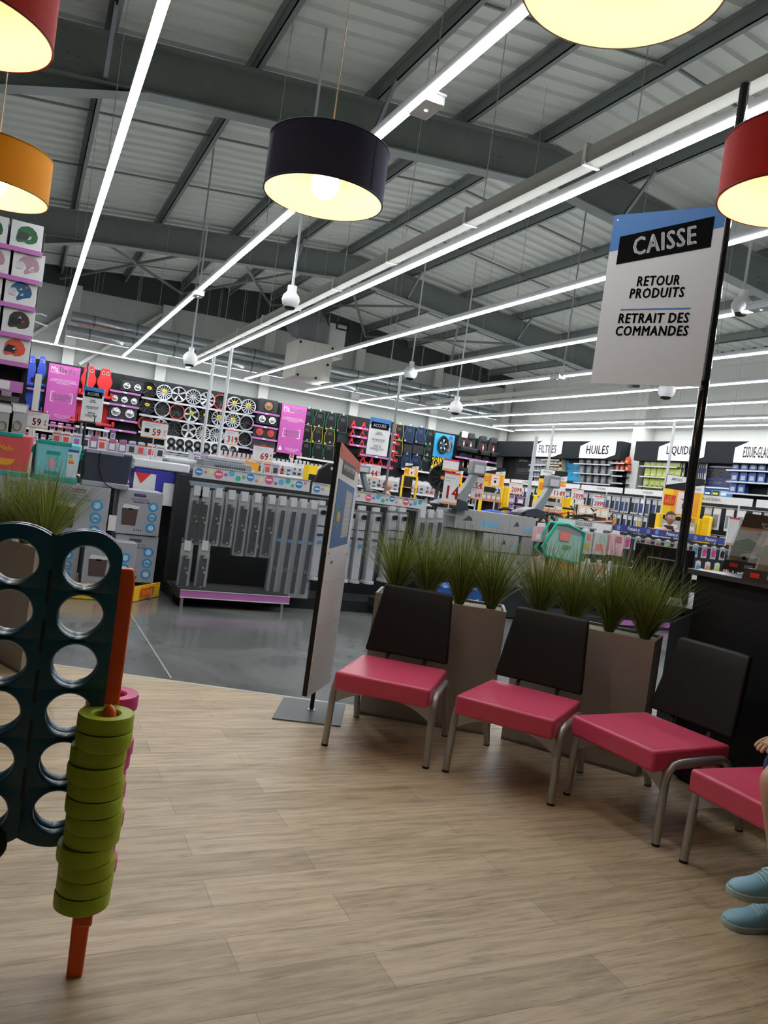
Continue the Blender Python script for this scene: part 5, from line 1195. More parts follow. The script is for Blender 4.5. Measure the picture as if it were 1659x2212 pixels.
for i, y in enumerate((330, 372, 412)): a = q5(764, y, XB-.25); c = q5(832, y, XB-.25); shelfx(c.y, a.y, a.z-.1, 'empty shelf with price clips under the orange bottles, %s one' % ORD[i])
grid(YJ, 'coolant_jug', 'yellow coolant jug', 'jug', ((958, 994, 1030, 1066, 1102, 1136), (958, 994, 1030, 1066, 1102, 1136)[:6], (950, 985, 1018, 1050), (945, 975, 1003, 1032)), (257, 318, 376, 432), 'yellow coolant jugs', None, .18, 'shelf of yellow coolant jugs')
grid(BJ, 'washer_fluid_jug', 'blue washer fluid jug', 'jug', ((1478, 1530, 1582, 1634, 1690), (1470, 1522, 1574, 1628, 1690), (1460, 1510, 1690)), (278, 345, 412), 'blue washer fluid jugs', None, .17, 'shelf of blue fluid jugs', (1448, 1740))
grid(FG, 'oil_filter', 'small grey oil filter can', 'filter', (290, 308, 326, 344), (268, 300, 335, 370), 'grey oil filters', (1, 1, 1.1), .11, 'shelf of grey filters', (278, 354))
grid(FY, 'filter_box', 'sand coloured filter box', 'box', (368, 392, 416, 442), (238, 270, 300), 'sand coloured filter boxes', (1, 1, 1.1), .10, 'shelf of filter boxes', (355, 458))
# posters of the oil wall
def xposter(x0, x1, yt, yb, lab, build):
    a = q5(x0, yt, XB-.12); c = q5(x1, yb, XB-.12); t = thing('wall_poster', lab, 'poster', (XB-.12, a.y, c.z)); Wd = a.y-c.y; Hh = a.z-c.z; F = frame((0, 0, 0), (0, -1, 0), (0, 0, 1)); build(t, F, Wd, Hh)
def bp1(t, F, W_, H_):
    MB().prism([(0, 0), (W_, 0), (W_, H_), (0, H_)], -.02, 0, mat('poster_sky', (.02, .30, .58), .5), F).build('sheet', t)
    b = MB(); b.prism([(W_*.2, H_*.82), (W_*.3, H_*.92), (W_*.8, H_*.92), (W_*.9, H_*.82), (W_*.8, H_*.70), (W_*.3, H_*.70)], .001, .02, CHAR, F); b.prism([(W_*.2, H_*.04), (W_*.3, H_*.12), (W_*.8, H_*.12), (W_*.9, H_*.04)], .001, .02, CHAR, F); b.build('picture', t)
    for s_, z_, fw, fh, m_ in (('SUR VOS', .60, .6, .04, CARD), ('GARANTIES', .53, .75, .05, CARD), ('À VIE', .33, .80, .12, YEL)): text(s_, .3, m_, t, F @ T(W_*.5, H_*z_, .002), world=False, bold=.015, fit=(W_*fw, H_*fh))
xposter(468, 550, 222, 402, 'blue poster reading À VIE between the filters and the oil cans', bp1)
def bp2(t, F, W_, H_):
    MB().prism([(0, 0), (W_, 0), (W_, H_), (0, H_)], -.02, 0, mat('poster_navy', (.015, .025, .11), .5), F).build('sheet', t)
    MB().prism([(W_*.02, .0), (W_*.98, 0), (W_*.98, H_*.22), (W_*.02, H_*.20)], .001, .003, mat('poster_glow_blue', (.05, .30, .65), .5), F).build('lower_band', t)
    Y_ = mat('poster_gold', (.90, .62, .02)); P_ = CARD
    text('Norauto reprend', .19, mat('poster_grey_text', (.4, .42, .5)), t, F @ T(W_*.42, H_*.95, .002), world=False, fit=(W_*.6, H_*.04)); text('votre ancienne batterie', .19, mat('poster_grey_text'), t, F @ T(W_*.5, H_*.89, .002), world=False, fit=(W_*.85, H_*.04))
    MB().prism([(W_*.12, H_*.76), (W_*.88, H_*.76), (W_*.88, H_*.79), (W_*.12, H_*.79)], .003, .02, P_, F).build('clip_rail', t)
    for s_, x_, z_, fw, fh, m_ in (('ET VOUS OFFRE', .5, .70, .80, .05, Y_), ('15€', .34, .595, .50, .11, Y_), ('POUR', .78, .63, .30, .045, Y_), ("L'ACHAT", .78, .57, .30, .04, Y_), ('QUELLE QUE SOIT', .5, .475, .80, .045, P_), ('LA MARQUE', .5, .385, .82, .075, P_)): text(s_, .3, m_, t, F @ T(W_*x_, H_*z_, .002), world=False, bold=.02, fit=(W_*fw, H_*fh))
    MB().prism([(W_*.08, H_*.25), (W_*.9, H_*.25), (W_*.9, H_*.285), (W_*.08, H_*.285)], .002, .004, P_, F).build('white_rule', t)
    b = MB()
    for k, m_ in enumerate((BLACK, CHAR, LGREY)): b.prism([(W_*(.10+.26*k), H_*.08), (W_*(.30+.26*k), H_*.08), (W_*(.30+.26*k), H_*.19), (W_*(.10+.26*k), H_*.19)], .004, .02, m_, F); b.prism([(W_*(.12+.26*k), H_*.10), (W_*(.28+.26*k), H_*.10), (W_*(.28+.26*k), H_*.15), (W_*(.12+.26*k), H_*.15)], .021, .024, (CARD, YEL, WHITE)[k], F)
    b.build('battery_picture', t)
xposter(1303, 1448, 240, 492, 'dark blue battery poster reading 15€ LA MARQUE beside the blue jugs', bp2)
def bp3(t, F, W_, H_):
    MB().prism([(0, 0), (W_, 0), (W_, H_), (0, H_)], -.02, 0, mat('poster_black', (.02, .02, .022)), F).build('sheet', t)
    text('MaRévision', .30, CARD, t, F @ T(W_*.5, H_*.90, .002), world=False, bold=.01, fit=(W_*.85, H_*.07))
    for s_, z_ in (('MA GARANTIE', .46), ('CONSTRUCTEUR', .38), ('PRÉSERVÉE', .30)): text(s_, .2, CARD, t, F @ T(W_*.5, H_*z_, .002), world=False, bold=.01, fit=(W_*.75, H_*.05)); text('à prix Norauto', .12, CARD, t, F @ T(W_*.4, H_*.78, .002), world=False, sx=.7)
xposter(180, 268, 222, 385, 'black poster with white lettering beside the filter shelves', bp3)
# white blister cards of wiper blades
BLW = MB(); BLW.box(-.02, .02, -.055, .055, -.70, 0, WBX[0]); BLW.box(-.03, -.02, -.02, .02, -.62, -.06, BLACK); BLW.box(-.032, -.02, -.05, .05, -.40, -.26, mat('navy_ink')); BLW = BLW.mesh('wiper_card')
for k in range(14):
    if 1150+k*12 > 1182 and 1150+k*12 < 1228: continue
    p = q5(1150+k*12, 250, XB-.2); place(BLW, 'wiper_card', 'long white wiper blade card hanging below the LIQUIDES sign', 'package', (XB-.25, p.y, p.z), 0, 'white wiper cards on the oil wall', (1, 1, .95))
# ================================================================== THE FRONT ROW OF DISPLAY RACKS (Y about 8.4)
GY = 8.45
# ---- wiper rack
RPM = mat('rack_black', (.010, .010, .011), .6)
def rack(x0, x1, ztop, lab, back=True, yb=9.05, col=RPM):
    t = thing('display_rack', lab, 'display rack', ((x0+x1)/2, yb, 0), 0)
    MB().box(x0, x1, yb-.03, yb+.03, .12, ztop, col).build('back_panel', t, world=True)
    for x in (x0, x1): MB().box(x-.02, x+.02, yb-.04, yb+.04, .02, ztop+.02, CHAR).build('upright', t, world=True)
    MB().box(x0, x1, yb-.62, yb+.15, .0, .13, CHAR).build('base_plinth', t, world=True)
    MB().box(x0, x1, yb-.72, yb-.70, ztop-.06, ztop-.04, STEEL).build('hook_rail', t, world=True)
    return t
rk = rack(1.62, 5.02, 1.36, 'black rack hung with clear packs of roof bars and tubes')
b = MB(); b.box(1.60, 2.80, 8.07, 8.45, .10, .20, CHAR); b.build('lower_deck', rk, world=True)
b = MB(); b.box(1.62, 2.82, 8.055, 8.07, .115, .185, PINK); b.box(1.62, 2.82, 8.05, 8.056, .185, .192, CARD); b.box(1.62, 2.82, 8.05, 8.056, .105, .115, CARD); b.build('purple_rail', rk, world=True)
b = MB(); b.box(3.95, 4.9, 8.16, 8.45, .10, .20, CHAR); b.build('lower_deck', rk, world=True)
b = MB(); b.box(4.0, 4.9, 8.145, 8.16, .115, .185, PINK); b.build('purple_rail', rk, world=True)
for x, y in ((1.66, 8.12), (2.76, 8.12), (4.0, 8.2)): MB().cyl((x, y, 0), (x, y, .10), .018, STEEL, 10).build('caster', rk, world=True)
# strip printed with coloured dots along the rack's head
DOTC = [mat('dot_'+n, c, .5) for n, c in (('blue', (.03, .25, .60)), ('rose', (.72, .10, .22)), ('teal', (.04, .42, .42)), ('coral', (.78, .22, .18)), ('violet', (.30, .12, .42)), ('green', (.12, .48, .20)), ('lemon', (.75, .75, .30)), ('sky', (.10, .45, .62)))]
def dots(x0, x1, z0, z1, lab):
    t = thing('header_strip', lab, 'shelf header', (x0, 8.40, z0)); L = x1-x0; H_ = z1-z0; F = frame((0, 0, 0), (1, 0, 0), (0, 0, 1))
    MB().box(0, L, 0, .01, 0, H_, mat('strip_white', (.62, .63, .64), .45)).build('card', t)
    MB().box(0, L, -.008, 0, H_-.012, H_, LGREY).box(0, L, -.008, 0, 0, .010, LGREY).build('edge_rail', t)
    b = MB(); x = .06; k = 0; rr = (.046, .018, .030, .052, .020, .036, .032, .022)
    while x < L-.05:
        r = rr[k % 8]*H_/.15; zz = H_*.5+((k % 3)-1)*H_*.16*(1 if r < .04 else .3); b.disc((x, zz), r, DOTC[(k*3) % 8], 18, .002, F)
        if r > .036: b.prism([(x-r*.7, zz-.006), (x+r*.7, zz-.006), (x+r*.7, zz+.012), (x-r*.7, zz+.012)], .002, .003, CARD, F)
        x += r+rr[(k+1) % 8]*H_/.15+.012; k += 1
    b.build('coloured_dots', t)
dots(1.66, 3.00, 1.36, 1.50, 'white strip printed with coloured dots over the shorter wiper packs')
dots(3.03, 3.32, 1.345, 1.48, 'short piece of dotted strip left of the information stand')
dots(3.50, 4.55, 1.33, 1.45, 'white strip printed with coloured dots right of the information stand')
# ---- hanging packs
WPB = mat('wiper_rubber', (.004, .005, .006), .4); WPN = mat('wiper_navy', (.010, .016, .035), .4)
BLIST = mat('blister_shell', (.70, .72, .74), .10, alpha=.09); BACK_ = mat('blister_card', (.34, .35, .36), .5)
def bar_pack(L, dark, kind):
    b = MB(); w_ = .062
    b.box(-w_, w_, -.006, .0, -L, 0, BACK_); b.box(-w_, w_, -.052, -.008, -L, -.10, BLIST); b.box(-.035, .035, -.016, -.007, -.075, .03, mat('pack_tag', (.62, .62, .62), .5))
    m_ = WPB if dark else WPN
    if kind == 0:
        b.bar((-.012, -.03, -.13), (-.022, -.03, -L+.04), .046, .024, m_); b.bar((.024, -.03, -.16), (.016, -.03, -L+.03), .026, .02, m_)
        for z in (.15, .5*L, L-.05): b.cyl((.0, -.056, -z), (.0, -.04, -z), .011, STEEL, 8)
        b.cyl((.02, -.056, -.5*L-.05), (.02, -.04, -.5*L-.05), .011, STEEL, 8)
    else:
        b.bar((.01, -.03, -.13), (-.01, -.03, -L+.05), .042, .026, m_); b.cbox((.0, -.045, -.42*L), (.045, .02, .035), mat('clip_blue', (.10, .25, .45), .4)); b.cbox((-.01, -.045, -.72*L), (.04, .02, .04), DSTEEL)
    return b.mesh('wiper_pack')
def tube_pack():
    b = MB(); b.cyl((0, -.05, -.86), (0, -.05, -.02), .062, BLIST, 16); b.box(-.045, .045, -.05, -.045, -.84, -.05, mat('tube_insert', (.50, .52, .56), .5)); b.cyl((0, -.118, -.10), (0, -.112, -.10), .028, BLACK, 14)
    b.box(-.05, .05, -.114, -.112, -.26, -.25, INK); b.box(-.04, .04, -.114, -.112, -.37, -.345, mat('navy_ink')); b.cyl((0, -.118, -.44), (0, -.112, -.44), .022, mat('clip_blue'), 12); b.box(-.035, .035, -.03, -.02, -.02, .03, mat('pack_tag'))
    b.cyl((0, -.05, -.88), (0, -.05, -.85), .064, LGREY, 16); return b.mesh('tube_pack')
def hang(me, px, py, Y, nm, lab, cat, grp, rz_=0, depth=3, ddy=.055):
    p = ony(px, py, Y)
    for k in range(depth): place(me, nm, lab if k == 0 else lab+(', next behind', ', rearmost')[k-1], cat, (p.x+k*.006, Y+k*ddy, p.z-.004*k), rz_, grp)
C6 = (340, 1000, 3.456)
def q6(x, y): return C6[0]+x/C6[2], C6[1]+y/C6[2]
MA = bar_pack(.60, True, 0); MC = bar_pack(.68, True, 0); ML = bar_pack(1.10, False, 1); MS = bar_pack(.52, False, 0); TP = tube_pack()
for i, (x, y, me, L) in enumerate(((300, 190, MA, 0), (362, 200, MA, 0), (462, 208, MA, 0), (560, 222, MA, 0), (655, 235, MC, 0), (752, 245, MC, 0), (858, 258, MC, 0))):
    hang(me, *q6(x, y), 8.30, 'wiper_pack', 'shorter clear pack with black wiper blade hanging %s in the upper line' % ORD[i], 'package', 'shorter wiper packs')
for i, (x, y) in enumerate(((940, 268), (1020, 278), (1095, 288), (1172, 298))):
    hang(ML, *q6(x, y), 8.28, 'wiper_pack', 'long clear pack with black wiper arm hanging %s in the tall line' % ORD[i], 'package', 'long wiper packs')
for i, (x, y) in enumerate(((226, 600), (356, 600))):
    hang(MS, *q6(x, y), 8.26, 'wiper_pack', 'clear dark bladed pack hanging low above the purple rail, %s' % ('nearer the boxes' if i == 0 else 'nearer the dark gap'), 'package', 'low wiper packs', depth=2)
TT_ = [q6(1228, 300), q6(1378, 318), q6(1445, 328), q6(1530, 338), q6(1635, 350)] + [(640+x/3.606, 820+y/3.606) for x, y in ((752, 1005), (828, 1015))]
for i, (x, y) in enumerate(TT_): hang(TP, x, y, 8.30, 'tube_pack', 'clear round tube pack with white insert hanging %s along the rack' % ORD[i], 'package', 'round tube packs')
DP = bar_pack(.80, True, 1)
for i, x in enumerate((985, 1050, 1120)): hang(DP, 640+x/3.606, 820+1030/3.606, 8.32, 'wiper_pack', 'black blade pack, %s behind the grass' % ORD[i], 'package', 'packs hanging behind the grass', depth=2)
b = MB(); b.box(1.63, 2.55, 8.35, 8.38, .66, .70, mat('rail_blue_grey', (.22, .30, .36), .4)); b.box(1.63, 2.0, 8.3, 8.33, 1.27, 1.31, mat('rail_blue_grey')); b.build('cross_rail', rk, world=True)
# ---- boxed carriers stack
CRD = mat('carton_grey', (.36, .365, .37), .55); CRP = mat('carton_print_blue', (.12, .42, .68), .5)
def carton(w_, hh_, d_, icons=True, pic=True, name='carton'):
    b = MB(); b.box(0, w_, 0, d_, 0, hh_, CRD); F = frame((0, 0, 0), (1, 0, 0), (0, 0, 1))
    if icons:
        for k in range(3): b.disc((w_*(.62+.13*k), hh_*.38), min(.055*w_, hh_*.2), CRP, 18, .002, F)
    if pic: b.prism([(w_*.14, hh_*.42), (w_*.22, hh_*.55), (w_*.26, hh_*.70), (w_*.34, hh_*.60), (w_*.37, hh_*.45)], 0, .002, mat('print_dark', (.06, .06, .065)), F)
    b.prism([(w_*.45, hh_*.86), (w_*.58, hh_*.86), (w_*.58, hh_*.90), (w_*.45, hh_*.90)], 0, .002, mat('print_orange', (.6, .3, .08)), F); b.box(w_*.05, w_*.95, d_*.48, d_*.52, hh_, hh_+.001, LGREY); return b.mesh(name)
CTN = carton(.98, .27, .62); CTC = carton(.42, .24, .55, False, False)
t = thing('display_podium', 'black podium under the grey carton stack', 'podium', (5.85, 9.05, 0)); MB().box(5.08, 6.50, 8.62, 9.4, .02, .44, CHAR).build('body', t, world=True)
kk = 0
for ri, (z, hh2, py_, items) in enumerate(((1.145, .262, 1120, ((983, 1083, 1), (1085, 1104, 0), (1105.5, 1162, 1))), (.895, .24, 1162, ((986, 1031, 0), (1043, 1077, 0), (1079, 1122, 1), (1131, 1157, 0))), (.655, .23, 1200, ((981, 1033, 1), (1036, 1074, 0), (1082, 1110, 0), (1114, 1152, 1))), (.455, .19, 1240, ((984, 1030, 0), (1034, 1078, 1), (1084, 1128, 1))))):
    for (xa_, xb_, ic) in items:
        a = ony(xa_, py_, 8.58).x; c_ = ony(xb_, py_+4, 8.58).x
        place(carton(c_-a-.008, hh2-.006, .55, bool(ic), bool(ic)), 'carton', 'grey printed carton in the %s tier of the stack behind the grass, %s one placed' % (('top', 'second', 'third', 'lowest')[ri], ORD[kk]), 'box', (a, 8.57+.02*((kk*5) % 4), z), radians((kk*3) % 5-2)*.5, 'grey bicycle carrier cartons'); kk += 1
# ---- folding tow bar carriers standing on top
CARR = mat('carrier_grey', (.26, .28, .29), .4)
def carrier(px, py, D, zb, lab, s=1., flip=1):
    p = deep(px, py, D); t = thing('bicycle_carrier', lab, 'bike rack', (p.x, p.y, zb), radians(-8))
    F = frame((0, 0, 0), (1, 0, 0), (0, 0, 1)); s_ = s; f = flip
    b = MB(); b.prism([(f*-.42*s_, .0), (f*.16*s_, 0), (f*.12*s_, .16*s_), (f*-.10*s_, .20*s_), (f*-.30*s_, .14*s_), (f*-.44*s_, .06*s_)], -.16, .16, mat('carrier_dark', (.045, .055, .07), .35), F); b.build('base_housing', t, bevel=.01)
    b = MB(); b.prism([(f*-.10*s_, .14*s_), (f*.12*s_, .12*s_), (f*.34*s_, .70*s_), (f*.22*s_, .74*s_), (f*.10*s_, .46*s_)], -.06, .06, CARR, F); b.build('folding_arm', t, bevel=.012)
    b = MB(); b.box(f*.30*s_-.10, f*.30*s_+.10, -.08, .08, .66*s_, .92*s_, CARR); b.build('lamp_carrier', t, bevel=.02)
    b = MB(); b.box(f*.30*s_-.07, f*.30*s_+.07, -.085, -.08, .70*s_, .84*s_, mat('lamp_clear', (.6, .6, .62), .2)); b.build('lens', t)
    b = MB(); b.cyl((f*-.38*s_, -.18, .03), (f*-.38*s_, -.14, .03), .03, BLACK, 12); b.build('wheel', t)
carrier(1152, 1128, 10.9, 1.408, 'folded grey bicycle carrier standing on the carton stack', .68)
carrier(985, 1098, 10.0, 1.385, 'grey bicycle carrier with a raised arm beside the price card', .72)
carrier(795, 1065, 9.9, 1.40, 'silver folding carrier lying behind the dotted strip', .42, -1)
# ---- black tray seat, fan heater with grille, cooler, blue cool boxes on the left
p = deep(713, 1062, 10.3); t = thing('black_crate_tray', 'black plastic boot tray with a handle hole standing upright', 'tray', (p.x, p.y, p.z-.15)); t.location.z = 1.30; o = MB().box(-.3, .3, -.15, .15, 0, 1.295, CHAR).build('display_block'); o.location = (p.x, p.y, 0); tag(o, 'charcoal display block under the black boot tray', 'podium')
b = MB(); b.prism([(-.20, 0), (.22, 0), (.24, .25), (.20, .42), (.08, .47), (-.08, .46), (-.20, .36), (-.24, .18)], -.04, .04, BLACK, frame((0, 0, 0), (1, 0, 0), (0, 0, 1))); b.build('shell', t, bevel=.02, seg=3)
b = MB(); b.prism([(-.05, .37), (.06, .37), (.06, .41), (-.05, .41)], .041, .044, LGREY, frame((0, 0, 0), (1, 0, 0), (0, 0, 1))); b.build('handle_hole', t)
def onrack(px, py, Y, z): p = ony(px, py, Y); return Vector((p.x, Y, z))
def z_at(px, py, Y): return ony(px, py, Y).z
STAND = thing('display_table', 'long grey table carrying the cool boxes behind the carton stack', 'table', (1.8, 9.8, 0)); MB().box(.6, 3.4, 9.30, 10.3, 1.14, 1.18, GREY).build('top', STAND, world=True)
b = MB(); b.box(.7, 3.3, 9.4, 10.2, .02, 1.14, CHAR); b.build('body', STAND, world=True)
L0 = ony(437, 990, 9.6); L1 = ony(538, 1030, 9.6)
t = thing('fridge_box', 'grey compressor cool box with slotted grille and coiled cable', 'cool box', ((L0.x+L1.x)/2, 9.5, 1.19)); wF = L1.x-L0.x; hF = L0.z-1.19+.02
MB().box(-wF/2, wF/2, 0, .45, 0, hF-.02, mat('fridge_grey', (.27, .30, .32), .45)).build('body', t, bevel=.012); MB().box(-wF/2+.04, wF/2-.1, .0, .42, hF-.02, hF+.03, LGREY).build('lid', t, bevel=.01)
b = MB()
for k in range(18):
    x = -wF/2+.14+k*.022
    b.box(x, x+.010, -.002, .001, hF*.55, hF*.82, BLACK); b.box(x, x+.010, -.002, .001, hF*.06, hF*.30, BLACK)
b.build('grille', t)
b = MB(); b.tube([(-wF/2+.14+.10*k, -.02-.004*(k % 2), hF*(.46+.05*sin(k*2))) for k in range(5)], .008, mat('cable_brown', (.04, .02, .02)), 6); b.tube([(-wF/2+.16+.10*k, -.025, hF*(.40+.05*cos(k*2))) for k in range(4)], .007, mat('cable_brown'), 6); b.build('cable', t)
p = onrack(408, 1010, 9.9, 1.19); t = thing('cool_box', 'grey cool box with a pale domed lid behind the white lidded one', 'cool box', p); MB().box(-.30, .26, 0, .4, 0, .20, mat('dark_navy_grey', (.05, .055, .065), .4)).build('body', t, bevel=.02)
MB().box(-.28, .26, 0, .4, .20, .36, mat('pale_grey_lid', (.42, .45, .46), .4)).build('lid', t, bevel=.05, seg=3)
p = onrack(328, 1030, 9.25, 0); LBx = ony(285, 1000, 9.25); RBx = ony(400, 1045, 9.25)
t = thing('cool_box', 'blue cool box with a white lid and a taped paper', 'cool box', ((LBx.x+RBx.x)/2, 9.1, .98)); ww = RBx.x-LBx.x; DBLU = mat('cool_blue', (.05, .05, .40), .4)
MB().box(-ww/2+.02, ww/2-.02, 0, .42, 0, .40, DBLU).build('body', t, bevel=.02); MB().box(-ww/2, ww/2, -.02, .44, .40, .50, mat('lid_white', (.72, .74, .76), .4)).build('lid', t, bevel=.015)
MB().box(-ww/2+.02, -ww/2+.26, -.028, -.022, .02, .34, CARD).box(.04, .28, -.03, -.022, .0, .26, CARD).build('paper', t); b = MB(); b.prism([(-ww/2+.03, .34), (-ww/2+.2, .34), (-ww/2+.1, .22)], .029, .031, RED, frame((0, 0, 0), (1, 0, 0), (0, 0, 1))); b.build('red_corner', t)
# ---- cardboard cartons of cool boxes on a yellow edged pallet
NOR = mat('carton_silver', (.37, .385, .42), .5); NOR2 = mat('carton_silver_side', (.34, .34, .34), .5); ICN = mat('icon_blue', (.03, .30, .66), .45); ICL = mat('icon_light', (.40, .68, .85), .5)
def nor_box(lab, x0, z0, w_, hh_, y, d_, txt, pic=(.07, .05, .05), rot=0., flap=False):
    t = thing('cool_box_carton', lab, 'box', (x0, y, z0), rot, 'cool box cartons'); F = frame((0, 0, 0), (1, 0, 0), (0, 0, 1)); Fs = frame((w_, 0, 0), (0, 1, 0), (0, 0, 1))
    MB().box(0, w_, 0, d_, 0, hh_, NOR).build('carton', t, bevel=.004)
    b = MB()
    for k in range(3):
        c_ = (w_*.80, hh_*(.66-.24*k)); r = hh_*.105; b.disc(c_, r, ICN, 24, .002, F); b.disc(c_, r*.62, ICL, 20, .003, F)
        if k: b.prism([(c_[0]-r*.55, c_[1]-r*.3), (c_[0]+r*.5, c_[1]-r*.4), (c_[0]+r*.55, c_[1]+r*.1), (c_[0]-r*.4, c_[1]+r*.3)], .003, .004, GREY if k == 1 else CARD, F)
        else: b.prism([(c_[0]-r*.15, c_[1]-r*.45), (c_[0]+r*.15, c_[1]-r*.45), (c_[0]+r*.04, c_[1]+r*.5), (c_[0]-r*.04, c_[1]+r*.5)], .003, .004, CARD, F)
    b.build('printed_icons', t)
    b = MB(); P_ = mat('print_%02d' % int(pic[0]*100), pic, .5); b.prism([(w_*.12, hh_*.20), (w_*.44, hh_*.20), (w_*.46, hh_*.58), (w_*.10, hh_*.58)], .001, .003, P_, F); b.prism([(w_*.10, hh_*.58), (w_*.46, hh_*.58), (w_*.50, hh_*.64), (w_*.14, hh_*.68)], .001, .0032, CARD, F); b.box(w_*.24, w_*.34, -.006, -.003, hh_*.55, hh_*.585, INK)
    for k in range(4): b.box(w_*(.42+.05*k), w_*(.435+.05*k), -.003, -.0005, hh_*.08, hh_*.125, INK)
    b.build('printed_picture', t)
    b = MB(); b.box(w_*.34, w_*.60, -.003, -.0005, hh_*.865, hh_*.93, mat('logo_navy', (.04, .06, .30))); b.box(w_, w_+.003, d_*.3, d_*.7, hh_*.88, hh_*.93, mat('logo_ochre', (.7, .35, .05)))
    b.box(w_, w_+.003, d_*.2, d_*.8, hh_*.3, hh_*.33, LGREY); b.build('logo_plate', t)
    text('Norauto', hh_*.075, mat('logo_gold', (.85, .45, .08)), t, F @ T(w_*.47, hh_*.897, .0035), world=False, sx=1.0, bold=.018)
    text(txt, hh_*.068, mat('print_navy_text', (.05, .06, .22)), t, F @ T(w_*.52, hh_*.74, .001), world=False, sx=.95, bold=.01); text('glacière thermoélectrique', hh_*.04, mat('print_navy_text'), t, F @ T(w_*.48, hh_*.81, .001), world=False, sx=.9)
    return t
YBX = 8.38
nor_box('silver carton printed 12V/230V-28L with a white card hanging on its side', .27, .58, .58, .55, YBX, .42, '12V/230V-28L', (.03, .03, .035))
nor_box('upper silver cool box carton half hidden by the tall grass', -.32, .58, .56, .55, YBX, .42, '12V/230V-28L', (.03, .03, .036))
nor_box('silver carton printed 12V/230V-24L topmost beside the wiper rack', .95, .67, .45, .47, YBX+.12, .46, '12V/230V-24L', (.09, .055, .05))
nor_box('silver cool box carton in the lowest layer nearest the orange leg', .66, .14, .50, .46, YBX-.12, .40, '12V/230V-24L', (.09, .055, .051))
nor_box('silver cool box carton in the lowest layer seen through the board holes', .10, .12, .52, .45, YBX-.04, .42, '12V/230V-24L', (.09, .054, .05))
nor_box('silver cool box carton in the lowest layer behind the planter', -.46, .12, .54, .45, YBX-.02, .42, '12V/230V-28L', (.03, .031, .035))
nor_box('silver cool box carton under the topmost one beside the wiper rack', .97, .16, .44, .50, YBX+.14, .46, '12V/230V-24L', (.09, .056, .05))
t = thing('hanging_card', 'blank white card taped to the side of a silver carton', 'card', (.868, YBX+.06, .68)); t.location = (.862, YBX-.01, .70); MB().box(-.0, .075, -.003, .0, 0, .16, CARD).build('sheet', t)
pY = [onz(-60, 1262), onz(150, 1285), onz(268, 1302), onz(290, 1298), onz(348, 1262), onz(330, 1245)]
t = thing('pallet_skirt', 'yellow cardboard skirt printed LE PRIX around the carton stack', 'pallet skirt', (.6, 8.4, 0)); b = MB()
pts = [(-.9, 8.24), (.62, 8.20), (1.18, 8.20), (1.50, 8.62)]
for (xa, ya), (xb, yb_) in zip(pts, pts[1:]): b.bar((xa, ya, .085), (xb, yb_, .085), .012, .155, mat('skirt_yellow', (.88, .52, .02), .5))
b.build('skirt', t, world=True)
b = MB()
for k, xx in enumerate((-.3, .25, .8)): b.box(xx, xx+.24, 8.185, 8.192, .035, .13, mat('skirt_red', (.75, .10, .02)))
for k in range(10): b.box(1.06+.012*k, 1.064+.012*k, 8.188, 8.192, .04, .13, mat('skirt_red'))
b.build('red_patch', t, world=True)
Fk = frame((1.32, 8.362, .085), (pts[3][0]-pts[2][0], pts[3][1]-pts[2][1], 0), (0, 0, 1))
b = MB(); b.prism([(-.10, -.05), (.16, -.05), (.16, .05), (-.10, .05)], .007, .009, mat('skirt_red'), Fk); b.build('red_patch', t, world=True); text('LE PRIX', .055, YEL, t, Fk @ T(.03, 0, .0095), sx=.9, bold=.018)
for xx in (-.18, .37, .92): text('LE PRIX', .06, YEL, t, face_y(xx, 8.184, .083), sx=.9, bold=.018)
MB().box(-.9, 1.40, 8.42, 9.2, .012, .115, mat('pallet_wood', (.4, .3, .18), .8)).build('pallet_deck', t, world=True)
# cool boxes on top of the cartons
def cooler(x0, x1, zb, hh_, y, colm, lid, lab, rot=0., deco=None):
    t = thing('cool_box', lab, 'cool box', ((x0+x1)/2, y, zb), rot, None); w_ = x1-x0
    MB().prism([(-w_/2+.015, 0), (w_/2-.03, 0), (w_/2, hh_), (-w_/2, hh_)], -.36, 0, colm, frame((0, 0, 0), (1, 0, 0), (0, 0, 1))).build('body', t, bevel=.022, seg=3)
    MB().box(-w_/2+.02, w_/2-.1, -.006, .04, hh_-.035, hh_+.006, lid).build('lid_edge', t, bevel=.006)
    MB().box(-w_/2+.01, w_/2-.01, -.005, .34, -.004, .055, lid).build('foot_rim', t, bevel=.01)
    b = MB(); b.box(w_/2-.015, w_/2+.03, .10, .18, hh_*.62, hh_*.78, lid); b.build('handle_hinge', t, bevel=.006)
    return t
zt_ = 1.135
CRALM = mat('cooler_coral', (.68, .10, .10), .45); AQUA = mat('cooler_aqua', (.20, .58, .62), .45); MINT = mat('mint_trim', (.01, .34, .28), .45); SLATE = mat('cooler_slate', (.035, .045, .07), .4); GTRIM = mat('grey_trim', (.33, .36, .40), .4)
a0, a1 = ony(72, 1000, 8.5).x, ony(173, 1000, 8.5).x
cooler(-.36, a0-.02, zt_, .42, 8.42, CRALM, MINT, 'coral red cool box with green trim at the photo edge', .0)
t = [o for o in COL.objects if o.get('label', '').startswith('coral red')][0]; F = frame((0, -.002, 0), (1, 0, 0), (0, 0, 1))
text('Hello', .075, YEL, t, F @ T(-.02, .27, .001), world=False, shear=.2, name='print'); b = MB(); b.prism([(.09*cos(pi+pi*k/12)-.02, .09*sin(pi+pi*k/12)*.75+.17) for k in range(13)], 0, .002, mat('print_mango', (.85, .40, .03)), F); b.build('fruit_print', t)
cooler(a0, a1, zt_, .40, 8.42, AQUA, MINT, 'aqua cool box printed with a milkshake and an energy label', .0)
t = [o for o in COL.objects if o.get('label', '').startswith('aqua cool')][0]
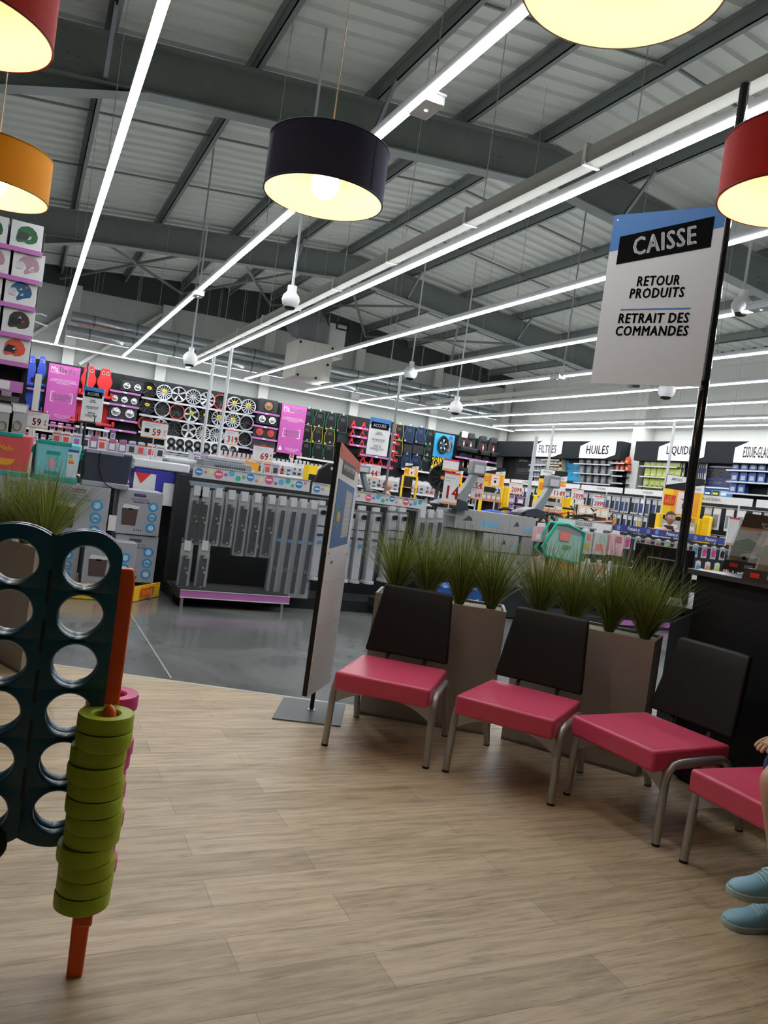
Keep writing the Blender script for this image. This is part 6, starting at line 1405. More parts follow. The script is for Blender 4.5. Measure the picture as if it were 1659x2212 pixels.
b = MB(); b.prism([(-.11, .30), (.02, .30), (.02, .265), (-.11, .265)], 0, .002, MINT, F); b.prism([(-.11, .10), (.02, .10), (.02, .065), (-.11, .065)], 0, .002, MINT, F); b.prism([(-.075, .13), (-.025, .13), (-.015, .22), (-.085, .22)], 0, .002, mat('print_pink', (.75, .35, .45)), F); b.bar((-.03, -.005, .20), (.0, -.005, .255), .006, .006, MINT); b.build('milkshake_print', t)
b = MB(); b.prism([(.09, .06), (.19, .06), (.19, .34), (.09, .34)], 0, .002, mat('label_pale', (.62, .70, .74)), F); b.prism([(.09, .315), (.19, .315), (.19, .34), (.09, .34)], .002, .003, mat('dark_blue'), F)
for k, c_ in enumerate(((.05, .45, .10), (.3, .55, .05), (.8, .7, .03), (.8, .3, .03), (.7, .05, .03))): b.prism([(.10, .285-.018*k), (.13+.006*k, .285-.018*k), (.13+.006*k, .272-.018*k), (.10, .272-.018*k)], .002, .003, mat('energy_%d' % k, c_), F)
b.build('energy_label', t)
cooler(a1+.02, ony(284, 1010, 8.5).x, zt_, .37, 8.42, SLATE, GTRIM, 'dark slate cool box with a hanging black cable', .0)
t = [o for o in COL.objects if o.get('label', '').startswith('dark slate')][0]; b = MB(); b.tube([(-.09, -.01, .355), (-.085, -.012, .2), (-.04, -.012, .08), (.02, -.012, .02), (.12, -.015, -.01)], .005, BLACK, 6); b.build('cable', t)
# ---- price cards on stems
def price_card(px, py, D, w_, hh_, big, lab, zfoot, small='95', top=True):
    if zfoot < 1.0: zfoot = 0
    p = deep(px, py, D); t = thing('price_card', lab, 'price sign', (p.x, p.y, zfoot), radians(-10), 'red and white price cards'); zc = p.z-zfoot; F = frame((0, 0, zc-hh_/2), (1, 0, 0), (0, 0, 1))
    MB().prism([(-w_/2, 0), (w_/2, 0), (w_/2, hh_), (-w_/2, hh_)], -.008, 0, CARD, F).build('card', t)
    b = MB(); b.prism([(-w_/2, hh_*.94), (w_/2, hh_*.94), (w_/2, hh_), (-w_/2, hh_)], .0005, .0015, RED, F); b.prism([(-w_/2, 0), (w_/2, 0), (w_/2, hh_*.07), (-w_/2, hh_*.07)], .0005, .0015, mat('price_orange', (.85, .35, .10)), F)
    b.prism([(-w_*.42, hh_*.80), (w_*.2, hh_*.80), (w_*.2, hh_*.84), (-w_*.42, hh_*.84)], .0005, .0015, LGREY, F); b.prism([(-w_*.42, hh_*.70), (-w_*.05, hh_*.70), (-w_*.05, hh_*.74), (-w_*.42, hh_*.74)], .0005, .0015, LGREY, F); b.build('printed_lines', t)
    if '59' in big and px > 200: MB().prism([(-w_*.38, hh_*.32), (-w_*.20, hh_*.30), (-w_*.19, hh_*.55), (-w_*.37, hh_*.55)], .0005, .002, INK, F).build('cool_box_picture', t)
    text(big, hh_*.58, RED, t, F @ T(w_*.08, hh_*.35, .001), world=False, sx=.80, bold=.03)
    text('€', hh_*.20, RED, t, F @ T(w_*.40, hh_*.46, .001), world=False, sx=.85, bold=.018)
    if small: text(small, hh_*.13, RED, t, F @ T(w_*.40, hh_*.26, .001), world=False, sx=.85, bold=.018)
    MB().cyl((0, .0, 0), (0, .0, zc-hh_/2), .007, mat('clear_stem', (.6, .63, .66), .2), 8).cyl((0, 0, 0), (0, 0, .006), .05, mat('clear_stem'), 14).build('stem', t)
price_card(75, 906, 9.0, .30, .20, '59', 'price card 59 euros above the coral cool box', 1.53)
price_card(334, 929, 9.2, .30, .20, '59', 'price card 59 euros with a cool box picture above the wiper rack corner', 1.14)
price_card(500, 945, 10.0, .17, .19, '319', 'price card 319 euros on the slotted grille cool box', 1.51)
price_card(568, 981, 10.2, .27, .22, '69', 'white price card 69 euros beside the yellow packs', 1.2)
price_card(806, 1018, 12.5, .25, .24, '44', 'price card 44 euros behind the information stand', .9)
price_card(974, 1055, 9.6, .20, .40, '14', 'tall white price card 14 euros beside the bicycle carrier', 1.38)
price_card(1032, 1045, 10.2, .16, .20, '54', 'price card 54 euros on top of another card', 1.2)
price_card(1030, 1066, 10.1, .16, .15, '64', 'price card 64 euros above the grey cartons', 1.2)
price_card(1114, 1055, 17, .32, .25, '2099', 'price card 2099 euros near the purple packs', .8, '')
price_card(1206, 1062, 15, .28, .25, '1149', 'price card 1149 euros in front of the yellow frame', .8, '')
price_card(1247, 1068, 15, .26, .22, '2099', 'price card 2099 euros over the bicycles, nearer the oil cans', .8, '')
price_card(1293, 1085, 14.5, .22, .22, '2099', 'price card 2099 euros over the bicycles, nearer the striped customer', .8, '')
price_card(1252, 1084, 14.5, .18, .12, '', 'small red lined price card above the bicycles', .8, '')
# blank backs of cards
for px, py, D, w_, hh_, lab, zf in ((1582, 1148, 9.9, .19, .36, 'blank white card back with orange foot beside the counter boxes', 0), (974, 1005, 10.3, .24, .16, 'blank cream card back above the lone wheel', 0)):
    p = deep(px, py, D); t = thing('card_back', lab, 'price sign', (p.x, p.y, zf)); zc = p.z-zf; MB().box(-w_/2, w_/2, -.005, .005, zc-hh_/2, zc+hh_/2, CARD).build('card', t); MB().box(-w_/2, w_/2, -.008, -.005, zc-hh_/2, zc-hh_/2+.03, mat('price_orange')).build('edge_strip', t); MB().box(-w_/2, w_/2, -.008, -.005, zc+hh_/2-.02, zc+hh_/2, RED).build('edge_strip', t); MB().cyl((0, 0, 0), (0, 0, zc-hh_/2), .008, LGREY, 8).build('stem', t)
# ---- lone display wheel on a stand
p = deep(955, 1032, 11.2); w1 = wheel(Vector((p.x, p.y, p.z)), 'bk', False, 'black display wheel with an orange hub standing on a pole among the racks'); w1.scale = (.82, 1, .82); w1.rotation_euler.z = radians(-25)
del w1['group']
o = MB().cyl((0, 0, 0), (0, 0, p.z-.16), .03, DSTEEL, 10).build('wheel_stand'); o.location = (p.x, p.y+.1, 0); tag(o, 'grey pole holding up the lone black display wheel', 'stand')
MB().cyl((0, -.075, 0), (0, -.06, 0), .035, ORANGE, 14).build('hub_cap', w1)
# ================================================================== hanging items and header strips of the middle row
def header(x0, x1, zl, zr, hh_, colr, lab, words, tcol, y=8.42, sz=.10):
    t = thing('shelf_header', lab, 'shelf header', (x0, y, zl)); L = x1-x0; F = frame((0, 0, 0), (L, 0, zr-zl), (0, 0, 1))
    MB().prism([(0, 0), (L, 0), (L, hh_), (0, hh_)], -.01, 0, colr, F).build('card', t)
    for f, s in words: text(s, sz, tcol, t, F @ T(L*f, hh_*.5, .001), world=False, sx=.8, bold=.02)
    return t
rk2 = rack(6.62, 7.70, 1.36, 'black rack hung with toddler travel goods')
rk3 = rack(7.76, 11.6, 1.36, 'long black rack of small accessories under the violet header strips')
hA = ony(1201, 1122, 8.42); hB_ = ony(1324, 1142, 8.42)
t = header(hA.x, hB_.x, hA.z-.075, hA.z-.075, .115, mat('header_grey', (.20, .23, .26), .5), 'grey framed white header strip reading SAISONNIER', (), INK)
MB().box(.04, hB_.x-hA.x-.03, -.004, -.0005, .018, .10, CARD).build('white_field', t); text('SAISONNIER', .085, mat('grey_ink'), t, frame((.48, -.0045, .058), (1, 0, 0), (0, 0, 1)), world=False, sx=.62)
VIO = mat('header_violet', (.05, .06, .26), .45); xx = hB_.x+.03
for k in range(3):
    L = .70+.05*k; t = header(xx, xx+L, 1.385, 1.385, .095, VIO, 'violet blue header strip reading Pensez-y, %s one from SAISONNIER' % ORD[k], ((.5, 'Pensez-y'),), CARD, sz=.075)
    b = MB(); F = frame((0, 0, 0), (1, 0, 0), (0, 0, 1))
    for f in (.1, .9): b.disc((L*f, .047), .035, mat('badge_blue', (.15, .28, .55)), 16, .002, F)
    b.build('round_badge', t); xx += L+.02
# toddler goods: pale pink packs, green edged bag, bibs
def bagm(w_, hh_, cols, nm, d_=.06):
    b = MB(); F = frame((0, 0, 0), (1, 0, 0), (0, 0, 1)); b.prism([(-w_/2, -hh_), (w_/2, -hh_), (w_/2*.95, -.03), (-w_/2*.95, -.03)], -d_/2, d_/2, cols[0], F); b.prism([(-w_*.32, -hh_*.85), (w_*.30, -hh_*.85), (w_*.26, -hh_*.55), (-w_*.28, -hh_*.55)], d_/2, d_/2+.004, cols[1], F)
    b.prism([(-w_*.1, -hh_*.45), (w_*.32, -hh_*.45), (w_*.28, -hh_*.18), (-w_*.08, -hh_*.18)], d_/2, d_/2+.004, cols[2], F); b.prism([(-w_*.2, -.04), (w_*.2, -.04), (w_*.15, .02), (-w_*.15, .02)], 0, .01, CARD, F); return b.mesh(nm)
PKP = mat('pale_pink', (.72, .42, .46), .5); MNT = mat('bag_mint', (.32, .52, .44), .5); CRL = mat('bag_coral', (.75, .22, .18), .5); SND = mat('bag_sand', (.55, .48, .38), .5); CLR = mat('bag_clear_grey', (.50, .50, .48), .3)
K8 = lambda x, y: ony(1080+x/5.53, 1050+y/5.53, 8.36)
b1_ = bagm(.115, .23, (PKP, CARD, PKP), 'travel_pack')
for k in range(4): p = K8(462+k*38, 455+k*4); place(b1_, 'travel_pack', 'pale pink narrow pack hanging beside the green edged bag, %s' % ORD[k], 'package', (p.x, 8.36+.03*k, p.z), 0, 'pale pink packs')
p = K8(760, 455); t = thing('travel_bag', 'flat mint patterned bag with bright green edging and a red label', 'bag', (p.x, 8.30, p.z)); GEDG = mat('edge_green', (.005, .38, .24), .45); F = frame((0, 0, 0), (1, 0, 0), (0, 0, 1))
MB().prism([(-.28, -.44), (.30, -.50), (.30, -.08), (.0, .0), (-.16, -.02), (-.30, -.20)], -.03, .02, MNT, F).build('front_panel', t); MB().tube([(-.28, -.02, -.44), (.30, -.02, -.50), (.31, -.02, -.08), (.0, -.02, .01), (-.18, -.02, -.01), (-.36, -.02, -.34)], .022, GEDG, 8, closed=True).tube([(-.30, .05, -.44), (-.42, .05, -.36), (-.24, .05, .0), (0, .05, .02)], .02, GEDG, 8).build('green_edging', t)
MB().prism([(-.16, -.08), (.30, -.14), (.30, -.08), (.0, -.005), (-.12, -.03)], .021, .024, GREY, F).build('grey_collar', t)
MB().prism([(-.10, -.22), (.06, -.22), (.07, -.10), (-.11, -.10)], .03, .034, CRL, F).build('red_label', t); MB().prism([(-.06, -.33), (.09, -.33), (.12, -.28), (-.02, -.27)], .025, .03, mat('leaf_green'), F).build('printed_leaf', t)
for k, (x, w_, c_, l) in enumerate(((1035, .17, (CLR, mat('bag_honey', (.55, .36, .10)), CRL), 'clear pack holding coral and honey coloured toys'), (1190, .24, (CLR, CRL, MNT), 'clear pack of mint and coral bibs'), (1385, .26, (PKP, PKP, mat('bag_rose', (.42, .16, .20))), 'pink printed bag with a round brown motif'))):
    me = bagm(w_, .33, c_, 'toddler_pack'); p = K8(x, 520+k*14)
    for j in range(3): place(me, 'toddler_pack', l+('' if j == 0 else ', hanging %s behind' % ORD[j]), 'package', (p.x+.01*j, 8.34+.05*j, p.z), 0, 'hanging toddler packs %d' % k)
lows = [(470, 755, PKP), (560, 745, CRL), (600, 790, YEL), (750, 790, YEL)]
for k, (x, c_) in enumerate(((500, (PKP, CRL, CARD)), (620, (YEL, CRL, CARD)), (760, (mat('bag_orange_stripe', (.80, .30, .12)), CARD, YEL)), (900, (mat('bag_orange_stripe'), CRL, CARD)), (1060, (CARD, MNT, PKP)), (1200, (PKP, CARD, CRL)), (1340, (CARD, PKP, MNT)))):
    me = bagm(.24, .34, c_, 'toddler_pack'); p = K8(x, 770); place(me, 'toddler_pack', 'soft toddler pack in the lower line behind the grass, %s' % ORD[k], 'package', (p.x, 8.36, .93), 0, 'lower line of toddler packs')
# small accessories with keyring colours
SM = []
for k, c_ in enumerate((mat('acc_pink', (.75, .05, .30)), mat('acc_blue', (.08, .28, .55)), mat('acc_orange', (.80, .25, .05)), mat('acc_lime', (.45, .70, .05)), mat('acc_red', (.75, .04, .03)), BLACK)):
    b = MB(); b.box(-.055, .055, -.004, 0, -.19, 0, mat('acc_card', (.58, .60, .63))); b.prism([(-.03, -.15), (.02, -.16), (.035, -.07), (-.01, -.05), (-.035, -.08)], .004, .02, c_, frame((0, 0, 0), (1, 0, 0), (0, 0, 1))); b.box(-.02, .02, -.008, 0, -.03, .01, CARD); SM.append(b.mesh('accessory_card'))
for k in range(19):
    x = 7.82+k*.19; place(SM[(k*5+(k//3)) % 6], 'accessory_card', 'small carded accessory hanging under the violet header strips', 'package', (x, 8.38, 1.335), 0, 'upper line of carded accessories')
for k in range(17):
    x = 8.05+k*.2; place(SM[(k*7+1) % 6], 'accessory_card', 'small carded accessory in the second line behind the monitor', 'package', (x, 8.38, 1.09), 0, 'second line of carded accessories')
for (z, s) in ((.86, 'half high'), (.60, 'low')):
    t = thing('rack_shelf', 'dark shelf with white rail, %s in the accessory rack' % s, 'shelf', (9.6, 8.6, z)); MB().box(-1.7, 2.0, -.22, .40, -.02, 0, CHAR).build('board', t); MB().box(-1.7, 2.0, -.235, -.22, -.05, .01, CARD).build('price_rail', t)
ROLL = MB().cyl((-.07, 0, .06), (.07, 0, .06), .055, BLACK, 14).cyl((-.03, 0, .06), (.04, 0, .06), .057, mat('roll_label', (.4, .42, .32)), 14).mesh('hose_roll')
for k in range(12): place(ROLL, 'hose_roll', 'black rolled pack with pale label on the half high rack shelf', 'package', (8.1+k*.27, 8.5, .861), 0, 'rolled packs on the rack shelf')
for x_, w_ in ((8.0, 1.2), (9.3, 1.2)):
    pass
b = MB(); b.box(7.8, 11.5, 8.415, 8.43, .05, .12, PINK); b.build('purple_rail', rk3, world=True)
t = thing('snowflake_panel', 'blue box panel with white snowflakes seen between the grass tufts', 'box', (4.45, 7.2, 0)); pS = deep(1000, 1290, 7.6)
t.location = (pS.x, pS.y, 0); MB().box(-.22, .22, 0, .4, 0, pS.z+.08, mat('snow_blue', (.03, .12, .45))).build('carton', t); b = MB(); rs = random.Random(4)
for k in range(26):
    x, z = rs.uniform(-.2, .2), rs.uniform(.05, pS.z+.05)
    for a in (0, pi/3, 2*pi/3): b.bar((x-.02*cos(a), -.003, z-.02*sin(a)), (x+.02*cos(a), -.003, z+.02*sin(a)), .004, .005, CARD)
b.build('snowflake_print', t)

# ================================================================== THE ISLANDS BEHIND (Y 11 - 22)
def end_frame(px, py_top, D, w_, lab, z_sign_h=.62, head=('PNEUS', 'JANTES'), arm=True, gx=0):
    p = deep(px, py_top, D); zt = p.z
    t = thing('promotion_display', lab, 'display stand', (p.x, p.y, 0), radians(-14), 'yellow promotion frames'); F = frame((0, 0, 0), (1, 0, 0), (0, 0, 1)); h1 = .34*w_
    b = MB(); b.prism([(-w_/2, zt-h1), (w_/2, zt-h1), (w_/2, zt), (-w_/2, zt)], -.02, 0, BLACK, F); b.prism([(-w_/2, zt-.01), (-w_/2, zt-h1*.75), (w_*.02, zt-h1*.38), (w_*.02, zt-.01)], .001, .01, CARD, F); b.prism([(w_*.02, zt-h1), (w_/2, zt-h1), (w_/2, zt-h1*.42), (w_*.02, zt-h1*.72)], .001, .01, CARD, F); b.build('section_plates', t)
    text(head[0], h1*.27, mat('grey_ink'), t, F @ T(-w_*.24, zt-h1*.30, .011), world=False, sx=.6); text(head[1], h1*.27, mat('grey_ink'), t, F @ T(w_*.27, zt-h1*.76, .011), world=False, sx=.6)
    z1 = zt-h1; z0 = z1-w_*.62
    MB().prism([(-w_/2, z0), (w_/2, z0), (w_/2, z1), (-w_/2, z1)], -.03, 0, YEL, F).build('yellow_panel', t)
    b = MB(); b.prism([(-w_*.28, z0+.03), (w_*.42, z0+.03), (w_*.42, z1), (-w_*.28, z1)], .001, .003, mat('amber_field', (.90, .35, .02)), F); b.prism([(-w_*.5, z0+w_*.24), (-w_*.22, z0+w_*.24), (-w_*.20, z0+w_*.48), (-w_*.5, z0+w_*.48)], .004, .008, RED if px > 1400 else ORANGE, F)
    b.prism([(-w_*.16, z0+w_*.06), (w_*.24, z0+w_*.06), (w_*.24, z0+w_*.58), (-w_*.16, z0+w_*.58)], .004, .012, mat('price_sheet', (.78, .70, .66)), F); b.prism([(-w_*.02, z0+w_*.2), (w_*.08, z0+w_*.2), (w_*.08, z0+w_*.32), (-w_*.02, z0+w_*.32)], .013, .015, INK, F); b.prism([(-w_*.06, z0+w_*.40), (w_*.16, z0+w_*.40), (w_*.16, z0+w_*.43), (-w_*.06, z0+w_*.43)], .013, .015, RED, F); b.build('price_poster', t)
    text('LE\nPRIX', w_*.12, YEL, t, F @ T(-w_*.36, z0+w_*.36, .009), world=False, sx=.85, bold=.018, gap=.8)
    for s in (-1, 1): MB().box(s*w_*.52-.05*w_, s*w_*.52+.05*w_, -.02, .10, .0, z0+.02, YEL).build('upright', t, bevel=.01)
    if arm: MB().box(w_*.54, w_*.62, -.30, -.02, .02, z0+w_*.10, YEL).build('side_fin', t, bevel=.03)
    for k in range(4):
        MB().box(-w_*.47, w_*.47, -.05, .45, z0-.30-.38*k, z0-.28-.38*k, CHAR if k else ORANGE).build('shelf_board', t)
    MB().box(-w_*.48, w_*.48, .44, .47, .02, z0, PM).build('back_panel', t)
    return t, z0, p
EF = [end_frame(1483, 1030, 14.6, .80, 'yellow promotion frame with AMPOULES plate behind the striped customer', head=('AMPOULES', 'OUTILLAGE')),
      end_frame(1198, 1016, 16.5, .62, 'yellow promotion frame behind the bicycles', head=('NETTOYAGE', 'CONFORT')),
      end_frame(1072, 1009, 15.5, .42, 'narrow yellow promotion frame in front of the dark wall corner', head=('HUILES', 'FILTRES')),
      end_frame(891, 1001, 20.0, .36, 'small yellow promotion frame in front of the navy car mats', head=('PNEUS', 'JANTES'), arm=False),
      end_frame(985, 1010, 19.0, .40, 'yellow promotion frame mostly hidden by the lone display wheel', head=('AUTO', 'RADIO'))]
GBX = MB().box(-.09, .09, -.1, .1, 0, .20, mat('clear_case', (.42, .43, .43), .25)).box(-.06, .06, -.105, -.1, .05, .12, CARD).mesh('packaged_part')
for i, (t_, z0, p) in enumerate(EF[:3]):
    for k in range(4):
        for r_ in (0, 1):
            M_ = parent_matrix(t_); q_ = M_ @ Vector((-.27+.18*k if i == 0 else (-.22+.15*k if i == 1 else -.15+.10*k), .12, z0-.279-.38*r_)); place(GBX, 'packaged_part', 'clear cased part standing on a shelf of a yellow promotion frame', 'package', q_, radians(-14), 'cased parts in promotion frames', (1, 1, 1) if i < 2 else (.5, .7, .8))
# rows of gondola islands with white headers
BLC = []
for k, (c1_, c2_) in enumerate(((LGREY, (.03, .05, .16)), (CARD, (.03, .05, .16)), (LGREY, (.02, .02, .02)), (CARD, (.25, .26, .28)), (LGREY, (.6, .35, .05)))):
    b = MB(); b.box(-.05, .05, -.03, 0, -.34, 0, c1_); b.box(-.035, .035, -.045, -.03, -.30, -.10, mat('blister_fill_%d' % k, c2_, .35)); BLC.append(b.mesh('blister_card'))
PUR = []
for k, c_ in enumerate(((.30, .10, .36), (.36, .15, .42))):
    b = MB(); b.box(-.08, .08, -.05, 0, -.20, 0, mat('purple_pack_%d' % k, c_)); b.box(-.06, .06, -.055, -.05, -.15, -.06, WBX[k]); PUR.append(b.mesh('purple_pack'))
PEA = [MB().box(-.09, .09, -.06, 0, -.22, 0, mat('peach_pack', (.80, .55, .38))).box(-.06, .06, -.065, -.06, -.17, -.06, CARD).mesh('peach_pack')]
BOT = []
for k, (a_, c_) in enumerate((((.03, .03, .035), (.60, .06, .05)), ((.50, .48, .46), (.4, .05, .05)), ((.04, .04, .10), (.5, .5, .5)), ((.45, .45, .43), (.03, .03, .03)))):
    b = MB(); b.cyl((0, 0, 0), (0, 0, .15), .036, mat('bottle_%d' % k, a_, .35), 10); b.cyl((0, 0, .15), (0, 0, .21), .016, mat('bottle_cap_%d' % k, c_, .4), 8); b.cyl((0, 0, .04), (0, 0, .10), .0365, mat('bottle_cap_%d' % k), 10); BOT.append(b.mesh('spray_bottle'))
ORG = [MB().cyl((0, 0, 0), (0, 0, .10), .045, mat('tool_coral', (.82, .22, .12)), 10).cyl((0, 0, .10), (0, 0, .26), .022, BLACK, 8).mesh('hand_tool')]
def island(x0, y0, x1, y1, zt, lab, levels, hdr=None, step=.16, head_h=.16, dk=PM, both=True):
    a = Vector((x0, y0, 0)); d_ = Vector((x1-x0, y1-y0, 0)); L = d_.length; ang = atan2(d_.y, d_.x)
    t = thing('gondola_island', lab, 'gondola shelf', (x0, y0, 0), ang)
    MB().box(0, L, -.03, .03, .12, zt, dk).build('back_panel', t); MB().box(0, L, -.5, .5, .02, .14, CHAR).build('base_plinth', t)
    n = max(1, int(L/1.3))
    for k in range(n+1): MB().box(L*k/n-.02, L*k/n+.02, -.04, .04, .0, zt+.02, LGREY).build('upright', t)
    if hdr:
        n = max(1, int(L/1.5))
        for k in range(n): MB().box(L*k/n+.04, L*(k+1)/n-.04, -.46, -.45, zt-.02, zt-.02+head_h, CARD).build('header_card', t)
        for k in range(n): text(hdr, head_h*.55, mat('grey_text', (.2, .2, .2)), t, frame((L*(k+.5)/n, -.462, zt+head_h*.36), (1, 0, 0), (0, 0, 1)), world=False, sx=.7)
    rnd = random.Random(int(x0*10+y0)); M_ = parent_matrix(t); bn = 0
    for li, (z, meshes, kind, nm, plab, grp, sc) in enumerate(levels):
        if kind == 'shelf': MB().box(0, L, -.45, .0, z-.022, z-.002, CHAR).box(0, L, -.462, -.45, z-.05, z+.008, CARD if nm != 'purple_pack' else PINK).build('shelf_board', t)
        else: MB().box(0, L, -.40, -.385, z+.01, z+.025, STEEL).build('hook_rail', t)
        x = .1
        while x < L-.05:
            q_ = M_ @ Vector((x, -.34+rnd.uniform(-.02, .02), z)); place(rnd.choice(meshes), nm, plab, 'package' if nm != 'spray_bottle' else 'bottle', q_, ang, grp, sc); x += step*rnd.uniform(.9, 1.15)*sc[0]
    return t
S1 = (1, 1, 1)
# islands near the oil wall (run away from the camera, faces towards -X)
island(13.35, 20.5, 13.35, 12.6, 2.22, 'long island of grey blister cards in front of the oil wall', [(2.12, BLC[:3], 'hook', 'blister_card', 'grey and white blister card hanging high on the long island near the oil wall', 'blister cards high on the long island', (1.1, 1, 1.1)), (1.70, BLC[1:], 'hook', 'blister_card', 'blister card hanging at eye height on the long island near the oil wall', 'blister cards half way on the long island', (1.1, 1, 1)), (1.30, BLC, 'hook', 'blister_card', 'blister card hanging lowest on the long island near the oil wall', 'blister cards low on the long island', (1.1, 1, 1))], 'ACCESSOIRES', .15, .13)
island(12.2, 11.6, 12.2, 7.6, 2.12, 'dark island of clear hanging goods behind the counter boxes', [(2.02, BLC[2:], 'hook', 'blister_card', 'dark blister card hanging high on the island behind the counter boxes', 'dark blister cards, high', (1.5, 1, 1.2)), (1.50, BLC[2:], 'hook', 'blister_card', 'dark blister card hanging low on the island behind the counter boxes', 'dark blister cards, low', (1.5, 1, 1))], 'OUTILLAGE GÉNÉRAL', .17, .14)
# islands of the middle, running across
island(11.3, 17.2, 12.6, 16.86, 1.85, 'island of purple packs beside the narrow yellow frame', [(1.80, PUR, 'hook', 'purple_pack', 'purple pack in the top line beside the narrow yellow frame', 'purple packs, top line', (1.1, 1, 1)), (1.55, PUR, 'hook', 'purple_pack', 'purple pack in the second line beside the narrow yellow frame', 'purple packs, second line', (1.1, 1, 1)), (1.30, PUR, 'hook', 'purple_pack', 'purple pack in the third line beside the narrow yellow frame', 'purple packs, third line', (1.1, 1, 1))], None, .20)
island(11.8, 14.6, 12.6, 14.3, 1.80, 'island of peach packs behind the bicycles', [(1.78, PEA, 'hook', 'peach_pack', 'peach coloured pack in the upper line behind the bicycles', 'peach packs, upper line', S1), (1.5, PEA, 'hook', 'peach_pack', 'peach coloured pack in the lower line behind the bicycles', 'peach packs, lower line', S1)], None, .19)
island(5.6, 19.9, 11.4, 19.4, 1.80, 'white backed island of bottles behind the shaven-headed customer', [(1.54, BOT, 'shelf', 'spray_bottle', 'small care bottle on the upper board behind the shaven-headed customer', 'care bottles, upper board', (1.2, 1, 1.05)), (1.28, BOT, 'shelf', 'spray_bottle', 'small care bottle on the lower board behind the shaven-headed customer', 'care bottles, lower board', (1.2, 1, 1.1))], 'ENTRETIEN', .13, .10, LGREY)
island(5.2, 23.0, 9.4, 22.8, 2.02, 'island of coral handled tools in front of the mats', [(1.80, ORG, 'shelf', 'hand_tool', 'hand tool with a coral base on the board in front of the mats', 'coral hand tools, upper board', S1), (1.50, BOT, 'shelf', 'spray_bottle', 'bottle below the coral hand tools', 'bottles below the hand tools', S1)], None, .13, .10, LGREY)
island(2.9, 15.2, 4.6, 15.0, 1.72, 'white island of small packs behind the black tray', [(1.50, BLM, 'shelf', 'accessory_pack', 'small white pack on the upper board behind the black tray', 'white packs, upper board', (.9, 1, .9)), (1.22, BLM, 'shelf', 'accessory_pack', 'small white pack on the lower board behind the black tray', 'white packs, lower board', (.9, 1, .9))], None, .16, .1, LGREY)
island(.5, 16.8, 2.6, 16.5, 1.72, 'island of green and white packs behind the second price card', [(1.52, BLM, 'shelf', 'accessory_pack', 'small pack on the upper board behind the second price card', 'packs behind the price card, upper', S1), (1.22, BLM, 'shelf', 'accessory_pack', 'small pack on the lower board behind the second price card', 'packs behind the price card, lower', S1)], None, .17, .1, LGREY)
p = deep(674, 1035, 15.5)
t = thing('promotion_stand', 'yellow open box stand behind the black boot tray', 'display stand', (p.x, p.y, 0)); MB().box(-.10, .10, 0, .3, .0, 1.80, YEL).build('frame', t); MB().box(-.08, .08, -.01, 0, 1.2, 1.62, BLACK).build('opening', t)
p = deep(536, 1012, 11.6)
t = thing('promotion_stand', 'orange yellow carton stand beside the slotted grille cool box', 'display stand', (p.x, p.y, 0)); MB().box(-.10, .16, 0, .3, .02, p.z+.10, mat('amber_card', (.85, .38, .02))).build('frame', t); MB().box(-.09, .11, -.006, 0, p.z-.12, p.z-.02, CARD).build('label_sheet', t)
# scooter on display, in front of the small reception sign
p = deep(185, 912, 13.5); t = thing('electric_scooter', 'black electric scooter with its handlebar in front of the small reception sign', 'scooter', (p.x, p.y, 0)); hz = p.z
b = MB(); b.tube([(0, 0, .2), (0, .03, hz)], .022, BLACK, 10); b.build('stem', t); b = MB(); b.tube([(-.27, .03, hz-.01), (0, .03, hz), (.27, .03, hz-.01)], .018, BLACK, 8); b.build('handlebar', t)
b = MB()
for s in (-1, 1): b.tube([(s*.27, .03, hz-.01), (s*.17, .03, hz-.01)], .026, mat('grip_red', (.45, .05, .04)), 8)
b.build('grip', t)
for s in (-1, 1): MB().tube([(s*.14, 0, hz), (s*.14, 0, hz+.13), (s*.10, 0, hz+.13)], .01, BLACK, 6).build('brake_lever', t)
b = MB(); b.box(-.09, .09, 0, .9, .14, .18, BLACK); b.build('deck', t); b = MB(); b.tube([(0, -.02, .13), (.0, .02, .13)], .02, BLACK, 8)
for y in (-.02, 1.0): b.tube([(-.03, y, .125), (.03, y, .125)], .12, BLACK, 18)
b.build('wheel', t)
# ---- bicycles on a podium
BKO = mat('bike_orange', (.80, .20, .02), .35); TYRE = mat('tyre_black', (.012, .012, .012), .7)
def bicycle(px, py, D, frame_m, lab, rot, zb, s=1., fat=.028):
    p = deep(px, py, D); t = thing('bicycle', lab, 'bicycle', (p.x, p.y, zb), rot); R = .30*s
    for sx in (-1, 1):
        b = MB(); b.tube([(sx*.48*s+R*cos(a)*1.0, 0, R+fat+R*sin(a)) for a in [2*pi*k/28 for k in range(28)]], fat, TYRE, 8, closed=True); w_ = b.build('wheel', t)
        b = MB()
        for k in range(10): a = 2*pi*k/10; b.cyl((sx*.48*s, 0, R+fat), (sx*.48*s+R*cos(a), 0, R+fat+R*sin(a)), .004, LGREY, 4)
        b.build('spokes', w_)
    z = R+fat; b = MB()
    for a_, c_ in (((-.48, z), (-.12, z)), ((-.12, z), (-.20, z+.38)), ((-.48, z), (-.18, z+.30)), ((-.12, z), (.34, z+.28)), ((-.18, z+.30), (.32, z+.38)), ((.33, z+.42), (.48, z))): b.tube([(a_[0]*s, 0, a_[1] if a_[1] == z else z+(a_[1]-z)*s), (c_[0]*s, 0, c_[1] if c_[1] == z else z+(c_[1]-z)*s)], .020*s, frame_m, 8)
    b.build('frame', t); MB().box(-.32*s, -.10*s, -.05, .05, z+.42*s, z+.46*s, BLACK).build('saddle', t, bevel=.015)
    MB().tube([(.30*s, -.26*s, z+.50*s), (.30*s, 0, z+.46*s), (.30*s, .26*s, z+.50*s)], .014, BLACK, 8).build('handlebar', t); return t
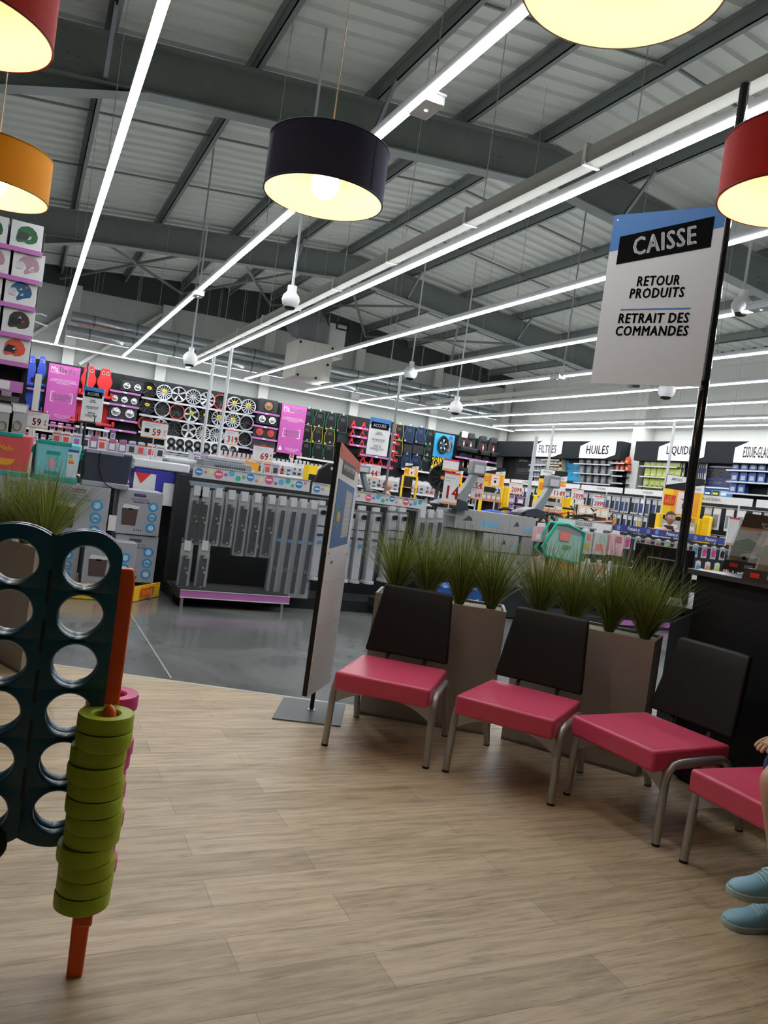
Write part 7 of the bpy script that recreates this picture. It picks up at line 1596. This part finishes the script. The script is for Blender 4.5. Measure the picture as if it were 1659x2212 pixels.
pod = thing('bicycle_podium', 'raised grey podium under the display bicycles', 'podium', (10.6, 12.1, 0)); MB().box(-2.3, 1.6, -.5, .5, .02, .92, mat('podium_grey', (.12, .13, .14), .5)).build('body', pod)
pod.location = (9.9, 11.3, 0)
bicycle(1135, 1110, 15.0, BKO, 'orange bicycle partly hidden by the grey bicycle carrier', radians(-58), .93, .85, .030)
bicycle(1205, 1110, 14.4, BKO, 'orange mountain bicycle in the middle of the raised row', radians(-52), .93, .9)
bicycle(1248, 1113, 13.9, BLACK, 'black bicycle behind the SAISONNIER header', radians(-52), .93, .9)
bicycle(1292, 1118, 13.4, BKO, 'orange and black bicycle at the far end of the raised row', radians(-50), .93, .8)
p = deep(1068, 1105, 11); o = MB().tube([(.20*cos(pi*k/10), 0, .06*sin(pi*k/10)) for k in range(11)], .05, mat('blue_cloth', (.02, .08, .40), .6), 10).build('blue_seat_cover'); o.location = (p.x, p.y, 1.33); tag(o, 'rounded blue object lying on the rack behind the grey cartons', 'cover')
t = thing('display_table', 'white dotted table under the blue rounded object', 'table', (p.x+.4, p.y+.2, 0)); MB().box(-.7, .7, -.3, .3, .02, 1.27, mat('pale_dotted', (.55, .66, .72), .5)).build('body', t)
# ---- small hanging reception signs
def accueil(TL, TR, BL, D, lab, pole_side, ptop, pbot):
    a = deep(*TL, D); b_ = deep(*TR, D); c = deep(*BL, D); wv = b_-a; wv.z = 0; W_ = wv.length; H_ = a.z-c.z; F = frame(Vector((a.x, a.y, c.z)), wv, (0, 0, 1))
    t = thing('reception_sign', lab, 'sign', Vector((a.x, a.y, c.z)), 0, 'blue topped ACCUEIL signs')
    MB().prism([(0, 0), (W_, 0), (W_, H_*.97), (0, H_)], -.01, 0, CARD, F).build('sheet', t, world=True); MB().prism([(0, H_*.80), (W_, H_*.77), (W_, H_*.97), (0, H_)], .001, .004, BLUE, F).build('blue_band', t, world=True)
    MB().prism([(W_*.08, H_*.71), (W_*.92, H_*.69), (W_*.92, H_*.86), (W_*.08, H_*.885)], .005, .009, INK, F).build('title_plate', t, world=True)
    text('ACCUEIL', H_*.125, CARD, t, F @ T(W_*.5, H_*.785, .0095), sx=.68, bold=.018)
    G = mat('grey_ink')
    for s, y, z in (('DEVIS', .60, .085), ('ATELIER • PRODUITS', .555, .035), ('INFORMATIONS', .41, .075), ('ATELIER • PRODUITS • SERVICES', .365, .032), ('PRISE DE', .235, .080), ('RENDEZ-VOUS', .165, .080), ('ATELIER', .115, .035)): text(s, H_*z, G, t, F @ T(W_*.5, H_*y, .001), sx=.62, bold=.015)
    MB().prism([(W_*.2, H_*.50), (W_*.8, H_*.50), (W_*.8, H_*.504), (W_*.2, H_*.504)], .001, .003, LGREY, F).prism([(W_*.2, H_*.31), (W_*.8, H_*.31), (W_*.8, H_*.314), (W_*.2, H_*.314)], .001, .003, LGREY, F).build('rule', t, world=True)
    pq = deep(*pbot, D+.1); MB().bar(F @ Vector((W_*.95, H_*.92, -.01)), Vector((pq.x, pq.y, a.z-H_*.08)), .02, .03, BLACK).build('clamp', t, world=True)
    pt_ = deep(*ptop, D+.1); pb_ = deep(*pbot, D+.1); pt_.x, pt_.y = pb_.x, pb_.y
    o = MB().cyl((pb_.x, pb_.y, 0), (pb_.x, pb_.y, pt_.z), .028, DSTEEL, 10).build('sign_pole'); tag(o, 'dark pole carrying '+lab, 'pole')
accueil((182, 833), (227, 840), (172, 907), 15.6, 'the small ACCUEIL sign in front of the red seats', 0, (187, 785), (170, 960))
accueil((801, 900), (846, 909), (788, 980), 16.3, 'the small ACCUEIL sign in front of the red axle stands', 1, (863, 810), (832, 1060))

# ================================================================== THE HELMET SHELF (upper left)
HY = 9.5
t = thing('helmet_rack', 'tall black rack with purple shelf edges holding boxed helmets', 'display rack', (-1.6, HY+.5, 0))
MB().box(-3.4, -.07, HY+.42, HY+.48, .02, 3.90, PM).build('back_panel', t, world=True)
b = MB(); 
for x in (-.09, -1.6, -3.3): b.box(x-.03, x+.03, HY+.36, HY+.50, .02, 3.92, BLACK)
b.build('upright', t, world=True)
MB().box(-3.4, -.10, HY+.0, HY+.42, .02, .15, CHAR).build('base_plinth', t, world=True)
HZ = [ony(60, y, HY).z for y in (546, 610, 668, 730, 792)]
b = MB()
def hz_at(px, py): return ony(px, py, HY).z
levels = [hz_at(82, 548), hz_at(75, 610), hz_at(70, 668), hz_at(62, 730), hz_at(58, 790)]
for i, z in enumerate(levels):
    MB().box(-3.3, -.07, HY, HY+.42, z-.02, z, CHAR).build('shelf_board', t, world=True); MB().box(-3.3, -.06, HY-.015, HY, z-.028, z+.022, PINK).build('shelf_edge', t, world=True)
z = hz_at(50, 845)
MB().box(-3.3, -.09, HY-.05, HY+.0, z-.03, z+.09, PINK).box(-3.3, -.22, HY-.056, HY-.05, z-.01, z+.08, CARD).build('lower_header', t, world=True)
text('CASQUES', .10, mat('grey_ink'), t, face_y(-.62, HY-.058, z+.035), sx=.9)
def helmet_carton(i, j, x, z, body, vis, lab, style, w_=.315, hh_=.30):
    t = thing('helmet_carton', lab, 'box', (x, HY+.02, z+.001), 0, 'boxed helmets on the purple edged rack'); F = frame((0, -.0005, 0), (1, 0, 0), (0, 0, 1)); zc = hh_*.5
    MB().box(-w_/2, w_/2, 0, .30, 0, hh_, mat('helmet_box_white', (.74, .74, .73), .5)).build('carton', t)
    def H(pts, d0, d1, m_): return MB().prism([(a*w_, b_*hh_+0) for a, b_ in pts], d0, d1, m_, F)
    b = H([(-.30, .46), (-.28, .66), (-.18, .80), (0, .87), (.16, .84), (.30, .70), (.36, .52), (.34, .34), (.22, .24), (.05, .20), (-.05, .26), (-.24, .20), (-.32, .30)] if style == 'full' else [(-.34, .52), (-.30, .68), (-.18, .82), (0, .87), (.18, .83), (.30, .70), (.36, .50), (.32, .34), (.12, .26), (-.02, .18), (-.10, .14), (-.12, .26), (-.04, .44), (-.16, .60)], .0, .003, body)
    b.build('helmet_print', t)
    b = H([(-.30, .44), (-.20, .62), (.02, .60), (.10, .44), (-.06, .34), (-.28, .34)] if style == 'full' else [(-.36, .34), (-.36, .55), (-.20, .62), (-.10, .50), (-.16, .32)], .0032, .005, vis); b.build('visor_print', t)
    b = MB(); rs = random.Random(i*7+j)
    for k in range(4):
        a, c_ = rs.uniform(-.05, .25), rs.uniform(.28, .72); b.prism([((a-.05)*w_, (c_-.04)*hh_), ((a+.07)*w_, (c_-.02)*hh_), ((a+.03)*w_, (c_+.06)*hh_)], .0052, .0065, (vis, mat('helmet_accent_%d' % i, ((.6, .65, .6), (.6, .45, .5), (.7, .12, .10), (.6, .12, .03), (.7, .1, .03))[i]), CARD, body)[k], F)
    b.build('graphic_print', t)
HC = [(mat('helmet_green', (.03, .14, .05)), mat('visor_smoke', (.05, .06, .05)), 'green and black full face', 'full'), (mat('helmet_rose', (.45, .28, .33)), mat('visor_clear', (.60, .60, .62)), 'rose pink open face', 'open'), (mat('helmet_petrol', (.02, .10, .20)), mat('visor_clear'), 'petrol blue open face', 'open'),
      (mat('helmet_dark', (.05, .03, .03)), mat('visor_dark', (.015, .015, .02)), 'dark patterned motocross', 'full'), (mat('helmet_coral', (.75, .10, .05)), mat('visor_dark'), 'coral red full face', 'full')]
for i, z in enumerate(levels):
    cx0 = (ony(58, 505, HY).x, ony(62, 568, HY).x, ony(45, 628, HY).x, ony(40, 690, HY).x, ony(30, 752, HY).x)[i]
    for j in range(4):
        body, vis, nm, st = HC[i]; helmet_carton(i, j, cx0-j*.345, z+.022, body, vis, 'white carton showing a %s helmet, %s' % (nm, ('outermost on its shelf', 'second on its shelf', 'third on its shelf', 'innermost on its shelf')[j]), st, .315, .285)
# grips on the rack's side, hooks with goods below
o = MB().tube([(-.06, HY+.2, levels[3]+.30), (.0, HY+.15, levels[3]+.31), (.06, HY+.1, levels[3]+.29)], .007, STEEL, 6).tube([(-.06, HY+.2, levels[3]+.22), (.01, HY+.15, levels[3]+.20), (.08, HY+.1, levels[3]+.18)], .009, STEEL, 6).build('brake_levers'); tag(o, 'pair of metal levers sticking out of the helmet rack side', 'lever')
b = MB(); b.box(-.09, .09, -.04, 0, -.40, 0, mat('clear_case')); b.tube([(.04*cos(a), -.05, -.26+.055*sin(a)) for a in [2*pi*k/14 for k in range(14)]], .006, mat('cable_yellow', (.25, .22, .08)), 6, closed=True); b.box(-.07, .07, -.045, -.04, -.10, -.02, CARD); LK = b.mesh('lock_pack')
for k, (px, py) in enumerate(((44, 872), (12, 872), (20, 940), (-20, 872))): p = ony(px, py, HY+.05); place(LK, 'lock_pack', 'clear pack with a coiled cable lock hanging under the helmets, %s' % ORD[k], 'package', p, 0, 'packs hanging under the helmets', (1, 1, .95))
for k, (px, py) in enumerate(((15, 860), (15, 925))):
    p = ony(px, py, HY+.1); t = thing('hook_bar', 'steel hook bar with white tags under the helmets, %s' % ('upper', 'lower')[k], 'rail', (p.x, p.y, p.z)); MB().box(-1.2, .12, -.02, .0, -.03, .03, DSTEEL).build('bar', t); MB().box(-.06, .04, -.03, -.02, .02, .08, CARD).build('tag', t); MB().box(-.5, -.4, -.03, -.02, .02, .08, CARD).build('tag', t)
